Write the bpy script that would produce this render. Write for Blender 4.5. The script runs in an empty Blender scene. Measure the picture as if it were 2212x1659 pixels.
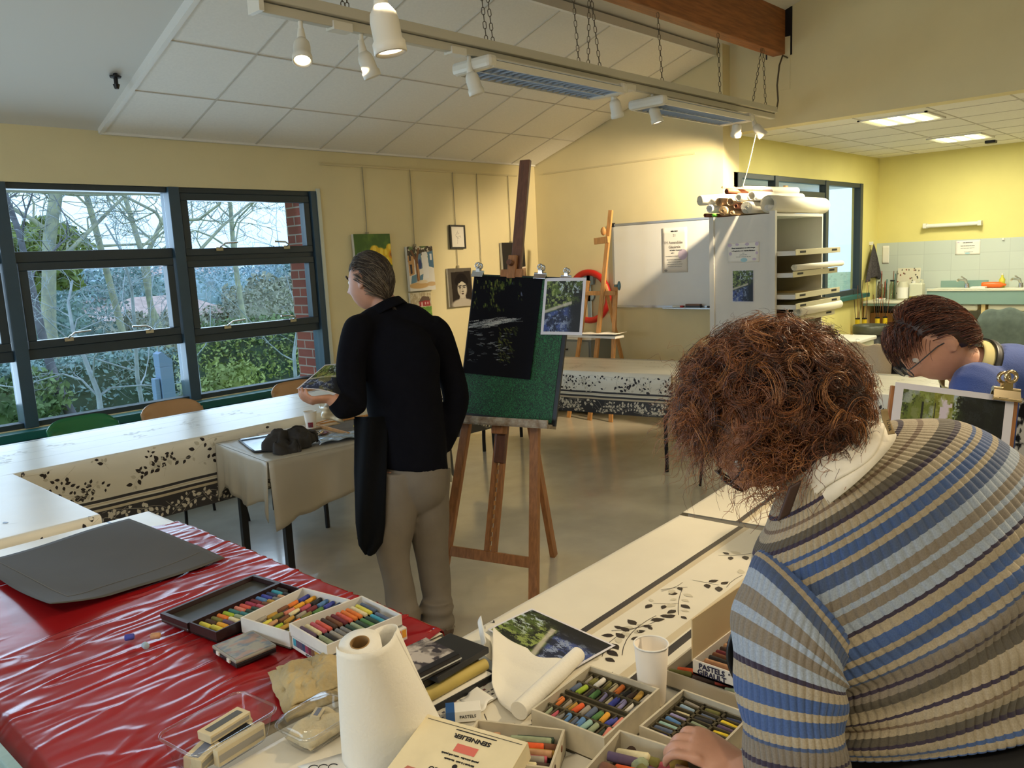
import bpy, bmesh, math, random
import numpy as np
from mathutils import Vector, Matrix, Euler
from math import sin, cos, pi, radians as R

random.seed(7); RNG = np.random.default_rng(7)
SC = bpy.context.scene
COL = SC.collection
def L1(v): return v/12.92 if v <= .04045 else ((v+.055)/1.055)**2.4
def S(r, g, b): return (L1(r/255), L1(g/255), L1(b/255), 1.)

# ------------------------------------------------------------------ camera
cd = bpy.data.cameras.new('camera'); cam = bpy.data.objects.new('camera', cd); COL.objects.link(cam)
cd.sensor_width = 36; cd.lens = 1734/2212*36; cd.clip_start = .02; cd.clip_end = 400
PIT, ROL, YAW = R(8.97), R(-2.735), R(43.1)
_f = Vector((cos(YAW)*cos(PIT), sin(YAW)*cos(PIT), -sin(PIT)))
_r0 = Vector((sin(YAW), -cos(YAW), 0)); _u0 = _r0.cross(_f)
_r = cos(ROL)*_r0+sin(ROL)*_u0; _u = -sin(ROL)*_r0+cos(ROL)*_u0
cam.matrix_world = Matrix(((_r.x, _u.x, -_f.x, 0), (_r.y, _u.y, -_f.y, 0), (_r.z, _u.z, -_f.z, 1.6), (0, 0, 0, 1)))
SC.camera = cam

# ------------------------------------------------------------------ view, sky, lights
SC.view_settings.view_transform = 'Standard'; SC.view_settings.look = 'None'
SC.view_settings.exposure = 0.35; SC.view_settings.gamma = 1.0; SC.view_settings.use_curve_mapping = False
SC.cycles.max_bounces = 7; SC.cycles.diffuse_bounces = 4; SC.cycles.glossy_bounces = 3
SC.cycles.transmission_bounces = 4; SC.cycles.transparent_max_bounces = 12
SC.cycles.caustics_reflective = False; SC.cycles.caustics_refractive = False
SC.cycles.sample_clamp_indirect = 4.0; SC.cycles.use_denoising = True
wd = bpy.data.worlds.new('overcast_sky'); SC.world = wd; wd.use_nodes = True
nt = wd.node_tree; nt.nodes.clear()
_o = nt.nodes.new('ShaderNodeOutputWorld'); _b = nt.nodes.new('ShaderNodeBackground')
_tc = nt.nodes.new('ShaderNodeTexCoord'); _sx = nt.nodes.new('ShaderNodeSeparateXYZ'); _cr = nt.nodes.new('ShaderNodeValToRGB')
_nz = nt.nodes.new('ShaderNodeTexNoise'); _nz.inputs['Scale'].default_value = 2.5; _nz.inputs['Detail'].default_value = 5
_mx = nt.nodes.new('ShaderNodeMix'); _mx.data_type = 'RGBA'; _mx.blend_type = 'MULTIPLY'; _mx.inputs[0].default_value = .25
nt.links.new(_tc.outputs['Generated'], _sx.inputs[0]); nt.links.new(_sx.outputs['Z'], _cr.inputs[0])
nt.links.new(_tc.outputs['Generated'], _nz.inputs['Vector'])
_e = _cr.color_ramp.elements
_e[0].position = 0.0; _e[0].color = (.40, .62, .86, 1)
_e[1].position = .6; _e[1].color = (.58, .77, 1.0, 1)
_e.new(.15).color = (.50, .74, .96, 1)
nt.links.new(_cr.outputs[0], _mx.inputs[6]); nt.links.new(_nz.outputs[0], _mx.inputs[7]); nt.links.new(_mx.outputs[2], _b.inputs[0])
_b.inputs[1].default_value = SKY = 2.1
nt.links.new(_b.outputs[0], _o.inputs[0])

def aim(o, d):
    o.rotation_euler = Vector(d).to_track_quat('-Z', 'Y').to_euler()
def light(name, kind, loc, d, e, col, size=.1, sy=None, spot=60, blend=.3):
    l = bpy.data.lights.new(name, kind); o = bpy.data.objects.new(name, l); COL.objects.link(o)
    o.location = loc; l.energy = e; l.color = col
    if kind == 'AREA':
        l.size = size
        if sy: l.shape = 'RECTANGLE'; l.size_y = sy
    else: l.shadow_soft_size = size
    if kind == 'SPOT': l.spot_size = R(spot); l.spot_blend = blend
    aim(o, d); return o
WARM = (1, .80, .52); FLUO = (1, .95, .70)
# recessed fluorescents of the side room
light('recessed_lamp_light', 'AREA', (7.4, 2.32, 2.57), (0, 0, -1), 30, FLUO, .5, .48)
light('recessed_lamp_light', 'AREA', (9.4, 2.36, 2.57), (0, 0, -1), 30, FLUO, .5, .48)
light('recessed_lamp_light', 'AREA', (8.4, 0.2, 2.57), (0, 0, -1), 30, FLUO, .5, .48)
# halogen spots on the rails (heads are built further down), then two unseen ones without heads
light('spot_lamp_light', 'SPOT', (6.0, 2.78, 2.46), (.60, 1.8, -1.1), 230, WARM, .03, None, 80, .5)
light('spot_lamp_light', 'SPOT', (4.35, 3.05, 2.5), (-.25, -.35, -1), 210, WARM, .03, None, 88, .35)
light('spot_lamp_light', 'SPOT', (3.07, 3.05, 2.5), (1.4, 1.0, -.7), 150, WARM, .03, None, 80, .6)
light('spot_lamp_light', 'SPOT', (2.38, 3.05, 2.5), (.75, -.5, -1), 70, WARM, .03, None, 70, .5)
light('spot_lamp_light', 'SPOT', (1.64, 2.0, 2.40), (.45, -.9, -1), 40, WARM, .03, None, 80, .5)
light('spot_lamp_light', 'SPOT', (3.3, 0.1, 2.65), (-.78, .22, -.58), 150, WARM, .04, None, 85, .6)
light('spot_lamp_light', 'SPOT', (0.2, -0.6, 2.7), (.5, .7, -.9), 28, WARM, .06, None, 110, .6)  # unseen spot added behind the camera to warm the foreground
# added lamps: daylight boost outside the long window, fill at the solid west wall
light('daylight_fill', 'AREA', (1.0, 5.97, 1.5), (0, -1, .12), 78, (.60, .79, 1), 5.2, 1.4)
light('daylight_fill', 'AREA', (-2.95, 2.6, 1.6), (1, 0, .1), 72, (.62, .80, 1), 3.2, 1.4)
# added warm fill lamps, standing in for unseen ceiling fittings
light('ceiling_fill_light', 'AREA', (1.5, -1.8, 3.0), (0.1, .25, -1), 12, (1, .86, .64), 1.3, .4)
light('ceiling_fill_light', 'AREA', (-1.2, 0.5, 3.0), (0.3, .2, -1), 22, (1, .88, .70), 1.3, .4)
light('ceiling_fill_light', 'AREA', (4.6, -1.0, 2.9), (0, .2, -1), 20, (1, .86, .62), 1.3, .4)

# ------------------------------------------------------------------ helpers
def obj(name, me, m=None, parent=None, loc=None, rot=None):
    o = bpy.data.objects.new(name, me); COL.objects.link(o)
    if m is not None and me is not None:
        for q in (m if isinstance(m, (list, tuple)) else [m]): me.materials.append(q)
    if parent is not None: o.parent = parent
    if loc is not None: o.location = loc
    if rot is not None: o.rotation_euler = rot
    return o
def tag(o, label=None, cat=None, group=None, kind=None):
    if label: o['label'] = label
    if cat: o['category'] = cat
    if group: o['group'] = group
    if kind: o['kind'] = kind
    return o
def thing(name, label, cat, loc=(0, 0, 0), rz=0, group=None):
    o = bpy.data.objects.new(name, None); COL.objects.link(o); o.empty_display_size = .05
    o.location = loc; o.rotation_euler = (0, 0, rz)
    return tag(o, label, cat, group)
class MB:
    """collects shapes into one mesh"""
    def __init__(s): s.v = []; s.f = []; s.mi = []; s.sm = []; s.xf = None
    def add(s, vs, fs, mi=0, sm=False):
        n = len(s.v)
        for p in vs:
            p = Vector(p)
            if s.xf is not None: p = s.xf @ p
            s.v.append(p)
        for f in fs: s.f.append([n+i for i in f]); s.mi.append(mi); s.sm.append(sm)
        return s
    def box(s, c, d, rot=None, mi=0):
        x, y, z = d[0]/2, d[1]/2, d[2]/2
        M = Matrix.Identity(3) if rot is None else (rot if isinstance(rot, Matrix) else Euler(rot).to_matrix())
        c = Vector(c)
        vs = [c+M @ Vector((i*x, j*y, k*z)) for i in (-1, 1) for j in (-1, 1) for k in (-1, 1)]
        return s.add(vs, [(0, 1, 3, 2), (4, 6, 7, 5), (0, 4, 5, 1), (2, 3, 7, 6), (0, 2, 6, 4), (1, 5, 7, 3)], mi)
    def bb(s, a, b, mi=0):
        return s.box([(a[i]+b[i])/2 for i in range(3)], [abs(b[i]-a[i]) for i in range(3)], None, mi)
    def bar(s, p, q, w, h, up=(0, 0, 1), mi=0):
        p, q = Vector(p), Vector(q); d = (q-p); l = d.length; d.normalize()
        x = d.cross(Vector(up))
        if x.length < 1e-4: x = d.cross(Vector((1, 0, 0)))
        x.normalize(); y = x.cross(d)
        M = Matrix((x, y, d)).transposed()
        return s.box((p+q)/2, (w, h, l), M, mi)
    def tube(s, path, r, n=8, mi=0, cap=True, close=False):
        P = [Vector(p) for p in path]; m = len(P)
        rs = r if isinstance(r, (list, tuple, np.ndarray)) else [r]*m
        up = None; vs = []
        for i, p in enumerate(P):
            if close: t = P[(i+1) % m]-P[i-1]
            else: t = P[min(i+1, m-1)]-P[max(i-1, 0)]
            if t.length < 1e-9: t = Vector((0, 0, 1))
            t.normalize()
            if up is None: up = t.orthogonal().normalized()
            up = up-t*up.dot(t)
            if up.length < 1e-6: up = t.orthogonal()
            up.normalize(); w = t.cross(up)
            for k in range(n):
                a = 2*pi*k/n; vs.append(p+(up*cos(a)+w*sin(a))*rs[i])
        fs = []
        for i in range(m if close else m-1):
            for k in range(n):
                a, b = i*n+k, i*n+(k+1) % n; j = ((i+1) % m)*n
                fs.append((a, b, j+(k+1) % n, j+k))
        s.add(vs, fs, mi, True)
        if cap and not close:
            s.add(vs[:n][::-1], [tuple(range(n))], mi); s.add(vs[-n:], [tuple(range(n))], mi)
        return s
    def cyl(s, p, q, r, r2=None, n=16, mi=0, cap=True):
        return s.tube([p, q], [r, r if r2 is None else r2], n, mi, cap)
    def lathe(s, prof, c=(0, 0, 0), n=24, mi=0, M=None):
        vs = []; c = Vector(c)
        for r, z in prof:
            for k in range(n):
                a = 2*pi*k/n; p = Vector((r*cos(a), r*sin(a), z))
                vs.append(c+(M @ p if M is not None else p))
        fs = [(i*n+k, i*n+(k+1) % n, (i+1)*n+(k+1) % n, (i+1)*n+k) for i in range(len(prof)-1) for k in range(n)]
        return s.add(vs, fs, mi, True)
    def ball(s, c, r, n=12, mi=0, M=None):
        r = r if isinstance(r, (tuple, list)) else (r, r, r); vs = []; c = Vector(c); h = n//2
        for i in range(h+1):
            t = pi*i/h
            for k in range(n):
                a = 2*pi*k/n; p = Vector((r[0]*sin(t)*cos(a), r[1]*sin(t)*sin(a), r[2]*cos(t)))
                vs.append(c+(M @ p if M is not None else p))
        fs = [(i*n+k, (i+1)*n+k, (i+1)*n+(k+1) % n, i*n+(k+1) % n) for i in range(h) for k in range(n)]
        return s.add(vs, fs, mi, True)
    def prism(s, poly, z0, z1, mi=0, M=None):
        n = len(poly); f = (lambda p: M @ Vector(p)) if M is not None else Vector
        vs = [f((p[0], p[1], z0)) for p in poly]+[f((p[0], p[1], z1)) for p in poly]
        return s.add(vs, [tuple(range(n))[::-1], tuple(range(n, 2*n))]+[(i, (i+1) % n, n+(i+1) % n, n+i) for i in range(n)], mi)
    def sheet(s, fn, nu, nv, mi=0, sm=True, cu=False):
        vs = [fn(i/nu, j/nv) for j in range(nv+1) for i in range(nu+1)]; w = nu+1
        return s.add(vs, [(j*w+i, j*w+i+1, (j+1)*w+i+1, (j+1)*w+i) for j in range(nv) for i in range(nu)], mi, sm)
    def mesh(s, name='m', merge=False):
        me = bpy.data.meshes.new(name); me.from_pydata([tuple(v) for v in s.v], [], s.f)
        me.polygons.foreach_set('material_index', s.mi); me.polygons.foreach_set('use_smooth', s.sm)
        me.update()
        if merge:
            b = bmesh.new(); b.from_mesh(me); bmesh.ops.remove_doubles(b, verts=b.verts, dist=1e-5)
            bmesh.ops.recalc_face_normals(b, faces=b.faces); b.to_mesh(me); b.free()
        return me
    def build(s, name, m, parent=None, bevel=0, merge=False, thick=0, sub=0, loc=None, rot=None):
        o = obj(name, s.mesh(name, merge), m, parent, loc, rot)
        if thick:
            q = o.modifiers.new('thickness', 'SOLIDIFY'); q.thickness = thick; q.offset = 0
        if bevel:
            q = o.modifiers.new('edge', 'BEVEL'); q.width = bevel; q.segments = 2; q.limit_method = 'ANGLE'; q.angle_limit = R(50)
        if sub:
            q = o.modifiers.new('smooth', 'SUBSURF'); q.levels = sub; q.render_levels = sub
        return o
def struct(o): o['kind'] = 'structure'; return o
def Rz(a): return Matrix.Rotation(a, 4, 'Z')
def X4(loc, rz=0, rx=0, ry=0): return Matrix.Translation(loc) @ Euler((rx, ry, rz)).to_matrix().to_4x4()
def dup(root, loc=None, rz=None, label=None, group=None, name=None):
    r = root.copy(); COL.objects.link(r)
    if loc is not None: r.location = loc
    if rz is not None: r.rotation_euler = (0, 0, rz) if not isinstance(rz, (tuple, list)) else rz
    if label: r['label'] = label
    if group: r['group'] = group
    if name: r.name = name
    for ch in list(root.children):
        c = ch.copy(); COL.objects.link(c); c.parent = r
        for g in ch.children:
            d = g.copy(); COL.objects.link(d); d.parent = c
    return r
# ------------------------------------------------------------------ materials
def mat(name, col, rough=.6, metal=0., noise=0., nscale=8., bump=0., bscale=40., spec=None, dist=.01, col2=None, emit=0., ndet=4, stretch=None, trans=0., coat=0., sheen=0.):
    m = bpy.data.materials.new(name); m.use_nodes = True; t = m.node_tree; b = t.nodes['Principled BSDF']
    b.inputs['Base Color'].default_value = col; b.inputs['Roughness'].default_value = rough; b.inputs['Metallic'].default_value = metal
    if spec is not None: b.inputs['Specular IOR Level'].default_value = spec
    if coat: b.inputs['Coat Weight'].default_value = coat
    if sheen: b.inputs['Sheen Weight'].default_value = sheen
    if trans: b.inputs['Transmission Weight'].default_value = trans
    if emit: b.inputs['Emission Color'].default_value = col; b.inputs['Emission Strength'].default_value = emit
    def vec():
        c = t.nodes.new('ShaderNodeTexCoord')
        if not stretch: return c.outputs['Object']
        mp = t.nodes.new('ShaderNodeMapping'); mp.inputs['Scale'].default_value = stretch
        t.links.new(c.outputs['Object'], mp.inputs[0]); return mp.outputs[0]
    if noise or col2:
        n = t.nodes.new('ShaderNodeTexNoise'); n.inputs['Scale'].default_value = nscale; n.inputs['Detail'].default_value = ndet
        t.links.new(vec(), n.inputs['Vector'])
        r = t.nodes.new('ShaderNodeValToRGB'); e = r.color_ramp.elements
        c2 = col2 or tuple(c*(1-noise) for c in col[:3])+(1,); c1 = col if col2 else tuple(min(1, c*(1+noise*.6)) for c in col[:3])+(1,)
        e[0].position = .35; e[1].position = .68; e[0].color = c2; e[1].color = c1
        t.links.new(n.outputs[0], r.inputs[0]); t.links.new(r.outputs[0], b.inputs['Base Color'])
    if bump:
        n = t.nodes.new('ShaderNodeTexNoise'); n.inputs['Scale'].default_value = bscale; n.inputs['Detail'].default_value = 3
        t.links.new(vec(), n.inputs['Vector'])
        u = t.nodes.new('ShaderNodeBump'); u.inputs['Strength'].default_value = bump; u.inputs['Distance'].default_value = dist
        t.links.new(n.outputs[0], u.inputs['Height']); t.links.new(u.outputs[0], b.inputs['Normal'])
    return m
def vcol(name, rough=.6, spec=.3, attr='col', coat=0.):
    m = bpy.data.materials.new(name); m.use_nodes = True; t = m.node_tree; b = t.nodes['Principled BSDF']
    a = t.nodes.new('ShaderNodeAttribute'); a.attribute_name = attr
    t.links.new(a.outputs['Color'], b.inputs['Base Color']); b.inputs['Roughness'].default_value = rough
    b.inputs['Specular IOR Level'].default_value = spec; b.inputs['Coat Weight'].default_value = coat
    return m
def glassmat(name, tint=(1, 1, 1, 1), gloss=.06, rough=.0):
    m = bpy.data.materials.new(name); m.use_nodes = True; t = m.node_tree; t.nodes.clear()
    o = t.nodes.new('ShaderNodeOutputMaterial'); tr = t.nodes.new('ShaderNodeBsdfTransparent'); g = t.nodes.new('ShaderNodeBsdfGlossy')
    f = t.nodes.new('ShaderNodeLayerWeight'); pw = t.nodes.new('ShaderNodeMath'); pw.operation = 'POWER'; pw.inputs[1].default_value = 5; mx = t.nodes.new('ShaderNodeMixShader')
    tr.inputs[0].default_value = tint; g.inputs['Roughness'].default_value = rough
    a = t.nodes.new('ShaderNodeMath'); a.operation = 'MULTIPLY_ADD'; a.use_clamp = True; a.inputs[1].default_value = .9; a.inputs[2].default_value = .02+gloss
    t.links.new(f.outputs['Facing'], pw.inputs[0]); t.links.new(pw.outputs[0], a.inputs[0]); t.links.new(a.outputs[0], mx.inputs[0])
    t.links.new(tr.outputs[0], mx.inputs[1]); t.links.new(g.outputs[0], mx.inputs[2]); t.links.new(mx.outputs[0], o.inputs[0])
    return m
M = {}
M['white'] = mat('white_paint', S(226, 224, 216), .55)
M['offwhite'] = mat('offwhite_card', S(222, 216, 200), .6, noise=.06, nscale=14)
M['paper'] = mat('paper', S(232, 229, 220), .7)
M['black'] = mat('black_paint', S(22, 22, 24), .4)
M['blackmetal'] = mat('black_metal', S(26, 26, 28), .35, .3)
M['chrome'] = mat('chrome', S(205, 205, 205), .18, 1)
M['ink'] = mat('print_ink', S(28, 27, 30), .6)
M['greyink'] = mat('grey_print', S(150, 146, 140), .7)
M['wood'] = mat('easel_wood', S(166, 112, 66), .5, noise=.25, nscale=6, stretch=(14, 14, 1.2), bump=.1, bscale=30)
M['lightwood'] = mat('light_wood', S(205, 150, 88), .5, noise=.2, nscale=6, stretch=(14, 14, 1.2))
M['darkwood'] = mat('dark_wood', S(105, 66, 44), .45, noise=.25, nscale=6, stretch=(14, 14, 1.2))
M['cream'] = mat('cream_wall', S(222, 209, 164), .75, noise=.03, nscale=3, bump=.25, bscale=160, dist=.002)
M['glass'] = glassmat('clear_glass', (.97, .985, 1, 1), .0)
M['plastic_clear'] = glassmat('clear_plastic', (.97, .97, .965, 1), .03, .08)
M['whiteplastic'] = mat('white_plastic', S(225, 222, 210), .4)

def text_mesh(txt, size, fn=None, bold=0., align='CENTER', sx=1.):
    c = bpy.data.curves.new('lettering', 'FONT'); c.body = txt; c.size = size; c.align_x = align; c.align_y = 'CENTER'
    c.offset = bold; c.resolution_u = 2; c.extrude = .0003
    o = bpy.data.objects.new('lettering', c); COL.objects.link(o)
    dg = bpy.context.evaluated_depsgraph_get(); me = bpy.data.meshes.new_from_object(o.evaluated_get(dg))
    bpy.data.objects.remove(o); bpy.data.curves.remove(c)
    if sx != 1.: me.transform(Matrix.Diagonal((sx, 1, 1, 1)))
    return me
def letters(txt, size, M4, m, parent, bold=0., sx=1., align='CENTER', name='lettering'):
    me = text_mesh(txt, size, None, bold, align, sx); me.transform(M4); me.materials.clear()
    return obj(name, me, m, parent)
def frame3(o, x, y):
    """matrix whose local x, y run along x and y from o"""
    x = Vector(x).normalized(); y = Vector(y); y = (y-x*y.dot(x)).normalized(); z = x.cross(y)
    Q = Matrix((x, y, z)).transposed().to_4x4(); Q.translation = Vector(o); return Q
# ------------------------------------------------------------------ numpy noise and painted pictures
def vnoise(h, w, sc, seed=0, oct=4, sy=None):
    """fractal value noise of shape h,w ; sc = cells across"""
    g = np.random.default_rng(seed); out = np.zeros((h, w)); amp = 1; tot = 0
    for k in range(oct):
        cx = max(2, int(sc*2**k)+1); cy = max(2, int((sy or sc*h/w)*2**k)+1)
        q = g.random((cy+1, cx+1)); y = np.linspace(0, cy-1e-6, h); x = np.linspace(0, cx-1e-6, w)
        iy = y.astype(int); ix = x.astype(int); fy = (y-iy)[:, None]; fx = (x-ix)[None]
        fy = fy*fy*(3-2*fy); fx = fx*fx*(3-2*fx)
        a = q[iy][:, ix]; b = q[iy][:, ix+1]; c = q[iy+1][:, ix]; d = q[iy+1][:, ix+1]
        out += amp*((a*(1-fx)+b*fx)*(1-fy)+(c*(1-fx)+d*fx)*fy); tot += amp; amp *= .55
    return out/tot
def sst(a, lo, hi): t = np.clip((a-lo)/(hi-lo), 0, 1); return t*t*(3-2*t)
class Pic:
    """a little painter: sRGB 0..255 array, row 0 is the top edge"""
    def __init__(s, w, h, c): s.w, s.h = w, h; s.a = np.ones((h, w, 3))*np.array(c, float); s.y, s.x = np.mgrid[0:h, 0:w]; s.v = (s.y+.5)/h; s.u = (s.x+.5)/w
    def mix(s, m, c): m = np.clip(m, 0, 1)[..., None]; s.a = s.a*(1-m)+np.array(c, float)*m; return s
    def poly(s, pts, c, op=1.):
        ins = np.zeros((s.h, s.w), bool); n = len(pts)
        for i in range(n):
            (x0, y0), (x1, y1) = pts[i], pts[(i+1) % n]
            if y0 == y1: continue
            k = (s.v >= min(y0, y1)) & (s.v < max(y0, y1)); ins ^= k & (s.u < x0+(s.v-y0)/(y1-y0)*(x1-x0))
        return s.mix(ins*op, c)
    def ell(s, cx, cy, rx, ry, c, op=1., soft=.15):
        d = np.sqrt(((s.u-cx)/rx)**2+((s.v-cy)/ry)**2); return s.mix((1-sst(d, 1-soft, 1+soft))*op, c)
    def line(s, p, q, wd, c, op=1.):
        asp = s.h/s.w; px, py, qx, qy = p[0], p[1]*asp, q[0], q[1]*asp; dx, dy = qx-px, qy-py; l = dx*dx+dy*dy+1e-9
        t = np.clip(((s.u-px)*dx+(s.v*asp-py)*dy)/l, 0, 1); d = np.hypot(s.u-px-t*dx, s.v*asp-py-t*dy)
        return s.mix((1-sst(d, wd*.5, wd))*op, c)
    def strokes(s, n, box, ang, ln, wd, cols, seed=0, op=.8, mask=None, jit=.25):
        g = np.random.default_rng(seed)
        for _ in range(n):
            cx = box[0]+g.random()*(box[2]-box[0]); cy = box[1]+g.random()*(box[3]-box[1]); k = g.random(); a = ang+g.normal()*jit; l = ln*(.4+g.random())
            if mask is not None and g.random() > mask[min(s.h-1, int(cy*s.h)), min(s.w-1, int(cx*s.w))]: continue
            s.line((cx-cos(a)*l, cy-sin(a)*l), (cx+cos(a)*l, cy+sin(a)*l), wd*(.5+g.random()), cols[g.integers(len(cols))], op*(.4+.6*k))
        return s
def pic_mesh(pic, fn, name='picture'):
    """grid mesh carrying the painted colours; fn(u,v)->point, v=0 top"""
    w, h = pic.w, pic.h
    vs = [fn(i/w, j/h) for j in range(h+1) for i in range(w+1)]
    me = bpy.data.meshes.new(name); W1 = w+1
    me.from_pydata([tuple(p) for p in vs], [], [((j+1)*W1+i, (j+1)*W1+i+1, j*W1+i+1, j*W1+i) for j in range(h) for i in range(w)])
    c = np.clip(pic.a/255, 0, 1); lin = np.where(c <= .04045, c/12.92, ((c+.055)/1.055)**2.4)
    at = me.color_attributes.new('col', 'FLOAT_COLOR', 'CORNER')
    full = np.ones((h*w, 4, 4), np.float32); full[:, :, :3] = lin.reshape(-1, 1, 3); at.data.foreach_set('color', full.ravel())
    me.update(); return me
M['print'] = vcol('printed_picture', .45, .4); M['pastelpic'] = vcol('pastel_picture', .9, .1); M['canvaspic'] = vcol('painted_canvas', .5, .4)
def flat(o, x, y):
    """fn for pic_mesh: o = top-left corner, x = along the top, y = down the side"""
    o, x, y = Vector(o), Vector(x), Vector(y); return lambda u, v: o+x*u+y*v
# ================================================================== room shell
WX, WY, LX, SX, SY, ZL = 6.65, 5.75, 6.78, 10.6, 3.55, 2.59
m_floor = mat('vinyl_floor', S(196, 187, 168), .20, noise=.08, nscale=5, bump=.10, bscale=22, dist=.004, spec=.9, coat=.25)
m_ceil = mat('white_ceiling', S(214, 212, 204), .8)
m_tile = mat('acoustic_tile', S(232, 229, 220), .85, noise=.03, nscale=60, bump=.3, bscale=300, dist=.002)
m_joint = mat('tile_joint', S(196, 190, 178), .8)
m_frame = mat('window_paint', S(52, 74, 88), .4, noise=.08)
m_frame2 = mat('window_paint_dark', S(44, 56, 62), .4)
m_teal = mat('teal_paint', S(28, 92, 88), .35)
m_yellow = mat('yellow_wall', S(222, 211, 134), .7, noise=.03, nscale=3, bump=.25, bscale=160, dist=.002)
m_wtile = None
def box_struct(name, a, b, m): return struct(MB().bb(a, b).build(name, m))
f = MB().bb((-3, -4.2, -.12), (11, 6.0, 0)); struct(f.build('floor', m_floor))
# floor seams
# window wall with its opening
OX0, OX1, OZ0, OZ1 = -1.9, 3.90, .66, 2.21
w = MB()
w.bb((-3, WY, 0), (OX0, WY+.14, 2.75)); w.bb((OX1, WY, 0), (7.0, WY+.14, 2.75))
w.bb((OX0, WY, 0), (OX1, WY+.14, OZ0)); w.bb((OX0, WY, OZ1), (OX1, WY+.14, 2.75))
struct(w.build('wall_window', M['cream']))
def slope_z(y): return 2.56+.352*(WY-y)
RY = .6
# whiteboard wall (gable), its end and the wall above the side room
def gable(x0, x1, y0, y1, z0, name, m):
    ys = [y0]+([RY] if y0 < RY < y1 else [])+[y1]
    top = [(y, (slope_z(y) if y >= RY else slope_z(2*RY-y))+.1) for y in ys]
    poly = [(y0, z0), (y1, z0)]+top[::-1]
    return struct(MB().prism(poly, x0, x1, 0, Matrix(((0, 0, 1, 0), (1, 0, 0, 0), (0, 1, 0, 0), (0, 0, 0, 1)))).build(name, m))
gable(WX, WX+.3, SY, WY, 0, 'wall_back', M['cream'])
gable(LX, LX+.16, -4.2, SY, ZL, 'wall_lintel', M['cream'])
struct(MB().bb((LX-.005, 3.0, 2.88), (LX+.01, 3.20, 3.30)).build('trim_1', M['cream']))
gable(-3.1, -3, -4.2, WY, 0, 'wall_west', M['cream'])
box_struct('wall_south', (-3, -4.3, 0), (11, -4.2, 3.2), M['cream'])
# side room
SWX0, SWX1, SWZ0, SWZ1 = 6.93, 10.05, .97, 2.265
w = MB(); w.bb((WX+.3, SY, 0), (SX, SY+.12, SWZ0)); w.bb((WX+.3, SY, SWZ1), (SX, SY+.12, ZL+.1)); w.bb((SWX1, SY, SWZ0), (SX, SY+.12, SWZ1)); w.bb((WX+.2, SY, SWZ0), (SWX0, SY+.12, SWZ1))
struct(w.build('wall_alcove', m_yellow))
struct(MB().bb((SX, -4.2, 0), (SX+.1, SY+.12, ZL+.1)).build('wall_sink', m_yellow))
t = bpy.data.materials.new('pale_wall_tiles'); t.use_nodes = True; n = t.node_tree; b = n.nodes['Principled BSDF']
bt = n.nodes.new('ShaderNodeTexBrick'); tcn = n.nodes.new('ShaderNodeTexCoord'); mp = n.nodes.new('ShaderNodeMapping'); mp.inputs['Rotation'].default_value = (0, R(90), 0)
sp = n.nodes.new('ShaderNodeSeparateXYZ'); cb = n.nodes.new('ShaderNodeCombineXYZ')
n.links.new(tcn.outputs['Object'], sp.inputs[0]); n.links.new(sp.outputs['Y'], cb.inputs['X']); n.links.new(sp.outputs['Z'], cb.inputs['Y']); n.links.new(cb.outputs[0], bt.inputs['Vector'])
bt.offset = 0; bt.inputs['Scale'].default_value = 1; bt.inputs['Brick Width'].default_value = .3; bt.inputs['Row Height'].default_value = .2; bt.inputs['Mortar Size'].default_value = .003
bt.inputs['Color1'].default_value = S(196, 204, 196); bt.inputs['Color2'].default_value = S(190, 199, 192); bt.inputs['Mortar'].default_value = S(180, 188, 182)
n.links.new(bt.outputs[0], b.inputs['Base Color']); b.inputs['Roughness'].default_value = .25
struct(MB().bb((SX-.012, -4.2, .6), (SX, SY, 1.555)).build('trim_2', t))
# low tiled ceiling of the side room
c = MB().bb((LX+.16, -4.2, ZL), (SX, SY+.12, ZL+.1))
struct(c.build('ceiling_low', m_tile))
g = MB()
x = LX+.16+.3
while x < SX: g.bb((x-.006, -4.2, ZL-.003), (x+.006, SY, ZL+.01)); x += .58
y = SY-.45
while y > -4.2: g.bb((LX+.16, y-.006, ZL-.003), (SX, y+.006, ZL+.01)); y -= .56
struct(g.build('trim_3', m_joint))
# sloped ceiling
c = MB()
for (ya, yb) in ((WY+.14, RY), (RY, -4.3)):
    za = slope_z(ya if ya >= RY else 2*RY-ya); zb = slope_z(yb if yb >= RY else 2*RY-yb)
    c.add([(-3.1, ya, za), (7.1, ya, za), (7.1, yb, zb), (-3.1, yb, zb), (-3.1, ya, za+.12), (7.1, ya, za+.12), (7.1, yb, zb+.12), (-3.1, yb, zb+.12)],
          [(0, 1, 2, 3), (7, 6, 5, 4), (0, 4, 5, 1), (2, 6, 7, 3), (1, 5, 6, 2), (0, 3, 7, 4)])
struct(c.build('ceiling', m_ceil))
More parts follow.
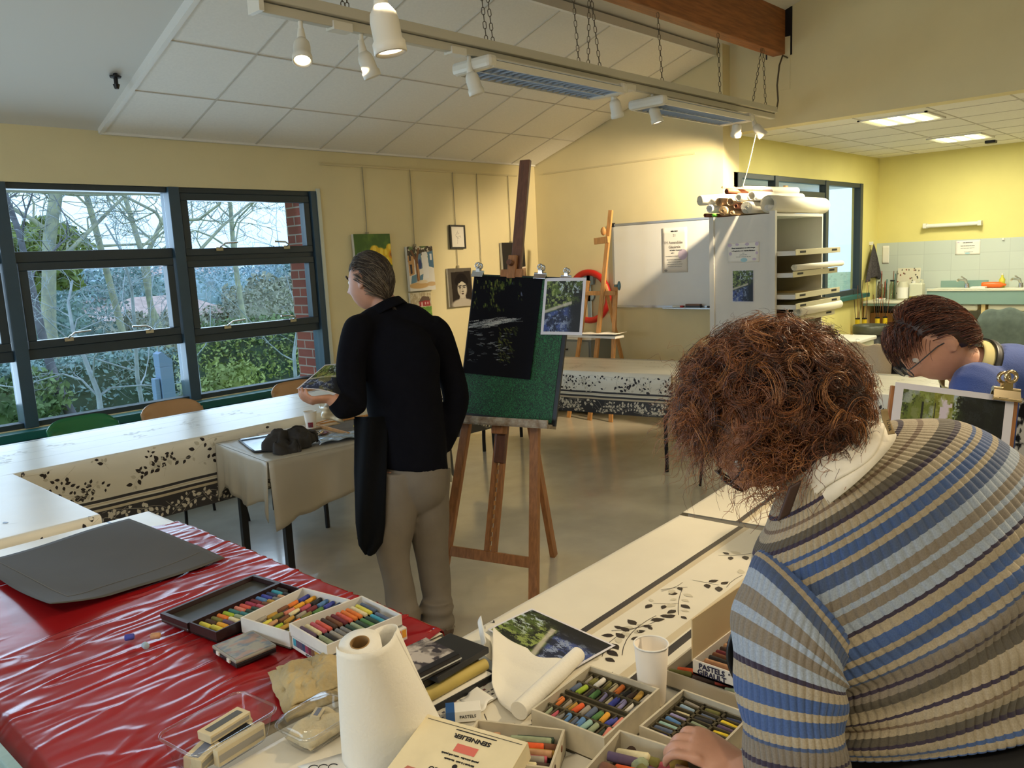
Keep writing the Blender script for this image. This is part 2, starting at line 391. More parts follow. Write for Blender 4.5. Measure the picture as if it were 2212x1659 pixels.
# hanging acoustic panels
def panel(name, x0, x1, y0, y1, z0, sl, label):
    """y0 = low edge (towards the windows)"""
    def P(x, y, o=0): return Vector((x, y, z0+sl*(y0-y)+o))
    r = thing(name, label, 'ceiling panel', (0, 0, 0), 0, 'suspended acoustic ceiling panels')
    b = MB()
    vs = [P(x0, y0), P(x1, y0), P(x1, y1), P(x0, y1)]; up = Vector((0, 0, .045))
    b.add(vs+[q+up for q in vs], [(0, 1, 2, 3), (7, 6, 5, 4), (0, 4, 5, 1), (1, 5, 6, 2), (2, 6, 7, 3), (3, 7, 4, 0)])
    b.build('tile_field', m_tile, r)
    j = MB(); x = x0+.556
    while x < x1-.05: j.bar(P(x, y0, -.001), P(x, y1, -.001), .014, .006); x += .578
    y = y0-.545
    while y > y1+.05: j.bar(P(x0, y, -.001), P(x1, y, -.001), .012, .006); y -= .545
    j.build('joint_grid', m_joint, r)
    e = MB()
    for a, q in ((P(x0, y0), P(x1, y0)), (P(x1, y1), P(x0, y1)), (P(x0, y1), P(x0, y0))): e.bar(a+Vector((0, 0, .02)), q+Vector((0, 0, .02)), .03, .06)
    e.build('edge_profile', M['white'], r)
    for hx in (x0+.5, (x0+x1)/2, x1-.5):
        for hy in (y0-.5, y1+.4):
            a = P(hx, hy, .045); MB().cyl(a, (a.x, a.y, slope_z(a.y)+.01), .006, n=6).build('hanger', M['blackmetal'], r)
    return r
panel('acoustic_panel', 2.24, 6.63, 5.73, 3.61, 2.545, .331, 'large white tiled acoustic panel sloping down to the window wall')
panel('acoustic_panel', 2.24, 6.55, 2.75, .95, slope_z(2.75)-.10, .352, 'white tiled acoustic panel beyond the wooden beam, only its corner showing')
# ceiling fixing knob beside the first panel
k = thing('sprinkler_head', 'small dark fitting on the bare ceiling beside the tiled panel', 'sprinkler', (2.12, 5.1, slope_z(5.1)))
MB().cyl((0, 0, .01), (0, 0, -.06), .012).build('stem', M['blackmetal'], k); MB().lathe([(.0, -.02), (.03, -.022), (.034, -.012), (.0, -.008)]).build('disc', M['blackmetal'], k)
MB().cyl((0, .0, -.06), (0, 0, -.085), .02, .012).build('nozzle', M['blackmetal'], k)
# beam
m_beam = mat('beam_wood', S(150, 92, 48), .55, noise=.3, nscale=5, stretch=(1, 12, 12), bump=.2, bscale=20)
b = MB().bb((-3, 3.045, 3.162), (LX+.02, 3.155, 3.52)); b = struct(b.build('beam_1', m_beam, bevel=.006)); b.name = 'trim_4'
k = MB().bb((LX-.004, 2.985, 3.15), (LX+.01, 3.215, 3.53)); struct(k.build('trim_5', M['blackmetal']))
# ---------------- windows
FY = WY+.02
def win(name, x0, x1, rows, hand):
    r = struct(thing(name, None, None)); 
    b = MB()
    b.bb((x0, FY, OZ0), (x1, FY+.09, OZ0+.035)); b.bb((x0, FY, OZ1-.04), (x1, FY+.09, OZ1))
    for z in hand['tr']: b.bb((x0, FY+.005, z-.035), (x1, FY+.09, z+.035))
    b.build('window_frame', m_frame2, r, bevel=.004)
    for i, (za, zb, op) in enumerate(rows):
        xa, xb = x0+.01, x1-.01
        if op:
            s = MB(); q = .052
            s.bb((xa, FY-.012, za), (xb, FY+.06, za+q)); s.bb((xa, FY-.012, zb-q), (xb, FY+.06, zb)); s.bb((xa, FY-.012, za+q), (xa+q, FY+.06, zb-q)); s.bb((xb-q, FY-.012, za+q), (xb, FY+.06, zb-q))
            so = s.build('sash', m_frame2, r, bevel=.004)
            for hx, dr in ((x0+.24*(x1-x0), 1), (x0+.76*(x1-x0), -1)):
                h = MB(); z = za+.035
                h.bb((hx-.028, FY-.03, z-.004), (hx+.028, FY-.012, z+.022)); h.tube([(hx, FY-.03, z+.018), (hx, FY-.06, z+.03), (hx+dr*.03, FY-.065, z+.05), (hx+dr*.13, FY-.065, z+.055)], .007, 6)
                h.build('handle', M['chrome'], so)
            xa += q; xb -= q; za += q; zb -= q
        MB().bb((xa, FY+.03, za), (xb, FY+.036, zb)).build('pane', M['glass'], r)
    return r
rA = [(1.78, 2.17, 0), (1.16, 1.71, 1), (.695, 1.09, 0)]; rB = [(1.72, 2.17, 1), (1.135, 1.685, 1), (.695, 1.09, 0)]
hA = {'tr': [1.745, 1.125]}; hB = {'tr': [1.705, 1.11]}
win('window_1', .49, 1.56, rA, hA); win('window_2', 1.64, 2.66, rA, hA); win('window_3', 2.74, 3.84, rB, hB)
win('window_4', -.65, .41, rA, hA)
b = MB()
for x in (-.69, .45, 1.60, 2.70): b.bb((x-.04, FY-.03, OZ0), (x+.04, FY+.11, OZ1))
b.bb((3.84, FY-.03, OZ0), (OX1, FY+.11, OZ1)); b.bb((OX0, FY-.03, OZ0), (-.73, FY+.11, OZ1))
struct(b.build('trim_6', m_frame, bevel=.004))
b = MB(); b.bb((OX0, WY-.10, .60), (OX1+.02, WY+.02, .655)); struct(b.build('trim_7', m_teal, bevel=.006))
struct(MB().bb((OX0, WY-.05, 0), (OX1, WY-.002, .60)).build('trim_8', mat('dark_teal', S(16, 62, 62), .4)))
struct(MB().bb((OX1-.005, WY-.02, OZ0), (OX1+.025, WY+.02, OZ1+.02)).build('trim_9', mat('pale_reveal', S(206, 208, 190), .7)))
# outside: brick pier and eaves soffit
bm_ = bpy.data.materials.new('brick'); bm_.use_nodes = True; n = bm_.node_tree; bs = n.nodes['Principled BSDF']; bt = n.nodes.new('ShaderNodeTexBrick')
tcn = n.nodes.new('ShaderNodeTexCoord'); sp = n.nodes.new('ShaderNodeSeparateXYZ'); cb = n.nodes.new('ShaderNodeCombineXYZ')
n.links.new(tcn.outputs['Object'], sp.inputs[0]); n.links.new(sp.outputs['Y'], cb.inputs['X']); n.links.new(sp.outputs['Z'], cb.inputs['Y']); n.links.new(cb.outputs[0], bt.inputs['Vector'])
bt.inputs['Scale'].default_value = 1; bt.inputs['Brick Width'].default_value = .22; bt.inputs['Row Height'].default_value = .075; bt.inputs['Mortar Size'].default_value = .006
bt.inputs['Color1'].default_value = S(150, 74, 58); bt.inputs['Color2'].default_value = S(128, 62, 52); bt.inputs['Mortar'].default_value = S(165, 150, 140)
n.links.new(bt.outputs[0], bs.inputs['Base Color']); bs.inputs['Roughness'].default_value = .85
struct(MB().bb((3.86, WY+.14, -.5), (4.2, WY+.42, 2.6)).build('wall_brick', bm_))
s = MB().bb((-4, WY+.14, 2.30), (7, WY+1.0, 2.36)); s.bb((-4, WY+.98, 2.24), (7, WY+1.02, 2.42))
x = -4
while x < 7: s.bb((x, WY+.14, 2.292), (x+.10, WY+.98, 2.30)); x += .12
s.bb((7.0, SY+.14, 2.30), (11, SY+.9, 2.36)); s.bb((7.0, SY+.88, 2.18), (11, SY+.92, 2.40))
x = 7.0
while x < 11: s.bb((x, SY+.14, 2.292), (x+.10, SY+.88, 2.30)); x += .12
struct(s.build('trim_10', mat('soffit_paint', S(222, 224, 222), .6)))
# side window: dark sliding frame
r = struct(thing('window_5', None, None)); b = MB(); y0, y1 = SY+.0, SY+.07
b.bb((SWX0, y0, SWZ1-.05), (SWX1, y1, SWZ1)); b.bb((SWX0, y0, SWZ0), (SWX1, y1, SWZ0+.06)); b.bb((SWX0, y0, SWZ1-.19), (8.95, y1, SWZ1-.13))
for x in (SWX0+.03, 7.72, 8.98, SWX1-.03): b.bb((x-.04, y0-.01, SWZ0), (x+.04, y1, SWZ1))
b.build('window_frame', m_frame2, r, bevel=.004)
for xa, xb in ((SWX0+.06, 7.7), (7.74, 8.95), (9.0, SWX1-.06)): MB().bb((xa, SY+.03, SWZ0+.05), (xb, SY+.036, SWZ1-.05)).build('pane', M['glass'], r)
struct(MB().bb((SWX0-.1, SY-.08, SWZ0-.05), (SWX1+.1, SY+.02, SWZ0)).build('trim_11', m_teal, bevel=.005))
# picture rails
m_rail = mat('rail_paint', S(205, 192, 150), .5)
r = thing('picture_rail', 'thin picture rail on the window wall above the hung pictures', 'picture rail', (0, 0, 0))
MB().bb((3.95, WY-.014, 2.422), (6.36, WY, 2.437)).build('rail_profile', m_rail, r)
r = thing('picture_rail', 'thin picture rail on the whiteboard wall running above the easel', 'picture rail', (0, 0, 0))
MB().bb((WX-.014, 3.82, 2.44), (WX, 5.62, 2.455)).build('rail_profile', m_rail, r)
# ================================================================== lights and rails overhead
TY = 3.05
m_track = mat('track_enamel', S(196, 190, 172), .45); m_lampw = mat('lamp_enamel', S(222, 216, 200), .4)
m_bulb = mat('lamp_glow', (1, .83, .55, 1), .3, emit=3.); m_louv = mat('louvre_metal', S(206, 214, 224), .5)
m_fluo = mat('tube_glow', (1, .96, .72, 1), .4, emit=5.5)
def rail_thing(x0, x1, y, z, label, px):
    r = thing('lighting_track', label, 'lighting track', (0, 0, 0))
    MB().bb((x0, y-.02, z-.045), (x1, y+.02, z-.005)).bb((x0, y-.042, z+.0), (x1, y+.042, z+.045)).build('rail_profile', m_track, r, bevel=.004)
    for x in px: MB().bb((x-.05, y-.03, z-.055), (x+.05, y+.03, z-.02)).build('rail_joiner', m_lampw, r)
    MB().bb((x0-.01, y-.044, z-.047), (x0+.012, y+.044, z+.047)).build('end_cap', m_lampw, r)
    return r
rail_thing(1.855, 6.56, TY, 2.668, 'long cream lighting track hanging under the wooden beam', (2.26, 2.96, 4.47))
rail_thing(.9, 1.78, 2.0, 2.49, 'short lighting track above the top edge of the picture', (1.2,))
def spot(x, y, z, d, label, lit, s=1.):
    r = thing('spot_lamp', label, 'spotlight', (x, y, z), 0, 'white halogen spots on the lighting tracks')
    d = Vector(d).normalized(); c = Vector((0, 0, -.075*s)); Q = d.to_track_quat('Z', 'Y').to_matrix()
    MB().cyl((0, 0, .02), (0, 0, -.055*s), .011*s, n=10).bb((-.03, -.018, .0), (.03, .018, .03)).build('stem', m_lampw, r)
    MB().tube([c-d*.01+Vector((0, 0, .03)), c+d*.01, c+d*.04], [.014*s, .022*s, .018*s], 10).build('knuckle', m_lampw, r)
    h = MB(); h.lathe([(.0, -.02*s), (.022*s, -.02*s), (.036*s, .0), (.04*s, .02*s), (.04*s, .07*s), (.046*s, .078*s), (.046*s, .105*s), (.041*s, .108*s), (.039*s, .095*s), (.0, .094*s)], c+d*.03, 20, 0, Q)
    h.build('lamp_head', m_lampw, r)
    MB().lathe([(.0, .0985*s), (.036*s, .0985*s)], c+d*.03, 16, 0, Q).build('bulb', m_bulb if lit else m_louv, r)
    return r
SP = [(2.06, (-.35, -.45, -1), 'track spotlight at the far left end, lamp tilted to the left, lit rim', 1), (2.375, (.35, -.1, -1), 'second track spotlight from the left, tilted to the right', 1),
      (3.055, (.25, -.12, -1), 'track spotlight beside the left end of the longer hanging light', 1), (4.315, (.32, .0, -1), 'track spotlight between the two hanging louvre lights', 1),
      (4.755, (.1, -.25, -1), 'track spotlight in front of the right-hand louvre light', 1), (5.945, (.5, .4, -1), 'left one of the close pair of spots at the right end of the track', 1), (6.22, (.3, -.5, -.8), 'right one of the close pair of spots, at the end of the track', 1)]
for x, d, l, lit in SP: spot(x, TY, 2.625, d, l, lit, .9)
spot(1.64, 2.0, 2.455, (.1, -.1, -1), 'brightly lit spotlight cut off by the top edge of the picture', 1, 1.1)
def louvre(x0, x1, y, z, label):
    r = thing('louvre_light', label, 'ceiling light', (0, 0, 0), 0, 'hanging louvre lights under the track')
    s = MB(); w = .135
    s.add([(x0, y-w, z), (x1, y-w, z), (x1, y-w*.75, z+.055), (x0, y-w*.75, z+.055), (x0, y+w, z), (x1, y+w, z), (x1, y+w*.75, z+.055), (x0, y+w*.75, z+.055)],
          [(0, 1, 2, 3), (7, 6, 5, 4), (3, 2, 6, 7)])
    s.bb((x0, y-w, z-.003), (x1, y-w+.012, z+.03)); s.bb((x0, y+w-.012, z-.003), (x1, y+w, z+.03))
    s.build('housing', m_lampw, r)
    for x in (x0, x1): MB().bb((x-.035, y-w-.004, z-.004), (x+.035, y+w+.004, z+.06)).build('end_cap', m_lampw, r, bevel=.02)
    l = MB(); x = x0+.06
    while x < x1-.05:
        l.add([(x, y-w+.012, z), (x, y+w-.012, z), (x+.03, y+w-.012, z+.035), (x+.03, y-w+.012, z+.035)], [(0, 1, 2, 3)]); x += .055
    l.bb((x0+.03, y-.004, z), (x1-.03, y+.004, z+.03)); l.bb((x0+.02, y-w+.01, z+.036), (x1-.02, y+w-.01, z+.04))
    l.build('louvre_grid', m_louv, r)
    MB().bb((x0+.2, y-.012, z+.055), (x0+.24, y+.012, z+.1)).build('bracket', m_lampw, r); MB().bb((x1-.24, y-.012, z+.055), (x1-.2, y+.012, z+.1)).build('bracket', m_lampw, r)
    return r
louvre(3.09, 4.25, TY, 2.555, 'longer hanging light with grey louvre, under the middle of the track'); louvre(4.70, 5.92, TY, 2.535, 'hanging light with grey louvre, under the right end of the track')
m_chain = mat('steel_chain', S(96, 84, 66), .5, .5)
def chain(p, q, label):
    r = thing('hanging_chain', label, 'chain', (0, 0, 0), 0, 'chains holding up the lighting track'); b = MB(); p, q = Vector(p), Vector(q); d = q-p; n = max(3, int(d.length/.034)); dn = d.normalized()
    a = dn.orthogonal().normalized(); c = dn.cross(a)
    for i in range(n):
        m = p+d*((i+.5)/n); u = a if i % 2 else c
        b.tube([m-dn*.018+u*.004, m-dn*.012+u*.008, m+dn*.012+u*.008, m+dn*.018+u*.004, m+dn*.018-u*.004, m+dn*.012-u*.008, m-dn*.012-u*.008, m-dn*.018-u*.004], .0022, 4, close=True)
    b.build('chain_links', m_chain, r); return r
CH = [(2.25, 2.29, 'leftmost chain, near the left end of the track'), (2.33, 2.31, 'chain just right of the leftmost one'), (3.17, 3.19, 'chain above the left end of the longer louvre light'), (3.21, 3.24, 'right chain of the pair above the longer louvre light'),
      (3.955, 3.97, 'first of three chains above the middle of the track'), (4.12, 4.06, 'middle one of three chains above the track'), (4.13, 4.18, 'third of three chains above the middle of the track'), (4.87, 4.88, 'single chain above the left end of the right louvre light'),
      (5.685, 5.675, 'chain in front of the wall corner'), (6.40, 6.20, 'slanting chain under the end of the beam'), (6.42, 6.43, 'last chain before the yellow wall')]
for a, b, l in CH: chain((a, TY+.02, 3.16), (b, TY, 2.71), l)
r = thing('power_cable', 'dark cable looping from the wall down to the end of the track', 'cable')
MB().tube([(6.77, 3.02, 3.13), (6.70, 3.03, 3.14), (6.66, 3.04, 3.06), (6.64, 3.05, 2.9), (6.66, 3.05, 2.78), (6.63, 3.05, 2.70), (6.56, 3.05, 2.66)], .007, 6).build('cable_sheath', m_chain, r)
# recessed lights in the low ceiling
def recessed(x0, x1, y0, y1, label):
    r = thing('recessed_light', label, 'ceiling light', ((x0+x1)/2, (y0+y1)/2, ZL), 0, 'lit square lights in the low ceiling'); a, b = (x1-x0)/2, (y1-y0)/2
    m = MB(); m.bb((-a, -b, -.012), (a, -b+.02, .0)); m.bb((-a, b-.02, -.012), (a, b, 0)); m.bb((-a, -b, -.012), (-a+.02, b, 0)); m.bb((a-.02, -b, -.012), (a, b, 0))
    m.build('trim_frame', M['white'], r)
    for i in range(3): y = -b+.02+(i+.75)*(2*b-.04)/3.5; MB().bb((-a+.02, y-.03, -.006), (a-.02, y+.05, -.003)).build('diffuser', m_fluo, r)
    m = MB(); m.bb((-a+.02, -b+.02, -.003), (a-.02, b-.02, -.0005)); 
    m.build('reflector', mat('reflector', S(236, 226, 170), .3, emit=.9), r)
    return r
recessed(7.12, 7.65, 2.03, 2.57, 'nearer lit square light in the low ceiling of the side room'); recessed(9.12, 9.66, 2.10, 2.60, 'farther lit square light in the low ceiling, towards the sink wall')
r = thing('ceiling_detector', 'small dark detector on the low ceiling near the sink wall', 'detector', (10.05, 2.22, ZL)); MB().bb((-.05, -.05, -.03), (.05, .05, 0)).build('housing', M['blackmetal'], r, bevel=.006)
# wall tube lamp above the sink
r = thing('wall_tube_lamp', 'unlit tube lamp on the yellow wall above the tiles', 'wall lamp', (SX, 2.695, 1.735))
MB().bb((-.05, -.30, -.02), (0, .30, .02)).build('base', M['whiteplastic'], r, bevel=.005); MB().cyl((-.065, -.285, -.005), (-.065, .285, -.005), .02).build('tube_cover', M['white'], r)
for y in (-.29, .29): MB().bb((-.09, y-.02, -.03), (-.0, y+.02, .028)).build('end_cap', M['whiteplastic'], r, bevel=.005)
# ================================================================== tables, oilcloths and chairs
m_cl = mat('oilcloth', S(226, 219, 200), .32, noise=.04, nscale=6, bump=.15, bscale=12, dist=.006, spec=.55)
m_cdark = mat('oilcloth_dark_print', S(58, 56, 58), .3); m_cbeige = mat('oilcloth_beige_print', S(204, 190, 160), .3)
m_leaf = mat('leaf_print', S(44, 36, 34), .35); m_leafp = mat('pale_leaf_print', S(198, 190, 168), .35); m_leafw = mat('white_leaf_print', S(214, 206, 186), .35)
CLM = [m_cl, m_cdark, m_cbeige, m_leaf, m_leafp, m_leafw]
def leaf2(l, w, n=4):
    a = [(l*i/n, w*sin(pi*(i/n)**.8)) for i in range(n+1)]; return a+[(x, -y) for x, y in a[-2:0:-1]]
def sprig(add, g, t, s, sc, dark, pale, stem):
    """leaves and a curved stem printed at (t, s)"""
    a = g.random()*2*pi; cv = (g.random()-.5)*4.5; n = 5+int(g.random()*3); p = np.array((t, s)); st = [tuple(p)]
    for i in range(n):
        a += cv*.02*sc*6; d = np.array((cos(a), sin(a))); p = p+d*.028*sc; st.append(tuple(p))
        for sg in (-1, 1):
            if g.random() < .3: continue
            b = a+sg*(.7+g.random()*.5); o = p+np.array((cos(b), sin(b)))*.007*sc; L = (.017+.012*g.random())*sc
            add([(o[0]+x*cos(b)-y*sin(b), o[1]+x*sin(b)+y*cos(b)) for x, y in leaf2(L, L*.3)], pale if g.random() < .33 else dark)
    wd = .0006*sc
    for i in range(n):
        (x0, y0), (x1, y1) = st[i], st[i+1]; l = math.hypot(x1-x0, y1-y0); nx, ny = -(y1-y0)/l*wd, (x1-x0)/l*wd
        add([(x0+nx, y0+ny), (x0-nx, y0-ny), (x1-nx, y1-ny), (x1+nx, y1+ny)], stem)
def cloth(name, label, L, W, drops, bands, leafz, loc, rz, ends=(0, 0), seed=1, group=None, z=.742, wav=.004, dens=34, nt=60, sc=1., parent=None):
    """oilcloth: t along the length, s across. drops=(near, far) hang; ends=(t0, t1) hang at the ends"""
    g = np.random.default_rng(seed); d0, d1 = drops; e0, e1 = ends; rr = .012
    def pos(t, s, off=0.):
        # s: 0..d0 hangs at local y=-W/2, then the top, then hangs at +W/2 ; t likewise
        def hang(q, a, b, ln):
            if q < a: return 0., a-q, -1
            if q > a+ln: return ln, q-a-ln, 1
            return q-a, 0., 0
        y, hy, sy = hang(s, d0, d1, W); x, hx, sx = hang(t, e0, e1, L)
        X, Y, Z = x-L/2, y-W/2, z
        wv = sin(t*9+seed)*.5+sin(t*23+seed*2)*.3
        if hy > 0:
            k = min(hy, rr); Y += sy*(rr*sin(k/rr*pi/2) + max(0, hy-rr)*.02 + wv*wav*2*min(1, hy/.15)+off); Z -= hy
        if hx > 0:
            wx = sin(s*11+seed); X += sx*(.012+hx*.03+wx*wav*2*min(1, hx/.15)+off); Z -= hx
        if not hx and not hy: Z += off+wv*.0006
        return (X, Y, Z)
    tot = d0+W+d1; cut = sorted(set([0, d0, d0+rr, d0+W-rr, d0+W, tot]+[q for b in bands for q in b[:2]]+list(np.linspace(0, tot, 26))))
    cut = [q for q in cut if 0 <= q <= tot]; tt = sorted(set([0, e0, e0+L, e0+L+e1]+list(np.linspace(0, e0+L+e1, nt))))
    b = MB(); vs = [pos(t, s) for s in cut for t in tt]; nT = len(tt); fs = []; mi = []
    for j in range(len(cut)-1):
        sm = (cut[j]+cut[j+1])/2; mm = 0
        for (a, c, m) in bands:
            if a <= sm <= c: mm = m
        for i in range(nT-1):
            tm = (tt[i]+tt[i+1])/2
            out_t = tm < e0 or tm > e0+L; out_s = sm < d0 or sm > d0+W
            if out_t and out_s: continue
            fs.append((j*nT+i, j*nT+i+1, (j+1)*nT+i+1, (j+1)*nT+i)); mi.append(mm)
    n0 = len(b.v); b.v += [Vector(p) for p in vs]; b.f += [[n0+i for i in f] for f in fs]; b.mi += mi; b.sm += [True]*len(fs)
    for (a, c, dk, pl, st, f) in leafz:
        def add(poly, m):
            if any(q[1] < a+.001 or q[1] > c-.001 or q[0] < .002 or q[0] > e0+L+e1-.002 for q in poly): return
            b.add([pos(q[0], q[1], .0007) for q in poly], [tuple(range(len(poly)))], m)
        for _ in range(int((e0+L+e1)*(c-a)*dens*f)): sprig(add, g, g.random()*(e0+L+e1), a+g.random()*(c-a), sc*(.8+g.random()*.5), dk, pl, st)
    o = b.build(name, CLM, parent); o.location = (loc[0], loc[1], 0); o.rotation_euler = (0, 0, rz)
    return tag(o, label, 'tablecloth', group)
m_ttop = mat('laminate_top', S(196, 188, 170), .5)
def table(label, L, W, loc, rz, h=.735, group=None, legs=True, square=False, inset=.18):
    r = thing('folding_table', label, 'table', (loc[0], loc[1], 0), rz, group)
    MB().bb((-L/2, -W/2, h-.025), (L/2, W/2, h)).build('tabletop', m_ttop, r, bevel=.004)
    for sx in (-1, 1):
        for sy in (-1, 1):
            x, y = sx*(L/2-inset), sy*(W/2-.07); b = MB()
            if square: b.bar((sx*(L/2-.075), sy*(W/2-.035), h-.02), (sx*(L/2-.07), sy*(W/2-.03), 0), .035, .035, (0, 1, 0))
            else: b.tube([(x, y*.72, h-.02), (x, y*.76, h-.16), (x+sx*.02, y*.84, h-.27), (x+sx*.035, y*.98, h-.40), (x+sx*.04, y*1.0, .10), (x+sx*.04, y*1.0, 0)], [.015]*6, 8)
            b.build('leg', M['blackmetal'], r)
    if not square:
        for sx in (-1, 1): MB().cyl((sx*(L/2-inset), -W/2*.6, h-.12), (sx*(L/2-inset), W/2*.6, h-.12), .011, n=8).build('cross_bar', M['blackmetal'], r)
    return r
TG = 'folding tables set in a ring round the studio'; CG = 'leaf-patterned oilcloths on the tables'
def std(d0, W, d1):
    """the printed design mirrored from both hems: dark border, stripes, leaves, plain, stripe, leaves"""
    t = d0+W+d1; one = [(0, .105, 1), (.105, .118, 2), (.118, .132, 1), (.140, .146, 2), (.150, .164, 1)]
    return one+[(t-b, t-a, m) for a, b, m in one]
# A: red-covered table, in front on the left
table('table under the crinkled red plastic sheet', 1.6, .78, (.765, 2.14), pi/2, group=TG)
cloth('tablecloth', 'leaf oilcloth under the black sheet, its white corner showing beyond the red plastic', 1.6, .78, (.16, .16), [(.3, .31, 1)], [(.40, .80, 3, 4, 4, 1.2)], (.765, 2.14), pi/2, seed=3, group=CG)
# B: table of pastel boxes, right foreground
rzB = R(2.6)
table('table carrying the pastel boxes in the right foreground', 1.86, .80, (1.29, .895), rzB, group=TG)
cloth('tablecloth', 'cream oilcloth with stripes and leaf sprigs under the paper cup and pastel boxes', 1.86, .80, (.10, .05), [(.68, .698, 1), (.662, .68, 2), (.497, .517, 2), (.472, .492, 1)], [(.517, .662, 3, 4, 3, 2.2), (.87, .93, 3, 4, 3, .5)], (1.29, .895), rzB, seed=11, group=CG, dens=42)
# C: next along
rzC = R(5.2)
table('table beyond the pastel table, behind the curly hair', 1.81, .78, (3.185, 1.03), rzC, group=TG)
cloth('tablecloth', 'cream oilcloth on the table just beyond the pastel table, its rounded corner showing', 1.84, .80, (.2, .1), [(.80, .818, 1), (.782, .80, 2), (.515, .535, 2), (.49, .510, 1)], [(.535, .782, 3, 4, 3, 1.4), (.96, 1.10, 3, 4, 3, 2.)], (3.185, 1.03), rzC, (.0, .1), seed=12, group=CG, dens=42)
# D: cross table at the left edge
table('short table at the left edge between the red table and the window row', 1.0, .78, (.625, 3.52), pi/2, group=TG)
cloth('tablecloth', 'shiny oilcloth on the short table at the left edge', 1.0, .78, (.12, .12), [(.5, .515, 1)], [(.12, .48, 3, 4, 4, .5), (.55, .9, 3, 4, 4, .4)], (.625, 3.52), pi/2, (.12, .0), seed=5, group=CG, z=.752)
# E: the long row under the window
E0 = std(.37, .78, .12); 
table('long table below the window with green and tan chairs behind it', 1.56, .76, (.47, 4.46), R(-.5), group=TG); table('table in the window row behind the small grey table', 1.56, .76, (2.05, 4.45), R(-.5), group=TG)
cloth('tablecloth', 'long leaf oilcloth with dark flowered border on the window row', 3.2, .78, (.37, .12), E0+[(.62, .628, 4), (.80, .808, 4), (.93, .938, 4)], [(.166, .372, 3, 4, 4, 3.4), (.0, .104, 5, 5, 5, 9.), (.64, .92, 4, 4, 4, .9), (.37, .39, 3, 3, 3, 1.)], (1.27, 4.45), R(-.5), (.1, .02), seed=8, group=CG, nt=110)
table('corner table of the window row, half hidden by the standing man', 1.46, .76, (3.64, 4.47), R(1), group=TG)
cloth('tablecloth', 'oilcloth on the corner table behind the standing man', 1.50, .78, (.37, .12), std(.37, .78, .12), [(.166, .372, 3, 4, 4, 3.), (0, .104, 5, 5, 5, 8.), (.5, .8, 4, 4, 4, .8)], (3.64, 4.47), R(1), (.02, .02), seed=9, group=CG, z=.738)
# F: far table in front of the whiteboard wall
rzF = pi/2-R(-9.5)
table('far table before the whiteboard wall, black curved legs showing', 1.75, .72, (5.05, 3.93), rzF, group=TG, h=.722, inset=.10)
cloth('tablecloth', 'white leaf oilcloth with dark flowered border hanging from the far table', 1.78, .72, (.10, .31), std(.10, .72, .31)+[(.3, .306, 4), (.45, .456, 4), (.6, .606, 4)], [(.84, .975, 3, 4, 3, 6.), (1.022, 1.13, 5, 5, 5, 11.), (.12, .8, 4, 4, 4, .3)], (5.05, 3.93), rzF, (.20, .02), seed=21, group=CG, z=.73, dens=48, sc=.95)
# G: far table behind the women
rzG = pi/2+R(2)
table('far table on the right behind the woman in blue', 1.8, .74, (5.05, .95), rzG, group=TG)
cloth('tablecloth', 'oilcloth on the far right table behind the woman in blue', 1.84, .74, (.10, .33), std(.10, .74, .33)+[(.3, .306, 4), (.45, .456, 4), (.6, .606, 4)], [(.86, 1.0, 3, 4, 3, 5.), (.12, .8, 4, 4, 4, .3)], (5.05, .95), rzG, (.02, .02), seed=22, group=CG, dens=48)
# small grey table of the standing man
m_grey = mat('grey_oilcloth', S(176, 166, 146), .45, noise=.05, nscale=5, bump=.2, bscale=9, dist=.01)
SMX, SMY, SMR = 2.53, 3.93, R(-10)
table('small dark-legged table under a plain grey cloth beside the standing man', 1.03, .60, (2.46, 3.64), R(-6), .692, None, True, True)
def greycloth():
    L, W, z = 1.06, .64, .699; b = MB(); g = np.random.default_rng(4)
    def side(p, q, n, d, ph, nn=36, nz=10):
        p, q, n = Vector(p), Vector(q), Vector(n)
        def fn(u, v):
            h = v*(d+.03*sin(u*9+ph)+(.07*max(0, 1-u*9)+.07*max(0, 1-(1-u)*9)))
            return p.lerp(q, u)+n*(.004+.012*v+.012*sin(u*17+ph)*v+.006*sin(u*41)*v)+Vector((0, 0, -h))
        b.sheet(fn, nn, nz)
    b.sheet(lambda u, v: Vector((-L/2+u*L, -W/2+v*W, z+.0008*sin(u*14)*sin(v*11))), 30, 24)
    side((-L/2, -W/2, z), (L/2, -W/2, z), (0, -1, 0), .26, .3); side((L/2, -W/2, z), (L/2, W/2, z), (1, 0, 0), .24, 1)
    side((L/2, W/2, z), (-L/2, W/2, z), (0, 1, 0), .24, 2); side((-L/2, W/2, z), (-L/2, -W/2, z), (-1, 0, 0), .24, 3)
    o = b.build('tablecloth', m_grey, None, thick=.0015); o.location = (2.46, 3.64, 0); o.rotation_euler = (0, 0, R(-6))
    tag(o, 'plain grey oilcloth with pointed corners on the small table', 'tablecloth')
greycloth()
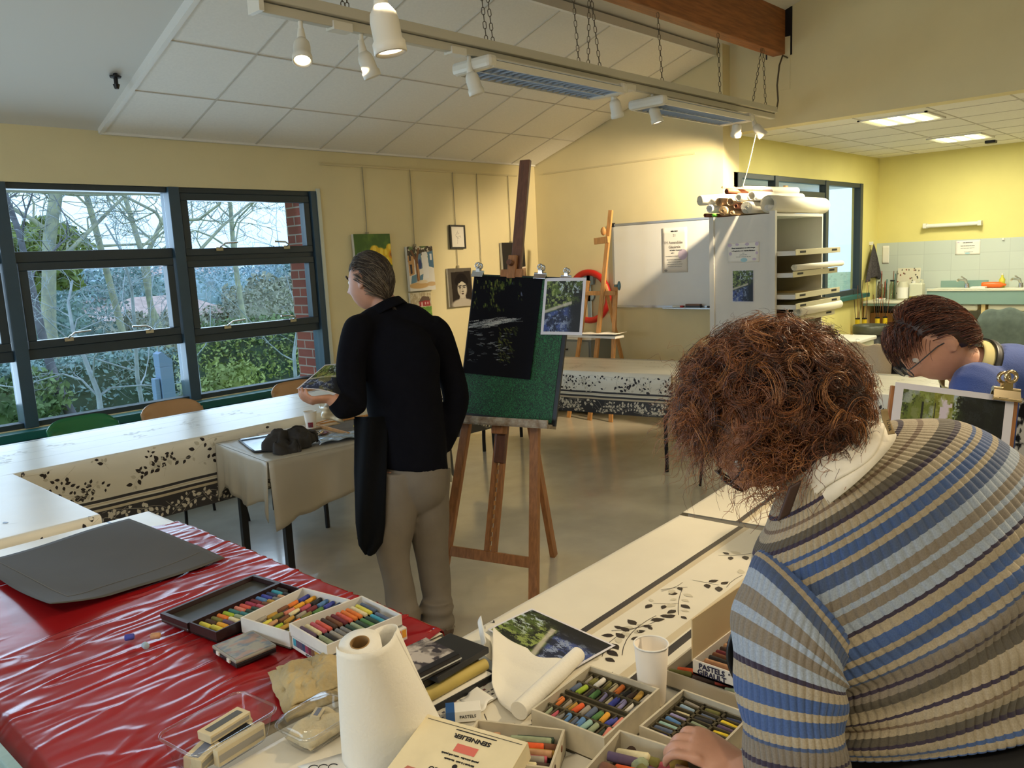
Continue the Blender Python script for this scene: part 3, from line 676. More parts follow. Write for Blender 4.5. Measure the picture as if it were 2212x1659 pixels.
# red plastic sheet
m_red = mat('red_plastic', S(150, 24, 27), .22, noise=.12, nscale=3, spec=.6, bump=.12, bscale=30, dist=.003)
def redsheet():
    x0, x1, y0, y1 = .362, 1.165, 1.30, 2.72; nu, nv = 190, 300; b = MB()
    n1 = vnoise(nv+1, nu+1, 2.2, 31, 3, 13); n2 = vnoise(nv+1, nu+1, 1.6, 32, 3, 9); n3 = vnoise(nv+1, nu+1, 3, 33, 3, 5); n4 = vnoise(nv+1, nu+1, 2, 34, 2, 4)
    def ridge(n, w): return np.exp(-((n-.5)/w)**2)
    H = .0042*ridge(n1, .035)*sst(n4, .3, .6)+.0036*ridge(n2, .03)*sst(n3, .35, .6)+.006*n3+.0018*np.sin(n1*38)*sst(n4, .4, .7)
    for k in (.2, .52, .86):    # fold lines across the sheet
        H += .003*np.exp(-((np.arange(nv+1)[:, None]/nv-k-.03*np.sin(np.arange(nu+1)[None]/nu*4))/.006)**2)
    def fn(u, v):
        i, j = int(round(u*nu)), int(round(v*nv)); h = H[j, i]*.6
        yy = y0+(y1-y0)*v; lo = .10*u*(1-v)   # slanting lower hem
        x = x0-.02+(x1-x0+.06)*u; z = .7440+h
        sk = (x-.765)*.0
        e = max(0, x-1.163); w = max(0, .374-x)
        if e: z = .7440+h*.6-e*1.6; x = 1.163+e*.35+h*1.5
        if w: z = .7440+h*.5-w*.9
        return Vector((x, yy+lo*.4+.012*sin(v*0+u*21)*(1 if v < .02 else 0)+(.012*sin(u*17)+.01*sin(u*40))*(v > .99), z))
    o = b.sheet(fn, nu, nv).build('plastic_sheet', m_red, None); tag(o, 'crinkled shiny red plastic sheet covering the left foreground table', 'table cover')
redsheet()
# ---------------- shell chairs
def shell_chair(label, m, loc, rz, legm, top=.77, coat=None):
    r = thing('shell_chair', label, 'chair', loc, rz, 'plastic shell chairs round the tables')
    def fn(u, v):
        x = (u-.5)*.42*(1-.12*max(0, v-.55)) ; ed = abs(u-.5)*2
        if v < .5: q = v/.5; y, z = -.20+.36*q, .445-.015*sin(pi*q)+.03*ed**4
        else: q = (v-.5)/.5; y, z = .16+.03*sin(q*pi/2)+.09*q-.05*ed**3, .445+(top-.445)*q**.8
        if v > .9: z -= (ed**5)*.05
        return Vector((x, y, z))
    b = MB().sheet(fn, 16, 26); b.build('seat_shell', m, r, thick=.012)
    for sx in (-1, 1):
        for sy in (-1, 1):
            MB().tube([(sx*.13, sy*.12, .435), (sx*.17, sy*.15+(.02 if sy > 0 else -.02), .40), (sx*.21, sy*.19+(.02 if sy > 0 else -.02), 0)], .0095, 8).build('leg', legm, r)
    return r
m_gsh = mat('green_plastic', S(32, 110, 62), .3); m_tsh = mat('tan_plastic', S(178, 136, 92), .4, noise=.06); m_bsh = mat('beige_plastic', S(176, 156, 116), .45)
shell_chair('green plastic chair behind the window row', m_gsh, (1.72, 4.98, 0), 0, M['blackmetal'], .765)
shell_chair('tan chair behind the window row, next to the green chair', m_tsh, (2.24, 4.88, 0), .05, M['blackmetal'], .785)
shell_chair('tan chair behind the window row, right beside the standing man', m_tsh, (3.21, 4.98, 0), 0, M['blackmetal'], .765)
shell_chair('black-legged tan chair at the end of the far table, behind the curly hair', m_tsh, (5.0, 2.62, 0), -pi/2+.5, M['blackmetal'], .80)
# ================================================================== pictures on the window wall
m_wire = mat('hanging_wire', S(150, 140, 112), .5); m_cside = mat('canvas_side', S(216, 210, 196), .8)
for x, z0, l in ((4.377, 1.855, 'first hanging wire, holding the daffodil canvas'), (4.91, 1.74, 'second hanging wire, above the blue and white tree painting'), (5.44, 1.525, 'third hanging wire, behind the framed flower sketch'),
                 (5.763, 1.15, 'hanging wire with an empty hook, right of the sketches'), (6.217, 1.745, 'rightmost hanging wire, behind the easel mast')):
    r = thing('hanging_wire', l, 'wire', (x, WY-.012, 0), 0, 'wires hanging from the picture rail')
    MB().tube([(0, 0, 2.43), (.002, 0, (2.43+z0)/2), (0, 0, z0)], .004, 6).build('wire_strand', m_wire, r); MB().bb((-.012, -.01, z0-.01), (.012, .004, z0+.02)).build('hook', m_wire, r)
def canvas(name, label, x0, x1, z0, z1, pic, tilt=0, th=.03, m='canvaspic', cat='painting', frame=None):
    r = thing(name, label, cat, ((x0+x1)/2, WY-.016, (z0+z1)/2), 0); w, h = x1-x0, z1-z0; r.rotation_euler = (R(-2), tilt, 0)
    if frame:
        f = MB(); q = .016
        f.bb((-w/2, -th, -h/2), (-w/2+q, 0, h/2)); f.bb((w/2-q, -th, -h/2), (w/2, 0, h/2)); f.bb((-w/2+q, -th, -h/2), (w/2-q, 0, -h/2+q)); f.bb((-w/2+q, -th, h/2-q), (w/2-q, 0, h/2))
        f.build('frame', frame, r); w -= .03; h -= .03; th -= .008
    else: MB().bb((-w/2, -th, -h/2), (w/2, 0, h/2)).build('stretcher', m_cside, r)
    obj('picture', pic_mesh(pic, flat((-w/2, -th-.0008, h/2), (w, 0, 0), (0, 0, -h))), M[m], r); return r
# daffodils
p = Pic(96, 100, (60, 96, 26)); n = vnoise(100, 96, 4, 3); p.mix(sst(n, .4, .7)*.7, (96, 130, 40)).mix(sst(p.v, .5, 1)*.5, (40, 70, 20))
for cx, cy, k in ((.58, .5, 1), (1.0, .42, .8), (.3, .85, .9)):
    for i in range(6):
        a = i*pi/3+.3; p.ell(cx+.17*k*cos(a), cy+.17*k*sin(a), .13*k, .11*k, (228, 186, 24)); p.ell(cx+.2*k*cos(a), cy+.2*k*sin(a), .05*k, .07*k, (244, 214, 70))
    p.ell(cx, cy, .1*k, .1*k, (214, 140, 14)); p.ell(cx, cy, .05*k, .05*k, (150, 90, 10))
canvas('daffodil_painting', 'painting of yellow daffodils on green, behind the man’s head', 4.21, 4.605, 1.42, 1.857, p)
# tree and blue windows
p = Pic(90, 120, (226, 222, 212)); n = vnoise(120, 90, 5, 8)
p.poly([(0, 0), (1, 0), (1, .12), (.55, .2), (.0, .34)], (56, 44, 30)); p.mix((p.v < .26)*sst(n, .5, .62), (96, 116, 60)).mix((p.v < .24)*sst(vnoise(120, 90, 14, 9), .58, .7), (214, 206, 180))
p.poly([(.0, .2), (.24, .22), (.22, .62), (.02, .66)], (196, 150, 96)); p.poly([(.06, .40), (.14, .40), (.14, .6), (.07, .62)], (40, 34, 48)); p.poly([(.05, .2), (.13, .22), (.12, .32), (.05, .32)], (60, 50, 52))
p.poly([(.34, .2), (.52, .16), (.55, .5), (.36, .52)], (88, 122, 150)); p.ell(.46, .40, .06, .11, (36, 56, 112)); p.poly([(.78, .14), (1, .1), (1, .5), (.8, .46)], (70, 112, 140)); p.poly([(.86, .18), (.95, .17), (.95, .32), (.87, .32)], (222, 224, 226))
p.poly([(.55, .14), (.76, .12), (.78, .72), (.58, .74)], (228, 226, 222)); p.line((.36, .78), (.33, .3), .08, (112, 70, 38)).line((.33, .34), (.16, .1), .05, (112, 70, 38)).line((.34, .3), (.44, .06), .05, (120, 76, 40)).line((.37, .75), (.36, .4), .03, (196, 140, 84))
p.poly([(.1, .66), (.3, .62), (.28, .8), (.05, .84)], (96, 136, 158)); p.poly([(.42, .66), (.56, .62), (.52, .76), (.4, .8)], (88, 128, 154)); p.ell(.35, .88, .38, .07, (204, 160, 96), .9); p.ell(.85, .86, .2, .05, (206, 164, 104), .8); p.ell(.5, .8, .2, .04, (226, 206, 166), .9)
canvas('tree_painting', 'painting of a brown tree before white walls and blue windows', 4.79, 5.10, 1.332, 1.738, p)
# red barn
p = Pic(84, 90, (206, 196, 168)); n = vnoise(90, 84, 12, 12); p.mix((p.v < .55)*sst(n, .45, .6)*.6, (170, 150, 110))
for i in range(14): p.line((.05+.07*i, .5), (.03+.07*i+.05*sin(i), .05), .008, (140, 116, 84), .6)
p.poly([(.42, .5), (.42, .32), (.62, .18), (.92, .24), (.94, .5)], (158, 40, 44)); p.poly([(.38, .34), (.6, .14), (.9, .18), (.96, .32), (.7, .30)], (98, 76, 60)); p.poly([(.5, .36), (.58, .36), (.58, .5), (.5, .5)], (220, 190, 180), .8)
for x in (.68, .8): p.poly([(x, .36), (x+.06, .36), (x+.06, .44), (x, .44)], (224, 196, 190), .8)
p.mix(p.v > .52, (96, 140, 52)).mix((p.v > .52)*sst(vnoise(90, 84, 9, 13), .5, .65), (130, 166, 70))
canvas('barn_painting', 'small painting of a red barn on green grass, under the tree painting', 4.797, 5.05, 1.055, 1.318, p, th=.02)
# framed flower sketch
p = Pic(70, 80, (226, 220, 206)); g = np.random.default_rng(5)
for i in range(26):
    a = i*.9; c = (.5+.12*cos(a), .45+.12*sin(a)); d = (.5+.3*cos(a+.3)*g.random(), .45+.3*sin(a+.3)*g.random()); p.line(c, d, .008, (120, 112, 104), .8)
p.line((.5, .5), (.46, .85), .008, (120, 112, 104))
canvas('flower_sketch', 'small black-framed pencil sketch of a flower', 5.345, 5.545, 1.705, 1.93, p, R(1.5), .022, 'canvaspic', 'drawing', M['black'])
# face drawing
p = Pic(96, 110, (104, 98, 88)); p.poly([(.12, .1), (.95, .08), (.98, .92), (.14, .95)], (44, 39, 36)); n = vnoise(110, 96, 8, 21); p.mix(n*.25, (70, 62, 56))
p.ell(.55, .28, .22, .15, (30, 26, 26), .9).ell(.36, .34, .1, .1, (34, 30, 29), .9).ell(.74, .34, .1, .1, (34, 30, 29), .9); p.poly([(.46, .68), (.66, .68), (.72, .84), (.4, .84)], (168, 160, 146)); p.ell(.56, .94, .46, .14, (176, 168, 154)); p.ell(.56, .55, .2, .21, (190, 182, 166)).ell(.56, .66, .13, .13, (186, 178, 162)); p.ell(.46, .56, .06, .12, (150, 142, 128), .6)
for x in (.47, .65): p.line((x-.06, .47), (x+.06, .46), .02, (30, 26, 26)); p.ell(x, .51, .05, .018, (34, 30, 30)).ell(x, .512, .018, .012, (210, 206, 196), .6)
p.line((.57, .5), (.59, .60), .015, (140, 132, 118)).line((.54, .615), (.61, .615), .015, (70, 62, 58)); p.ell(.57, .67, .05, .018, (92, 66, 62)); p.line((.52, .67), (.62, .67), .008, (50, 40, 40)); p.poly([(.44, .40), (.56, .34), (.7, .40), (.72, .34), (.56, .27), (.4, .34)], (36, 32, 31))
canvas('portrait_drawing', 'grey charcoal portrait of a face on a grey sheet', 5.285, 5.60, 1.148, 1.518, p, R(.6), .018, 'pastelpic', 'drawing')
# dark picture behind the mast
p = Pic(80, 90, (26, 24, 26)); p.ell(.52, .4, .1, .2, (150, 156, 166), .9).ell(.5, .55, .08, .14, (196, 200, 206), .8).ell(.58, .26, .06, .07, (206, 170, 130)); p.strokes(30, (.4, .3, .66, .65), 1.1, .05, .02, [(220, 224, 230), (90, 98, 112), (40, 44, 56)], 3); p.poly([(0, .78), (.7, .7), (1, .74), (1, 1), (0, 1)], (150, 120, 92)); p.line((0, .8), (1, .72), .03, (216, 200, 180)); p.poly([(.1, .86), (.6, .8), (.6, .88), (.1, .95)], (60, 48, 44))
canvas('night_painting', 'dark picture with a pale figure, behind the easel mast', 6.045, 6.39, 1.39, 1.748, p, R(.5))
# ================================================================== main easel
er = thing('studio_easel', 'brown wooden studio easel holding the green board in the middle of the room', 'easel', (2.558, 2.609, 0), math.atan2(-.965, .26))
LN = .245; UPN = Vector((0, LN, 1)).normalized(); NRM = Vector((0, -1, LN)).normalized()   # plane of the easel front
def EP(x, z, off=0.): return Vector((x, LN*z, z))+NRM*off
wu = NRM
MB().bar(EP(.238, 0), EP(.155, 1.30), .046, .03, wu).build('front_leg', M['wood'], er, bevel=.003); MB().bar(EP(-.275, .0), EP(-.135, 1.30), .046, .03, wu).build('front_leg', M['wood'], er, bevel=.003)
MB().bar(EP(.215, .18, -.002), EP(-.262, .18, -.002), .05, .022, wu).build('crossbar', M['wood'], er, bevel=.003); MB().bar(EP(.16, 1.22, -.002), EP(-.15, 1.22, -.002), .05, .022, wu).build('crossbar', M['wood'], er, bevel=.003)
MB().bar(EP(.02, 1.28, -.03), Vector((.075, .58, 0)), .046, .028, (1, 0, 0)).build('rear_leg', M['wood'], er, bevel=.003)
b = MB().bar(EP(-.036, .17, -.012), EP(.0, 1.25, -.012), .022, .03, wu).bar(EP(.004, .17, -.012), EP(.04, 1.25, -.012), .022, .03, wu); b.build('centre_guide', M['wood'], er, bevel=.002)
b = MB(); 
for i in range(14): z = .22+i*.042; b.bar(EP(-.020+.036*(z-.17)/1.08, z, -.008), EP(.006+.036*(z-.17)/1.08, z, -.008), .022, .006, wu)
b.build('ratchet', M['lightwood'], er)
MB().bar(EP(.012, .62, .006), EP(.047, 2.065, .006), .056, .024, wu).build('mast', M['darkwood'], er, bevel=.004)
b = MB().bar(EP(.295, .803, .045), EP(-.262, .803, .045), .10, .02, UPN); b.bar(EP(.295, .815, .092), EP(-.262, .815, .092), .012, .034, UPN); b.build('tray', mat('paint_crusted_wood', S(178, 168, 150), .7, col2=S(134, 112, 88), nscale=30, bump=.8, bscale=60), er, bevel=.002)
MB().bar(EP(-.02, .78, .03), EP(.045, .78, .03), .05, .05, UPN).build('tray_block', M['wood'], er, bevel=.004)
b = MB().bar(EP(-.035, 1.50, .03), EP(.085, 1.50, .03), .02, .07, UPN); b.bar(EP(.026, 1.49, .035), EP(.028, 1.60, .035), .045, .02, wu); b.build('top_clamp', M['wood'], er, bevel=.003)
MB().cyl(EP(.027, 1.56, .045), EP(.027, 1.56, .075), .014, n=10).build('clamp_knob', M['darkwood'], er)
# green drawing board on it, slightly tilted
def bd(x, y, off): # board coordinates: x right, y up from the lower edge
    a = R(-3.6); c = EP(.040, .822, .0)+UPN*0; return c+Vector((1, 0, 0))*(x*cos(a)-y*sin(a))+UPN*(x*sin(a)+y*cos(a))+NRM*off
def bdw(o): o.matrix_world = er.matrix_basis.copy(); return o
m_green = bpy.data.materials.new('green_speckled_board'); m_green.use_nodes = True; n = m_green.node_tree; bs = n.nodes['Principled BSDF']; tcn = n.nodes.new('ShaderNodeTexCoord'); nz = n.nodes.new('ShaderNodeTexNoise'); nz.inputs['Scale'].default_value = 95; nz.inputs['Detail'].default_value = 6; nz.inputs['Distortion'].default_value = 2.5
rr_ = n.nodes.new('ShaderNodeValToRGB'); e = rr_.color_ramp.elements; e[0].position = .42; e[0].color = S(8, 38, 22); e[1].position = .6; e[1].color = S(30, 112, 62); e.new(.5).color = S(14, 66, 36)
n.links.new(tcn.outputs['Object'], nz.inputs['Vector']); n.links.new(nz.outputs[0], rr_.inputs[0]); n.links.new(rr_.outputs[0], bs.inputs['Base Color']); bs.inputs['Roughness'].default_value = .6
board = thing('drawing_board', 'green speckled drawing board with a dark edge on the studio easel', 'drawing board', er.location, er.rotation_euler.z)
BW, BH = .268, .70
def slab(pts, o0, o1):
    vs = [bd(x, y, o0) for x, y in pts]+[bd(x, y, o1) for x, y in pts]; n = len(pts)
    return MB().add(vs, [tuple(range(n))[::-1], tuple(range(n, 2*n))]+[(i, (i+1) % n, n+(i+1) % n, n+i) for i in range(n)])
slab([(-BW, 0), (BW, 0), (BW, BH), (-BW, BH)], .022, .036).build('board_panel', M['black'], board)
slab([(-BW+.012, .012), (BW-.02, .012), (BW-.02, BH-.006), (-BW+.012, BH-.006)], .0362, .0385).build('green_face', m_green, board)
# black paper with the pastel river
p = Pic(150, 200, (20, 20, 25)); n1 = vnoise(200, 150, 6, 41); n2 = vnoise(200, 150, 16, 42)
tree = (p.v < .36)*sst(n1, .47, .62)*(p.u < .8)
p.strokes(420, (.02, .02, .74, .34), 1.2, .012, .010, [(70, 84, 40), (104, 116, 50), (44, 60, 34), (128, 132, 62), (30, 44, 30)], 6, .8, tree); p.strokes(40, (.52, .02, .74, .2), 1.4, .012, .014, [(120, 132, 160), (150, 160, 180)], 7, .7, tree)
p.strokes(190, (.02, .40, .72, .52), -.14, .07, .005, [(176, 182, 186), (214, 214, 210), (140, 148, 152)], 8, .8, sst(-np.abs(p.v-(.52-.16*p.u)), -.05, -.01), .06); p.strokes(90, (.0, .44, .5, .54), -.12, .05, .006, [(196, 198, 196), (160, 166, 170)], 14, .8, sst(-np.abs(p.v-(.535-.14*p.u)), -.03, -.005), .06)
p.strokes(230, (.02, .56, .66, .88), -.05, .03, .006, [(150, 158, 166), (104, 116, 128), (180, 184, 186)], 9, .7, sst(n2, .42, .58)*(1-sst(p.v, .6, .95)), .1); p.strokes(90, (.45, .5, .72, .85), .5, .014, .010, [(96, 104, 44), (66, 78, 40), (120, 124, 60)], 10, .7, sst(n1, .4, .6))
pp = thing('pastel_drawing', 'black paper with an unfinished pastel of a river, clipped to the green board', 'drawing', er.location, er.rotation_euler.z)
px0, px1, py0, py1 = -BW+.008, .115, .205, .692
def fp(u, v): c = max(0, v-.86)/.14; r_ = max(0, u-.9)/.1; return bd(px0+(px1-px0)*u, py1+(py0-py1)*v, .0405+.004*c*c+.006*r_*r_*v)
obj('drawn_sheet', pic_mesh(p, fp), M['pastelpic'], pp)
# photo print sticking out at the right
def river_pic(w, h, seed, blue=1., warm=0):
    p = Pic(w, h, (30, 34, 26)); n1 = vnoise(h, w, 6, seed, 6)+.18*(np.random.default_rng(seed).random((h, w))-.5); n2 = vnoise(h, w, 15, seed+1, 5)+.2*(np.random.default_rng(seed+5).random((h, w))-.5)
    p.mix((p.v < .62)*sst(n1, .40, .66), (86, 106, 44)).mix((p.v < .5)*sst(n2, .5, .62)*(1-sst(p.u, .55, .95)), (140, 156, 84)); p.mix((p.v < .3)*sst(n2, .56, .66)*sst(p.u, .2, .4), (170, 186, 196)); p.mix(sst(p.u-.35*(1-p.v), .55, .8)*.75, (18, 20, 22))
    bank = sst(-np.abs(p.v-(.60-.24*p.u)), -.05, -.015)*(p.u < .75); p.mix(bank*.85, (196, 190, 176))
    wat = sst(p.v-(.62-.22*p.u), 0, .06); p.mix(wat, (34, 42, 66)); p.mix(wat*sst(n1, .45, .62)*blue*(1-sst(p.u, .6, .9)), (64, 82, 142)).mix(wat*sst(n2, .55, .66)*(1-sst(p.u, .7, .95)), (132, 146, 176)); p.mix(wat*sst(p.u, .55, .85)*.85, (16, 18, 20)); return p
def print_thing(name, label, pic, fn, margin, pg=None, cat='photograph', parent_xf=None):
    w, h = pic.w, pic.h; full = Pic(w, h, (216, 214, 222)); mx, my = int(w*margin), int(h*margin*.8)
    yy = np.linspace(0, h-1, h-2*my).astype(int); xx = np.linspace(0, w-1, w-2*mx).astype(int); full.a[my:h-my, mx:w-mx] = pic.a[yy][:, xx]
    r = thing(name, label, cat, *(parent_xf or ((0, 0, 0), 0))); o = obj('printed_sheet', pic_mesh(full, fn), M['print'], r); q = o.modifiers.new('thickness', 'SOLIDIFY'); q.thickness = .0008; q.offset = -1; return r
print_thing('photo_print', 'white-bordered photo of a river, clipped to the right edge of the green board', river_pic(90, 110, 51), lambda u, v: bd(.128+.212*u+.012*v, .690-.268*v+.01*u, .044+.006*sin(u*3)), .07, parent_xf=(er.location, er.rotation_euler.z))
def bulldog(label, c, xax, yax, loc, rz, s=1., m=None, grp='bulldog clips on the green board'):
    """spring clip: jaw along xax, handles rising along yax"""
    r = thing('bulldog_clip', label, 'clip', loc, rz, grp); x = Vector(xax).normalized(); y = Vector(yax).normalized(); z = x.cross(y); c = Vector(c); m = m or M['chrome']
    def P(a, b, d): return c+x*a*s+y*b*s+z*d*s
    j = MB()
    for sg in (1, -1):
        j.add([P(-.034, -.012, sg*.007), P(.034, -.012, sg*.007), P(.032, .012, sg*.002), P(-.032, .012, sg*.002), P(-.034, -.012, sg*.010), P(.034, -.012, sg*.010), P(.032, .014, sg*.005), P(-.032, .014, sg*.005)], [(0, 1, 2, 3), (7, 6, 5, 4), (0, 4, 5, 1), (1, 5, 6, 2), (2, 6, 7, 3), (3, 7, 4, 0)])
    j.cyl(P(-.034, -.012, .008), P(.034, -.012, .008), .004*s, n=8); j.cyl(P(-.033, .013, 0), P(.033, .013, 0), .006*s, n=10)
    j.build('jaw', m, r)
    for sg in (1, -1):
        a = MB(); o0 = sg*.006
        a.add([P(-.012, .012, o0), P(.012, .012, o0), P(.008, .034, sg*.012), P(-.008, .034, sg*.012)], [(0, 1, 2, 3)]); a.tube([P(.013*cos(t), .044+.013*sin(t), sg*.014) for t in np.linspace(0, 2*pi, 13)[:-1]], .0042*s, 6, close=True)
        a.build('grip_loop', m, r, thick=.0012)
    return r
for x, y, l, s in ((-.245, .70, 'bulldog clip at the upper left corner of the green board', .95), (.10, .70, 'bulldog clip at the top of the green board beside the photo', .95), (.235, .695, 'bulldog clip holding the river photo', .8)):
    bulldog(l, bd(x, y, .040), bd(1, 0, 0)-bd(0, 0, 0), bd(0, 1, 0)-bd(0, 0, 0), er.location, er.rotation_euler.z, s)
bulldog('dark bulldog clip on the left edge of the green board', bd(-BW-.002, .205, .038), bd(0, 1, 0)-bd(0, 0, 0), bd(-1, 0, 0)-bd(0, 0, 0), er.location, er.rotation_euler.z, .7, M['blackmetal'])
# ================================================================== second easel, by the whiteboard
r = thing('field_easel', 'light wooden easel standing by the whiteboard wall in front of the red ring', 'easel', (6.14, 4.59, 0), -pi/2)
MB().bar((.13, -.02, 0), (.125, .13, 1.30), .04, .022, (0, 1, 0)).build('front_leg', M['lightwood'], r, bevel=.002); MB().bar((-.36, -.05, 0), (-.19, .12, 1.34), .04, .022, (0, 1, 0)).build('front_leg', M['lightwood'], r, bevel=.002)
MB().bar((-.1, -.05, .0), (.07, .16, 1.99), .042, .024, (0, 1, 0)).build('mast', M['lightwood'], r, bevel=.002); MB().bar((.15, .09, 1.22), (-.22, .09, 1.22), .04, .02, (0, 1, 0)).build('crossbar', M['lightwood'], r, bevel=.002)
MB().bar((.0, .13, 1.3), (.08, .45, 0), .036, .022, (1, 0, 0)).build('rear_leg', M['lightwood'], r, bevel=.002); MB().bar((-.06, .07, 1.71), (.10, .07, 1.72), .03, .06, (0, 0, 1)).build('top_clamp', M['lightwood'], r, bevel=.002)
MB().ball((.02, .10, 1.80), (.03, .02, .04)).build('clamp_knob', M['lightwood'], r); b = MB().cyl((.15, .08, 1.29), (.19, .07, 1.29), .012, n=8).ball((.205, .07, 1.29), (.018, .015, .045), 10)
b.build('wing_knob', mat('steel_blue', S(96, 128, 140), .4, .4), r)
b = MB().bb((-.40, -.12, .815), (.28, .02, .835)); b.sheet(lambda u, v: Vector((-.42+.72*u, -.14+.18*v, .838+.008*sin(u*20)*v+.02*u)), 14, 4); b.build('tray_shelf', M['paper'], r, thick=.003)
# red hoop behind it
r = thing('red_hoop', 'red hose ring hanging on the wall behind the light easel', 'hoop', (6.60, 5.04, 1.165))
MB().tube([(.0, .245*cos(t), .245*sin(t)) for t in np.linspace(0, 2*pi, 49)[:-1]], .032, 12, close=True).build('ring', mat('red_rubber', S(186, 34, 28), .35), r)
b = MB().cyl((.04, 0, 0), (.0, 0, 0), .05).bb((.0, -.02, -.23), (.02, .02, .23)).bb((.0, -.06, .12), (.03, .06, .22)); b.build('hose_bracket', mat('blue_grey_metal', S(120, 138, 150), .4), r)
# grey cabinet with papers below it
r = thing('low_cabinet', 'low grey cabinet in the corner behind the light easel', 'cabinet', (6.46, 5.13, 0))
MB().bb((-.18, -.34, .05), (.18, .34, .76)).build('carcass', mat('grey_metal', S(132, 138, 136), .45), r, bevel=.004)
for i in range(3): d = MB().bb((-.192, -.32, .08+.225*i), (-.182, .32, .29+.225*i)).build('drawer', mat('drawer_grey', S(140, 146, 144), .45), r, bevel=.003); MB().bb((-.21, -.06, .2+.225*i), (-.192, .06, .215+.225*i)).build('handle', M['blackmetal'], d)
MB().bb((-.20, -.36, .76), (.18, .36, .78)).build('cabinet_top', M['paper'], r)
g = np.random.default_rng(2)
for i in range(4):
    q = thing('paper_sheet', ['lowest', 'second', 'third', 'topmost'][i]+' loose sheet on the grey cabinet by the light easel', 'paper', (6.46, 5.05+.03*i, .7815+.006*i), g.normal()*.2, 'papers on the grey cabinet'); MB().sheet(lambda u, v: Vector((-.14+.28*u, -.2+.4*v, .004*sin(5*u+4*v+i))), 6, 8).build('leaf_of_paper', M['paper'], q, thick=.001)
# ================================================================== whiteboard
m_wb = mat('whiteboard_enamel', S(226, 226, 220), .28, noise=.03, nscale=3); m_alu = mat('aluminium', S(190, 190, 188), .35, .8)
r = thing('whiteboard', 'whiteboard on the wall with a notice on it', 'whiteboard', (WX, 4.15, 1.46))
MB().bb((-.018, -.585, -.39), (-.002, .585, .40)).build('writing_surface', m_wb, r)
b = MB(); b.bb((-.024, -.6, .395), (0, .6, .415)); b.bb((-.024, -.6, -.405), (0, .6, -.385)); b.bb((-.024, .58, -.385), (0, .6, .395)); b.bb((-.024, -.6, -.385), (0, -.58, .395)); b.build('frame', m_alu, r)
MB().bb((-.075, -.58, -.412), (-.0, .0, -.40)).build('pen_tray', m_alu, r)
for y, z in ((.59, .405), (-.59, .405), (.59, -.395)): MB().bb((-.027, y-.02, z-.02), (0, y+.02, z+.02)).build('corner_cap', M['black'], r, bevel=.004)
def sheet_notice(name, label, y0, y1, z0, z1, x, lines, cat='notice', col='paper', yrev=True, deco=None):
    """sheet pinned on a wall facing -x; y falls towards the right"""
    r = thing(name, label, cat, (x, 0, 0)); MB().sheet(lambda u, v: Vector((-.0015, y1+(y0-y1)*u, z1+(z0-z1)*v)), 8, 8).build('sheet', M[col], r, thick=.0006)
    for (txt, cy, cz, sz, bold, m) in lines:
        letters(txt, sz, frame3((-.0028, y1+(y0-y1)*cy, z1+(z0-z1)*cz), (0, -1, 0), (0, 0, 1)), M[m], r, bold)
    for (cy, cz, w, h, m) in (deco or []): c = MB(); yc, zc = y1+(y0-y1)*cy, z1+(z0-z1)*cz; c.add([(-.0024, yc+w*cos(t), zc+h*sin(t)) for t in np.linspace(0, 2*pi, 17)[:-1]], [tuple(range(16))]); c.build('printed_shape', M[m] if isinstance(m, str) else m, r)
    return r
m_lil = mat('lilac_print', S(200, 186, 206), .7); m_sky = mat('sky_blue_print', S(164, 204, 212), .7)
sheet_notice('whiteboard_notice', 'printed notice reading Assemblée Générale stuck on the whiteboard', 3.905, 4.175, 1.385, 1.80, WX-.021, [('MERCREDI', .5, .08, .016, .0006, 'ink'), ('21', .5, .17, .034, .0004, 'greyink'), ('11H Assemblée', .42, .33, .034, .0012, 'greyink'), ('Générale', .5, .43, .034, .0012, 'greyink'), ('de l’atelier de peinture', .55, .50, .014, .0004, 'ink'), ('salle 4', .42, .56, .014, .0004, 'ink'), ('au programme de la réunion', .4, .63, .012, 0, 'ink'),
    ('bilan de l’année, projets, exposition', .48, .71, .011, 0, 'ink'), ('élection du bureau et questions', .5, .76, .011, 0, 'ink'), ('venez nombreux, merci de confirmer', .5, .81, .011, 0, 'ink'), ('votre présence auprès du bureau', .5, .86, .011, 0, 'ink')], deco=[(.14, .95, .018, .012, 'greyink'), (.82, .6, .05, .05, m_lil)])
r = thing('board_marker', 'red and white marker lying in the whiteboard tray', 'marker', (WX-.05, 3.99, 1.069)); MB().cyl((0, .06, 0), (0, -.02, 0), .009, n=10).build('barrel', M['whiteplastic'], r); MB().cyl((0, -.02, 0), (0, -.05, 0), .010, n=10).build('cap', mat('red_cap', S(180, 40, 36), .4), r)
r = thing('board_eraser', 'brown whiteboard eraser in the tray', 'eraser', (WX-.05, 3.83, 1.06)); MB().bb((-.02, -.075, 0), (.02, .075, .018)).build('felt', M['black'], r); MB().bb((-.021, -.076, .018), (.021, .076, .034)).build('grip', mat('brown_grip', S(110, 78, 60), .5), r, bevel=.003)
r = thing('board_marker', 'dark marker at the right end of the whiteboard tray', 'marker', (WX-.05, 3.64, 1.068)); MB().cyl((0, .05, 0), (0, -.02, 0), .009, n=10).build('barrel', M['black'], r); MB().cyl((0, -.02, 0), (0, -.05, 0), .010, n=10).build('cap', M['black'], r)
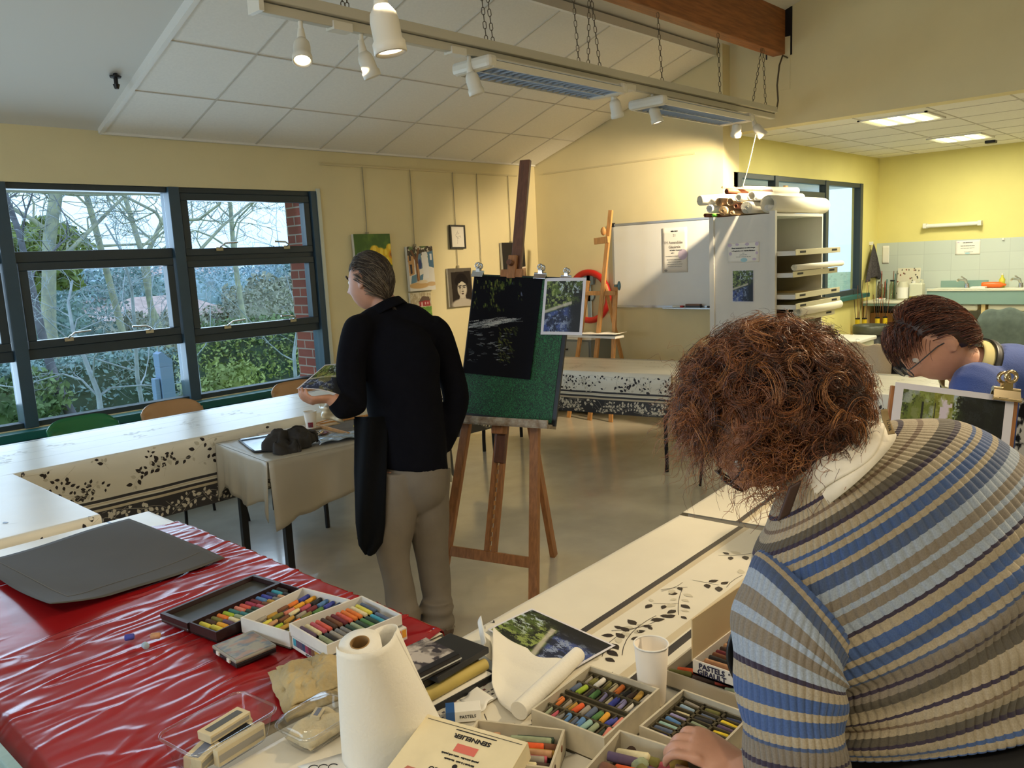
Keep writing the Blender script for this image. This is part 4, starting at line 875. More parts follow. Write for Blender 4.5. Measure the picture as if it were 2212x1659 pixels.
# ================================================================== drawing rack
m_rack = mat('rack_melamine', S(214, 210, 200), .5, noise=.03); m_rackin = mat('rack_inside', S(196, 190, 168), .6); m_tray = mat('tray_card', S(214, 206, 172), .6)
RX0, RX1, RY0, RY1, RZT = 6.10, 7.06, 2.82, 3.37, 1.842
r = thing('drawing_rack', 'tall white rack with sliding trays for drawings, beside the whiteboard', 'rack', (0, 0, 0))
MB().bb((RX0, RY0, 0), (RX0+.022, RY1, RZT)).build('side_panel', m_rack, r); MB().bb((RX1-.022, RY0, 0), (RX1, RY1, RZT)).build('side_panel', m_rack, r)
MB().bb((RX0-.012, RY1-.03, 0), (RX0+.022, RY1+.01, RZT+.004)).build('corner_post', m_rack, r); MB().bb((RX0-.012, RY0-.012, 0), (RX0+.022, RY0+.035, RZT+.02)).build('corner_post', m_rack, r)
MB().bb((RX0+.022, RY1-.02, 0), (RX1-.022, RY1, RZT)).build('back_panel', m_rackin, r); MB().bb((RX0+.022, RY0, RZT-.022), (RX1-.022, RY1-.02, RZT)).build('top_panel', m_rack, r); MB().bb((RX0+.022, RY0, .05), (RX1-.022, RY1-.02, .07)).build('bottom_panel', m_rack, r)
for i, (z, ly, tp) in enumerate(((1.515, 2.66, 0), (1.345, 2.68, 1), (1.175, 2.66, 0), (1.095, 2.655, 0), (.985, 2.70, 1), (.85, 2.70, 0), (.70, 2.72, 0), (.55, 2.72, 0))):
    q = thing('rack_tray', ['top pull-out tray of the rack, holding coloured drawings', 'second tray of the rack, with a paper roll lying on its lip', 'third tray of the rack, with grey card sheets', 'fourth tray of the rack, just under the third', 'lower rack tray with a wrapped white roll', 'sixth tray of the rack, low behind the curly hair', 'seventh tray of the rack, hidden low down', 'lowest tray of the rack'][i], 'tray', (0, 0, z), 0, 'pull-out trays of the drawing rack')
    y1 = RY1-.03; t = MB().bb((RX0+.028, ly, -.004), (RX1-.028, y1, .0)); t.build('tray_bottom', m_tray, q); MB().bb((RX0+.028, ly-.003, -.006), (RX1-.028, ly+.003, .040)).build('tray_lip', m_tray, q, bevel=.002)
    for x in (RX0+.16, RX1-.16): MB().bb((x-.055, ly-.0045, .012), (x+.055, ly-.003, .028)).build('finger_slot', M['ink'], q)
    for x in (RX0+.027, RX1-.03): MB().bb((x, ly, -.006), (x+.003, y1, .03)).build('tray_side', m_rack, q)
def sheetp(name, label, x0, x1, y0, y1, z, m, cat='drawing', pic=None, th=.004):
    r = thing(name, label, cat, (0, 0, z)); 
    if pic: obj('painted_face', pic_mesh(pic, flat((x0, y1, th+.0006), (x1-x0, 0, 0), (0, y0-y1, 0))), M['canvaspic'], r)
    MB().bb((x0, y0, .0006), (x1, y1, th)).build('card', m, r); return r
p = Pic(60, 60, (206, 204, 186)); n = vnoise(60, 60, 4, 71); p.mix(sst(n, .4, .55), (88, 150, 120)).mix(sst(vnoise(60, 60, 5, 72), .55, .65), (222, 214, 180)).mix(sst(vnoise(60, 60, 3, 73), .55, .7), (70, 110, 130))
sheetp('seascape_drawing', 'green and cream painting on card in the top rack tray', RX0+.05, RX0+.42, 2.69, 3.25, 1.515, mat('orange_card', S(190, 112, 44), .6), 'drawing', p, .02)
p = Pic(50, 70, (206, 210, 206)); n = vnoise(70, 50, 5, 75); p.mix(sst(n, .45, .6), (150, 166, 176)).mix(sst(p.v, .6, 1)*.6, (214, 200, 130)); sheetp('blue_drawing', 'pale blue and yellow drawing on the right of the top rack tray', RX0+.44, RX1-.05, 2.70, 3.25, 1.515, M['paper'], 'drawing', p, .008)
sheetp('card_sheet', 'red-edged sheet in the second rack tray', RX0+.1, RX1-.08, 2.74, 3.25, 1.345, mat('buff_card', S(196, 176, 138), .7), 'card', None, .006); sheetp('card_sheet', 'wide grey card in the third rack tray', RX0+.05, RX0+.55, 2.68, 3.25, 1.175, mat('grey_card', S(196, 190, 168), .7), 'card', None, .012)
sheetp('card_strip', 'narrow tan board on the right of the third rack tray', RX0+.58, RX0+.76, 2.68, 3.25, 1.175, mat('tan_board', S(196, 172, 120), .7), 'card', None, .02); sheetp('card_sheet', 'white sheets in the fourth rack tray', RX0+.05, RX1-.2, 2.68, 3.25, 1.095, M['paper'], 'card', None, .008)
def roll(label, p, q, ro, m, ri=.5, turns=3, flare=0.):
    r = thing('paper_roll', label, 'paper roll', (0, 0, 0), 0, 'paper rolls on and in the drawing rack'); p, q = Vector(p), Vector(q); d = (q-p); L = d.length; Q = d.to_track_quat('Z', 'Y').to_matrix(); b = MB()
    k = 28; vs = []; N = turns*16
    for i in range(N+1):
        t = i/N; a = 2*pi*turns*t; rad = ro*(1-(1-ri)*t)
        for z in (0, 1): vs.append(p+Q @ Vector((rad*cos(a)*(1+flare*z), rad*sin(a)*(1+flare*z), L*z-(.006*(t-.5) if z == 0 else 0))))
    b.add(vs, [(2*i, 2*i+1, 2*i+3, 2*i+2) for i in range(N)], 0, True); b.build('rolled_sheet', m, r, thick=.0016); return r
m_kraft = mat('kraft_paper', S(190, 160, 118), .7, noise=.06); m_pw = mat('white_roll_paper', S(236, 228, 204), .6); m_tracing = mat('tracing_paper', S(220, 214, 196), .5); m_brownt = mat('brown_tube', S(128, 76, 52), .6)
Z0 = RZT+.003
RL = [('white paper roll at the left end of the heap, poking out towards the whiteboard', (6.03, 3.43, 1.985), (6.75, 3.12, 2.02), .043, m_pw, .86, 2), ('white tube with an open end below the leftmost roll', (6.05, 3.355, Z0+.068), (6.8, 3.28, Z0+.068), .034, M['paper'], .8, 2),
      ('thin brown tube at the lower left of the heap', (6.06, 3.40, Z0+.019), (6.8, 3.38, Z0+.019), .017, m_brownt, .6, 2), ('coiled buff roll at the bottom of the heap, left of centre', (6.05, 3.235, Z0+.041), (6.85, 3.2, Z0+.041), .040, m_kraft, .25, 4),
      ('small tan roll between the coiled rolls', (6.05, 3.155, Z0+.021), (6.85, 3.13, Z0+.021), .020, m_kraft, .4, 3), ('kraft roll in the middle of the heap', (6.07, 3.28, Z0+.118), (6.8, 3.25, Z0+.118), .035, m_kraft, .55, 3),
      ('second kraft roll in the middle of the heap, with a dark open end', (6.08, 3.185, Z0+.112), (6.8, 3.17, Z0+.112), .032, m_kraft, .8, 2), ('brown tube below the tracing roll', (6.06, 3.125, Z0+.073), (6.85, 3.12, Z0+.073), .021, m_brownt, .7, 2),
      ('large white coiled roll at the bottom right of the heap', (6.05, 3.03, Z0+.053), (6.85, 3.0, Z0+.053), .051, m_tracing, .2, 5), ('red-lined tracing roll near the top of the heap', (6.06, 3.10, Z0+.137), (6.8, 3.03, Z0+.137), .036, m_pw, .6, 3),
      ('brown tube lying on top of the heap', (6.05, 3.20, Z0+.195), (6.55, 3.06, Z0+.190), .024, m_brownt, .7, 2), ('pale roll at the very top of the heap', (6.25, 3.16, Z0+.205), (6.9, 2.99, Z0+.20), .035, m_pw, .7, 2), ('pale tracing roll on the right slope of the heap', (6.12, 3.02, Z0+.145), (6.9, 2.95, Z0+.14), .040, m_tracing, .7, 2),
      ('large thick white roll lying along the right edge of the rack top', (6.13, 2.885, Z0+.072), (7.2, 2.885, Z0+.072), .070, m_pw, .72, 5), ('small roll inside the large right-hand roll', (6.11, 2.885, Z0+.042), (6.7, 2.885, Z0+.042), .026, M['paper'], .25, 4), ('thin roll beside the mouth of the large right-hand roll', (6.10, 2.975, Z0+.118), (6.7, 2.965, Z0+.118), .016, M['paper'], .3, 3)]
for l, a, q, ro, m, ri, t in RL: roll(l, a, q, ro, m, ri, t)
roll('paper roll lying on the lip of the second rack tray', (6.13, 2.672, 1.413), (7.1, 2.672, 1.413), .026, m_pw, .3, 3); roll('wrapped white roll in the lower rack tray', (6.2, 2.67, 1.065), (7.05, 2.67, 1.065), .038, m_pw, .6, 3)
r = thing('wood_batten', 'orange wooden batten lying on top of the paper rolls', 'batten', (0, 0, 0)); MB().bar((6.06, 3.245, Z0+.232), (6.3, 3.02, Z0+.20), .03, .014).build('batten_wood', M['lightwood'], r)
r = thing('easel_mast', 'tip of a wooden mast standing behind the big paper roll', 'easel', (7.18, 3.2, 0)); MB().bar((0, .1, 0), (-.03, 0, 2.12), .055, .022, (0, 1, 0)).build('mast_wood', M['lightwood'], r)
r = thing('green_ribbon', 'bit of green ribbon at the left end of the rolls', 'ribbon', (6.075, 3.325, Z0)); MB().ball((0, 0, .016), (.012, .024, .015), 10).ball((-.01, -.02, .012), (.01, .016, .011), 10).build('ribbon_knot', mat('green_ribbon_cloth', S(96, 170, 52), .5), r)
r = thing('pull_cord', 'thin white cord hanging from the end spotlight to the paper rolls', 'cord', (0, 0, 0)); MB().tube([(6.22, 3.03, 2.48), (6.24, 3.10, 2.25), (6.25, 3.16, 2.08)], .003, 6).build('cord_strand', m_rail, r)
sheet_notice('lilac_notice', 'lilac-edged notice taped on the side of the drawing rack', 2.945, 3.215, 1.47, 1.63, RX0-.001, [('Nous transmettons une belle énergie', .5, .28, .0135, .0006, 'ink'), ('« l’imagination et la créativité libérées »', .5, .42, .0125, .0006, 'ink'), ('atelier', .5, .53, .008, 0, 'ink'), ('participation libre', .5, .62, .009, 0, 'ink'), ('mercredi et vendredi de 14h à 17h', .5, .72, .009, 0, 'ink')], deco=[(.06, .12, .02, .014, m_lil), (.3, .1, .016, .01, m_lil), (.62, .1, .018, .012, m_lil), (.93, .1, .016, .016, m_lil), (.08, .55, .014, .014, m_lil), (.93, .55, .012, .012, m_lil), (.52, .88, .03, .017, m_sky), (.85, .85, .018, .01, m_lil)])
print_thing('river_print', 'small photo of a green and blue river pinned on the rack side', river_pic(60, 80, 61), flat((RX0-.003, 3.177, 1.407), (0, -.185, 0), (-.002, 0, -.255)), .03)
# ================================================================== sink side
m_basin = mat('ceramic', S(226, 224, 204), .2); m_front = mat('basin_front', S(128, 158, 150), .45); m_cup = mat('cupboard_wood', S(206, 184, 128), .6)
r = thing('sink_unit', 'long double sink with a grey-green front against the tiled wall', 'sink', (0, 0, 0))
MB().bb((10.1, .4, .835), (10.13, 2.82, .985)).build('front_apron', m_front, r, bevel=.004)
b = MB().bb((10.09, .4, .985), (10.59, 2.82, 1.0)); b.bb((10.09, .4, 1.0), (10.12, 2.82, 1.012)); b.build('basin_rim', m_basin, r, bevel=.005)
for y0, y1 in ((2.30, 2.76), (1.30, 2.20)): MB().bb((10.14, y0, .76), (10.55, y1, .835)).build('basin_bowl', m_basin, r, bevel=.02)
for y in (2.81, 2.24, 1.25): MB().bb((10.12, y-.02, .0), (10.58, y+.02, .835)).build('support', m_cup, r)
MB().bb((10.15, 1.27, .50), (10.58, 2.79, .52)).build('shelf', m_cup, r); MB().bb((10.2, 1.27, .15), (10.58, 2.79, .17)).build('shelf', m_cup, r); MB().bb((10.575, 2.3, 1.0), (10.59, 2.80, 1.08)).build('backsplash', m_front, r)
def tap(y, label):
    r = thing('sink_tap', label, 'tap', (10.5, y, 1.0)); MB().cyl((0, 0, 0), (0, 0, .05), .028, .022).build('base', M['chrome'], r); MB().tube([(0, 0, .04), (-.04, .02, .09), (-.12, .06, .10), (-.14, .07, .085)], .014, 8).build('spout', M['chrome'], r); MB().tube([(0, 0, .05), (.0, .01, .09), (-.05, .05, .13)], .010, 8).build('lever', M['chrome'], r)
tap(2.50, 'left chrome tap of the long sink'); tap(1.96, 'right chrome tap of the long sink at the picture edge')
r = thing('orange_bottle', 'orange bottle lying on the sink rim', 'bottle', (10.42, 2.22, 1.033)); MB().lathe([(.0, -.11), (.03, -.11), (.033, -.09), (.033, .07), (.02, .1), (.012, .11), (.012, .13), (0, .13)], (0, 0, 0), 16, 0, Euler((pi/2, 0, 0)).to_matrix()).build('bottle_body', mat('orange_plastic', S(222, 100, 24), .4), r)
r = thing('soap_bottle', 'clear soap bottle with yellow liquid by the sink', 'bottle', (10.47, 2.14, 1.0)); MB().lathe([(0, 0), (.03, 0), (.032, .02), (.032, .09), (.012, .12), (.012, .14), (0, .14)], (0, 0, 0), 16).build('bottle_body', mat('soap_yellow', S(196, 190, 60), .3), r); MB().cyl((0, 0, .14), (0, 0, .16), .01).build('cap', M['white'], r)
r = thing('soap_dish', 'white dish lying on the sink rim beside the left tap', 'dish', (10.35, 2.36, 1.0)); MB().bb((-.05, -.09, 0), (.05, .06, .02)).build('dish_body', M['white'], r, bevel=.006)
r = thing('worktop', 'pale worktop left of the sink carrying jars and cans', 'worktop', (0, 0, 0)); MB().bb((10.06, 2.84, .845), (10.58, 3.53, .87)).build('top_board', m_basin, r, bevel=.003); MB().bb((10.07, 2.84, .815), (10.58, 3.53, .845)).build('edge_band', m_front, r)
for y in (2.87, 3.50): MB().bb((10.1, y-.015, 0), (10.58, y+.015, .815)).build('support', m_cup, r)
m_jar = glassmat('jar_glass', (.86, .88, .78, 1), .03); m_br = [mat('brush_brown', S(120, 74, 40), .5), mat('brush_teal', S(40, 120, 120), .5), mat('brush_red', S(170, 60, 50), .5), mat('brush_dark', S(50, 44, 40), .5)]
def jar(y, x, rad, h, label, brushes=0, fill=None, z=.87, cap=None):
    r = thing('glass_jar', label, 'jar', (x, y, z)); MB().lathe([(0, 0), (rad, 0), (rad, h*.75), (rad*.7, h*.9), (rad*.7, h), (rad*.6, h), (rad*.6, h*.9), (rad*.9, h*.74), (rad*.9, .006), (0, .006)], (0, 0, 0), 16).build('jar_wall', m_jar if not fill else fill, r)
    if cap: MB().cyl((0, 0, h), (0, 0, h+.015), rad*.75).build('lid', cap, r)
    g = np.random.default_rng(int(y*100))
    for i in range(brushes): a = g.random()*6.28; MB().tube([(rad*.4*cos(a), rad*.4*sin(a), .01), (rad*.9*cos(a), rad*.9*sin(a), h*1.35+.05*g.random())], [.005, .004], 6).build('brush', m_br[i % 4], r)
jar(3.44, 10.40, .03, .22, 'tall narrow jar at the left end of the worktop', 3, mat('paint_spattered', S(120, 112, 92), .5, col2=S(60, 56, 48), nscale=40)); jar(3.375, 10.36, .035, .15, 'jar with brushes beside the tall narrow jar', 4); jar(3.30, 10.42, .035, .22, 'glass bottle with a dark cap and brushes', 3, None, .87, M['black'])
r = thing('jar_lid_dish', 'white dish with red paint in front of the brush jars', 'dish', (10.22, 3.37, .8705)); MB().lathe([(0, 0), (.05, 0), (.06, .025), (.055, .025), (.046, .006), (0, .006)], (0, 0, 0), 20).build('dish_body', M['white'], r); MB().ball((0, 0, .018), (.03, .03, .016)).build('paint_blob', mat('red_paint', S(200, 66, 40), .4), r)
r = thing('paint_tub', 'round clear tub with a white label on the worktop', 'tub', (10.36, 3.155, .87)); MB().lathe([(0, 0), (.065, 0), (.068, .02), (.068, .17), (.05, .20), (.05, .215), (0, .215)], (0, 0, 0), 20).build('tub_body', mat('milky_plastic', S(196, 192, 168), .35), r); MB().lathe([(.0692, .02), (.0692, .15)], (0, 0, 0), 20).build('label_band', M['paper'], r)
r = thing('plastic_jerrycan', 'white plastic jerrycan with yellowish liquid next to the sink', 'jerrycan', (10.36, 3.0, .87)); MB().bb((-.06, -.075, 0), (.06, .075, .20)).build('can_body', mat('white_hdpe', S(206, 206, 184), .35), r, bevel=.018); MB().bb((-.0605, -.073, .008), (.058, .073, .06)).build('liquid', mat('yellow_liquid', S(180, 168, 84), .3), r, bevel=.016); MB().cyl((0, .04, .2), (0, .04, .225), .022).build('cap', M['white'], r)
b = MB().bar((0, -.055, .2), (0, -.055, .235), .03, .02).bar((0, -.055, .235), (0, .0, .235), .03, .018); b.build('handle', mat('white_hdpe2', S(206, 206, 184), .35), r)
p = Pic(50, 60, (214, 208, 186)); g = np.random.default_rng(9)
for i in range(46): p.ell(g.random(), g.random(), .03, .025, [(40, 36, 34), (120, 60, 44), (90, 84, 70)][i % 3])
r = thing('spotted_card', 'spotted card standing against the tiles behind the tub', 'card', (10.5, 3.15, .87)); MB().bb((0, -.13, 0), (.012, .13, .375)).build('card_board', M['paper'], r); obj('printed_face', pic_mesh(p, flat((-.001, .13, .375), (0, -.26, 0), (0, 0, -.375))), M['print'], r); r.rotation_euler = (0, .14, 0)
r = thing('hand_towel', 'dark checked towel hanging in the corner beside the side window', 'towel', (10.33, SY-.01, 0))
def ft(u, v): s = v**.8; return Vector(((u-.5)*.5*s+.05*v*(u-.3), -.02-.03*sin(u*13)*s-.02, 1.55-.40*v-.10*abs(u-.55)*v))
MB().sheet(ft, 24, 20).build('towel_cloth', mat('checked_cloth', S(76, 70, 72), .9, col2=S(48, 44, 48), nscale=60), r, thick=.006); MB().bb((-.012, -.03, 1.54), (.012, .01, 1.58)).build('hook', M['white'], r)
sheet_notice('sink_notice', 'printed notice on the tiles above the sink', 2.40, 2.66, 1.378, 1.542, SX-.014, [('AVIS IMPORTANT', .5, .16, .013, .0006, 'ink'), ('merci de nettoyer les éviers', .5, .38, .013, .0005, 'ink'), ('après chaque séance de peinture', .5, .54, .011, 0, 'ink'), ('laissez la salle propre', .55, .8, .011, 0, 'ink')], deco=[(.12, .12, .012, .007, m_lil), (.5, .9, .03, .01, m_sky)])
r = thing('tile_hook', 'small white hook on the tiles right of the notice', 'hook', (SX-.012, 2.17, 1.54)); MB().bb((-.02, -.012, -.012), (0, .012, .012)).build('hook_body', M['white'], r, bevel=.003)
sheet_notice('corner_notice', 'narrow paper taped on the tiles beside the hanging towel', 3.40, 3.48, 1.30, 1.52, SX-.014, [])
# below the worktop and sink
r = thing('wooden_crate', 'brown wooden board box under the worktop', 'crate', (10.32, 3.34, .5005)); MB().bb((-.12, -.12, 0), (.12, .14, .22)).build('box_body', mat('box_wood', S(140, 100, 46), .6, noise=.2, nscale=4), r, bevel=.003)
r = thing('green_crate', 'pale green plastic crate under the worktop', 'crate', (10.35, 3.06, .50)); b = MB().bb((-.14, -.16, 0), (.14, .14, .2)); b.build('crate_body', mat('green_crate_plastic', S(110, 160, 116), .4), r, bevel=.008); MB().bb((-.15, -.17, .2), (.15, .15, .225)).build('rim', mat('green_crate_rim', S(124, 176, 130), .4), r, bevel=.004)
struct(MB().bb((10.1, 2.86, .48), (10.58, 3.52, .50)).build('trim_12', m_cup))
g = np.random.default_rng(3)
for i in range(12):
    y = 2.72-.07*i-(.2 if i > 6 else 0); h = .09+.09*g.random(); q = thing('storage_jar', 'small jar on the shelf under the sink', 'jar', (10.3+.1*g.random(), y, .5205), 0, 'jars on the shelf under the sink'); MB().lathe([(0, 0), (.026, 0), (.026, h*.8), (.018, h), (0, h)], (0, 0, 0), 12).build('jar_wall', [m_jar, mat('grey_jar', S(150, 146, 126), .4), M['whiteplastic']][i % 3], q)
for i in range(6):
    q = thing('white_pot', 'white pot on the lowest shelf under the sink', 'pot', (10.32, 2.66-.16*i, .171), 0, 'white pots on the lowest shelf under the sink'); MB().lathe([(0, 0), (.05, 0), (.065, .12), (.06, .12), (.045, .01), (0, .01)], (0, 0, 0), 14).build('pot_wall', M['whiteplastic'], q)
r = thing('rubbish_bin', 'black bin with a bag folded over its rim near the worktop', 'bin', (9.42, 3.20, 0)); MB().lathe([(0, 0), (.14, 0), (.18, .62), (.172, .62), (.135, .01), (0, .01)], (0, 0, 0), 20).build('bin_body', M['black'], r); MB().lathe([(.17, .60), (.182, .652), (.195, .64), (.196, .56), (.190, .55)], (0, 0, 0), 24).build('bin_liner', mat('grey_bag', S(70, 72, 60), .4), r)
m_ytube = mat('yellow_tube', S(214, 184, 30), .4)
for i, (x, y) in enumerate(((9.75, 3.47), (9.78, 3.40), (9.92, 3.30), (10.0, 3.24))):
    q = thing('yellow_tube', ['leftmost', 'second', 'third', 'rightmost'][i]+' yellow brush tube standing under the side window', 'tube', (x, y, .46), 0, 'yellow tubes of brushes'); MB().cyl((0, 0, 0), (0, 0, .22), .026).build('tube_body', m_ytube, q); MB().cyl((0, 0, .22), (0, 0, .235), .028).build('cap_band', M['black'], q)
    for k in range(4): a = k*1.7+i; MB().tube([(.012*cos(a), .012*sin(a), .1), (.05*cos(a), .05*sin(a), .5+.06*k)], [.0035, .003], 5).build('stick', m_br[(i+k) % 2*3], q)
r = thing('brush_stand', 'low stand under the yellow brush tubes', 'stand', (9.88, 3.36, 0)); MB().bb((-.2, -.18, .42), (.2, .18, .46)).build('stand_top', m_cup, r); 
for sx in (-.17, .17):
    for sy in (-.15, .15): MB().bb((sx-.02, sy-.02, 0), (sx+.02, sy+.02, .42)).build('leg', m_cup, r)
r = thing('red_rag', 'crumpled red rag on a heap beside the brush tubes', 'rag', (10.22, 3.36, .78)); MB().ball((0, 0, .0), (.09, .1, .045), 12).ball((.02, -.08, .01), (.06, .06, .04), 10).build('rag_cloth', mat('red_cloth', S(196, 70, 60), .8), r); r.location = (10.0, 3.33, .45+.06); r.location.z = .52; r.location.x = 10.13
r = thing('storage_box', 'translucent storage box on the floor near the side window', 'box', (8.9, 3.28, 0)); MB().bb((-.28, -.2, 0), (.28, .2, .52)).build('box_body', mat('frosted_plastic', S(196, 196, 172), .4), r, bevel=.02); MB().bb((-.3, -.22, .52), (.3, .22, .56)).build('lid', M['white'], r, bevel=.01)
r = thing('paper_stack', 'white papers on the floor stand beside the bin', 'papers', (9.8, 2.72, 0)); MB().bb((-.2, -.22, .30), (.2, .22, .42)).build('paper_pile', M['paper'], r, bevel=.01); MB().bb((-.21, -.23, 0), (.21, .23, .30)).build('stand_box', m_cup, r)
# chairs with coats
shell_chair('beige chair with a grey-green jacket over its back, near the sink', m_bsh, (9.12, 1.80, 0), pi/2-.15+pi, M['blackmetal'], .80)
def drape(name, label, loc, rz, w, top, dz, m, cat='jacket', th=.02, seed=1, dep=.1):
    r = thing(name, label, cat, loc, rz)
    def fn(u, v):
        t = (v-.45)*2; x = (u-.5)*w*(1+.25*abs(t)); y = dep*sin(t*1.2)+.01*sin(u*19+seed)*abs(t); z = top-dz*abs(t)**1.6-.06*(abs(u-.5)*2)**3+.012*sin(u*14+seed)+.01*sin(v*20)
        return Vector((x, y, z))
    MB().sheet(fn, 30, 24).build('cloth_body', m, r, thick=th); return r
m_jean = mat('grey_jacket_cloth', S(86, 98, 92), .9, noise=.15, nscale=20); r = drape('jacket', 'grey-green jacket hung over the beige chair by the sink', (9.02, 1.80, 0), pi/2-.15, .44, .86, .34, m_jean, 'jacket', .03, 2)
def slv(r, pts, rad, m): MB().tube(pts, rad, 12).build('sleeve', m, r)
slv(r, [(-.22, -.02, .82), (-.27, -.06, .68), (-.30, -.08, .5), (-.33, -.09, .38)], [.05, .055, .05, .045], m_jean)
shell_chair('chair behind the far right table with coats piled on it', m_bsh, (5.72, 1.90, 0), pi/2+pi, M['blackmetal'], .78); drape('fleece_coat', 'pinkish beige fleece hung over the chair behind the far right table', (5.68, 1.98, 0), pi/2, .36, .875, .3, mat('fleece', S(200, 178, 146), .95, bump=.6, bscale=90), 'coat', .035, 5)
drape('dark_coat', 'black coat lying beside the beige fleece on the chair', (5.74, 1.72, 0), pi/2, .22, .80, .2, mat('black_cloth', S(30, 30, 32), .9, noise=.2, nscale=20), 'coat', .035, 7)
# ================================================================== things on the near tables
TZ = .745
TR_ = .7515   # resting height on the red plastic
PAL = {'white': (214, 210, 200), 'cream': (218, 206, 164), 'lemon yellow': (214, 204, 84), 'bright yellow': (236, 204, 46), 'golden yellow': (222, 160, 50), 'ochre': (176, 138, 58), 'orange': (218, 120, 52), 'deep orange': (222, 92, 42), 'coral': (204, 92, 76), 'salmon pink': (210, 128, 108), 'red': (178, 54, 48), 'rose': (182, 84, 98), 'magenta': (152, 58, 84),
       'wine red': (112, 44, 52), 'violet': (92, 74, 98), 'lilac': (152, 146, 190), 'navy blue': (52, 62, 96), 'ultramarine': (66, 74, 160), 'sky blue': (86, 128, 176), 'pale blue': (158, 182, 198), 'slate blue': (88, 100, 124), 'turquoise': (64, 150, 172), 'teal': (60, 116, 116), 'pale aqua': (146, 182, 172), 'sage': (146, 158, 126), 'green': (84, 126, 70), 'lime green': (156, 180, 50), 'olive': (116, 112, 56),
       'dark green': (48, 68, 54), 'tan': (188, 142, 104), 'brown': (116, 74, 50), 'dark brown': (72, 54, 44), 'charcoal': (48, 46, 46), 'grey': (122, 120, 116), 'warm grey': (152, 144, 130)}
PM = {}; PMESH = {}
def pastel_mesh(r, l, kind, colr):
    k = (round(r, 4), round(l, 3), kind, colr)
    if k not in PMESH:
        if colr not in PM: PM[colr] = mat('chalk_'+colr.replace(' ', '_'), S(*PAL[colr]), .9, noise=.18, nscale=60, bump=.3, bscale=220, dist=.001)
        b = MB(); rg = np.random.default_rng(len(PMESH)); n = 10; e = r*.18
        if kind == 'square':
            prof = [(.0, -l/2), (r*.9, -l/2), (r*1.12, -l/2+e), (r*1.12, l/2-e), (r*.9, l/2), (0, l/2)]; b.lathe(prof, (0, 0, 0), 4, 0, Matrix.Rotation(pi/2, 3, 'Y') @ Matrix.Rotation(pi/4, 3, 'Z'))
            b.sm = [False]*len(b.sm)
        else:
            tp = 1 if kind == 'round' else .72
            prof = [(.0, -l/2), (r*.8, -l/2), (r, -l/2+e), (r*(1+.02), 0), (r*(.5+.5*tp), l/2-e*2), (r*.7*tp, l/2-e*.3), (0, l/2)]; b.lathe(prof, (0, 0, 0), n, 0, Matrix.Rotation(pi/2, 3, 'Y'))
        me = b.mesh('pastel_stick'); me.materials.append(PM[colr]); PMESH[k] = me
    return PMESH[k]
ORD = ['first', 'second', 'third', 'fourth', 'fifth', 'sixth', 'seventh', 'eighth', 'ninth', 'tenth', 'eleventh', 'twelfth', 'thirteenth', 'fourteenth', 'fifteenth', 'sixteenth', 'seventeenth', 'eighteenth', 'nineteenth', 'twentieth']
def pastel(Mx, x, y, z, ang, r, l, c, label, grp, kind='round', tilt=0.):
    o = bpy.data.objects.new('pastel_stick', pastel_mesh(r, l, kind, c)); COL.objects.link(o)
    o.matrix_world = Mx @ Matrix.Translation((x, y, z)) @ Euler((0, tilt, ang)).to_matrix().to_4x4(); return tag(o, label, 'pastel', grp)
def boxM(o, a, b, z):
    """frame with origin o (xy), x towards a, y towards b"""
    return frame3((o[0], o[1], z), (a[0]-o[0], a[1]-o[1], 0), (b[0]-o[0], b[1]-o[1], 0))
def tray_box(name, label, Mx, w, d, h, m, mi, cat='box', wall=.004, lid=None, parts='wall'):
    r = thing(name, label, cat); r.matrix_world = Mx
    MB().bb((0, 0, 0), (w, d, .004)).build('box_bottom', mi, r)
    for nm, a, b in (('long_side', (0, 0, 0), (w, wall, h)), ('long_side', (0, d-wall, 0), (w, d, h)), ('short_side', (0, wall, 0), (wall, d-wall, h)), ('short_side', (w-wall, wall, 0), (w, d-wall, h))): MB().bb(a, b).build(nm, m, r)
    return r
m_dcase = mat('dark_red_case', S(46, 30, 30), .35, coat=.2); m_foam = mat('dark_foam', S(34, 31, 28), .9, noise=.2, nscale=50); m_foamg = mat('dusty_foam', S(74, 66, 44), .95, noise=.25, nscale=60); m_card = mat('box_card', S(216, 212, 204), .55, noise=.07, nscale=20); m_cardd = mat('worn_box_card', S(196, 186, 162), .65, noise=.14, nscale=24)
# ---- A: dark case, lid open flat behind
MA = boxM((.790, 1.712), (1.057, 1.748), (.785, 1.82), TR_)
r = tray_box('pastel_case', 'long dark open pastel case lying on the red plastic, its lid folded back', MA, .27, .105, .026, m_dcase, m_foam, 'pastel box')
b = MB(); b.bb((-.004, .108, 0), (.274, .222, .010)); lid = b.build('case_lid', m_dcase, r, bevel=.004); q = MB(); 
for a, c in (((-.004, .108, .010), (.274, .116, .024)), ((-.004, .214, .010), (.274, .222, .024)), ((-.004, .116, .010), (.006, .214, .024)), ((.264, .116, .010), (.274, .214, .024))): q.bb(a, c)
q.build('lid_rim', m_dcase, lid); MB().bb((.008, .118, .010), (.262, .212, .0125)).build('lid_lining', mat('smoky_lining', S(50, 48, 40), .4, noise=.3, nscale=10), lid)
MB().cyl((.03, .107, .022), (.075, .107, .022), .003, n=6).build('hinge', M['chrome'], r); MB().cyl((.185, .107, .022), (.23, .107, .022), .003, n=6).build('hinge', M['chrome'], r)
rows = [['lemon yellow', 'dark brown', 'olive', 'orange', 'lime green', 'teal', 'salmon pink', 'coral', 'magenta', 'wine red', 'sky blue', 'ultramarine', 'navy blue', 'turquoise', 'charcoal'], ['lemon yellow', 'golden yellow', 'violet', 'cream', 'sage', 'teal', 'dark green', 'dark green', 'rose', 'brown', 'ochre', 'grey', 'tan', 'charcoal']]
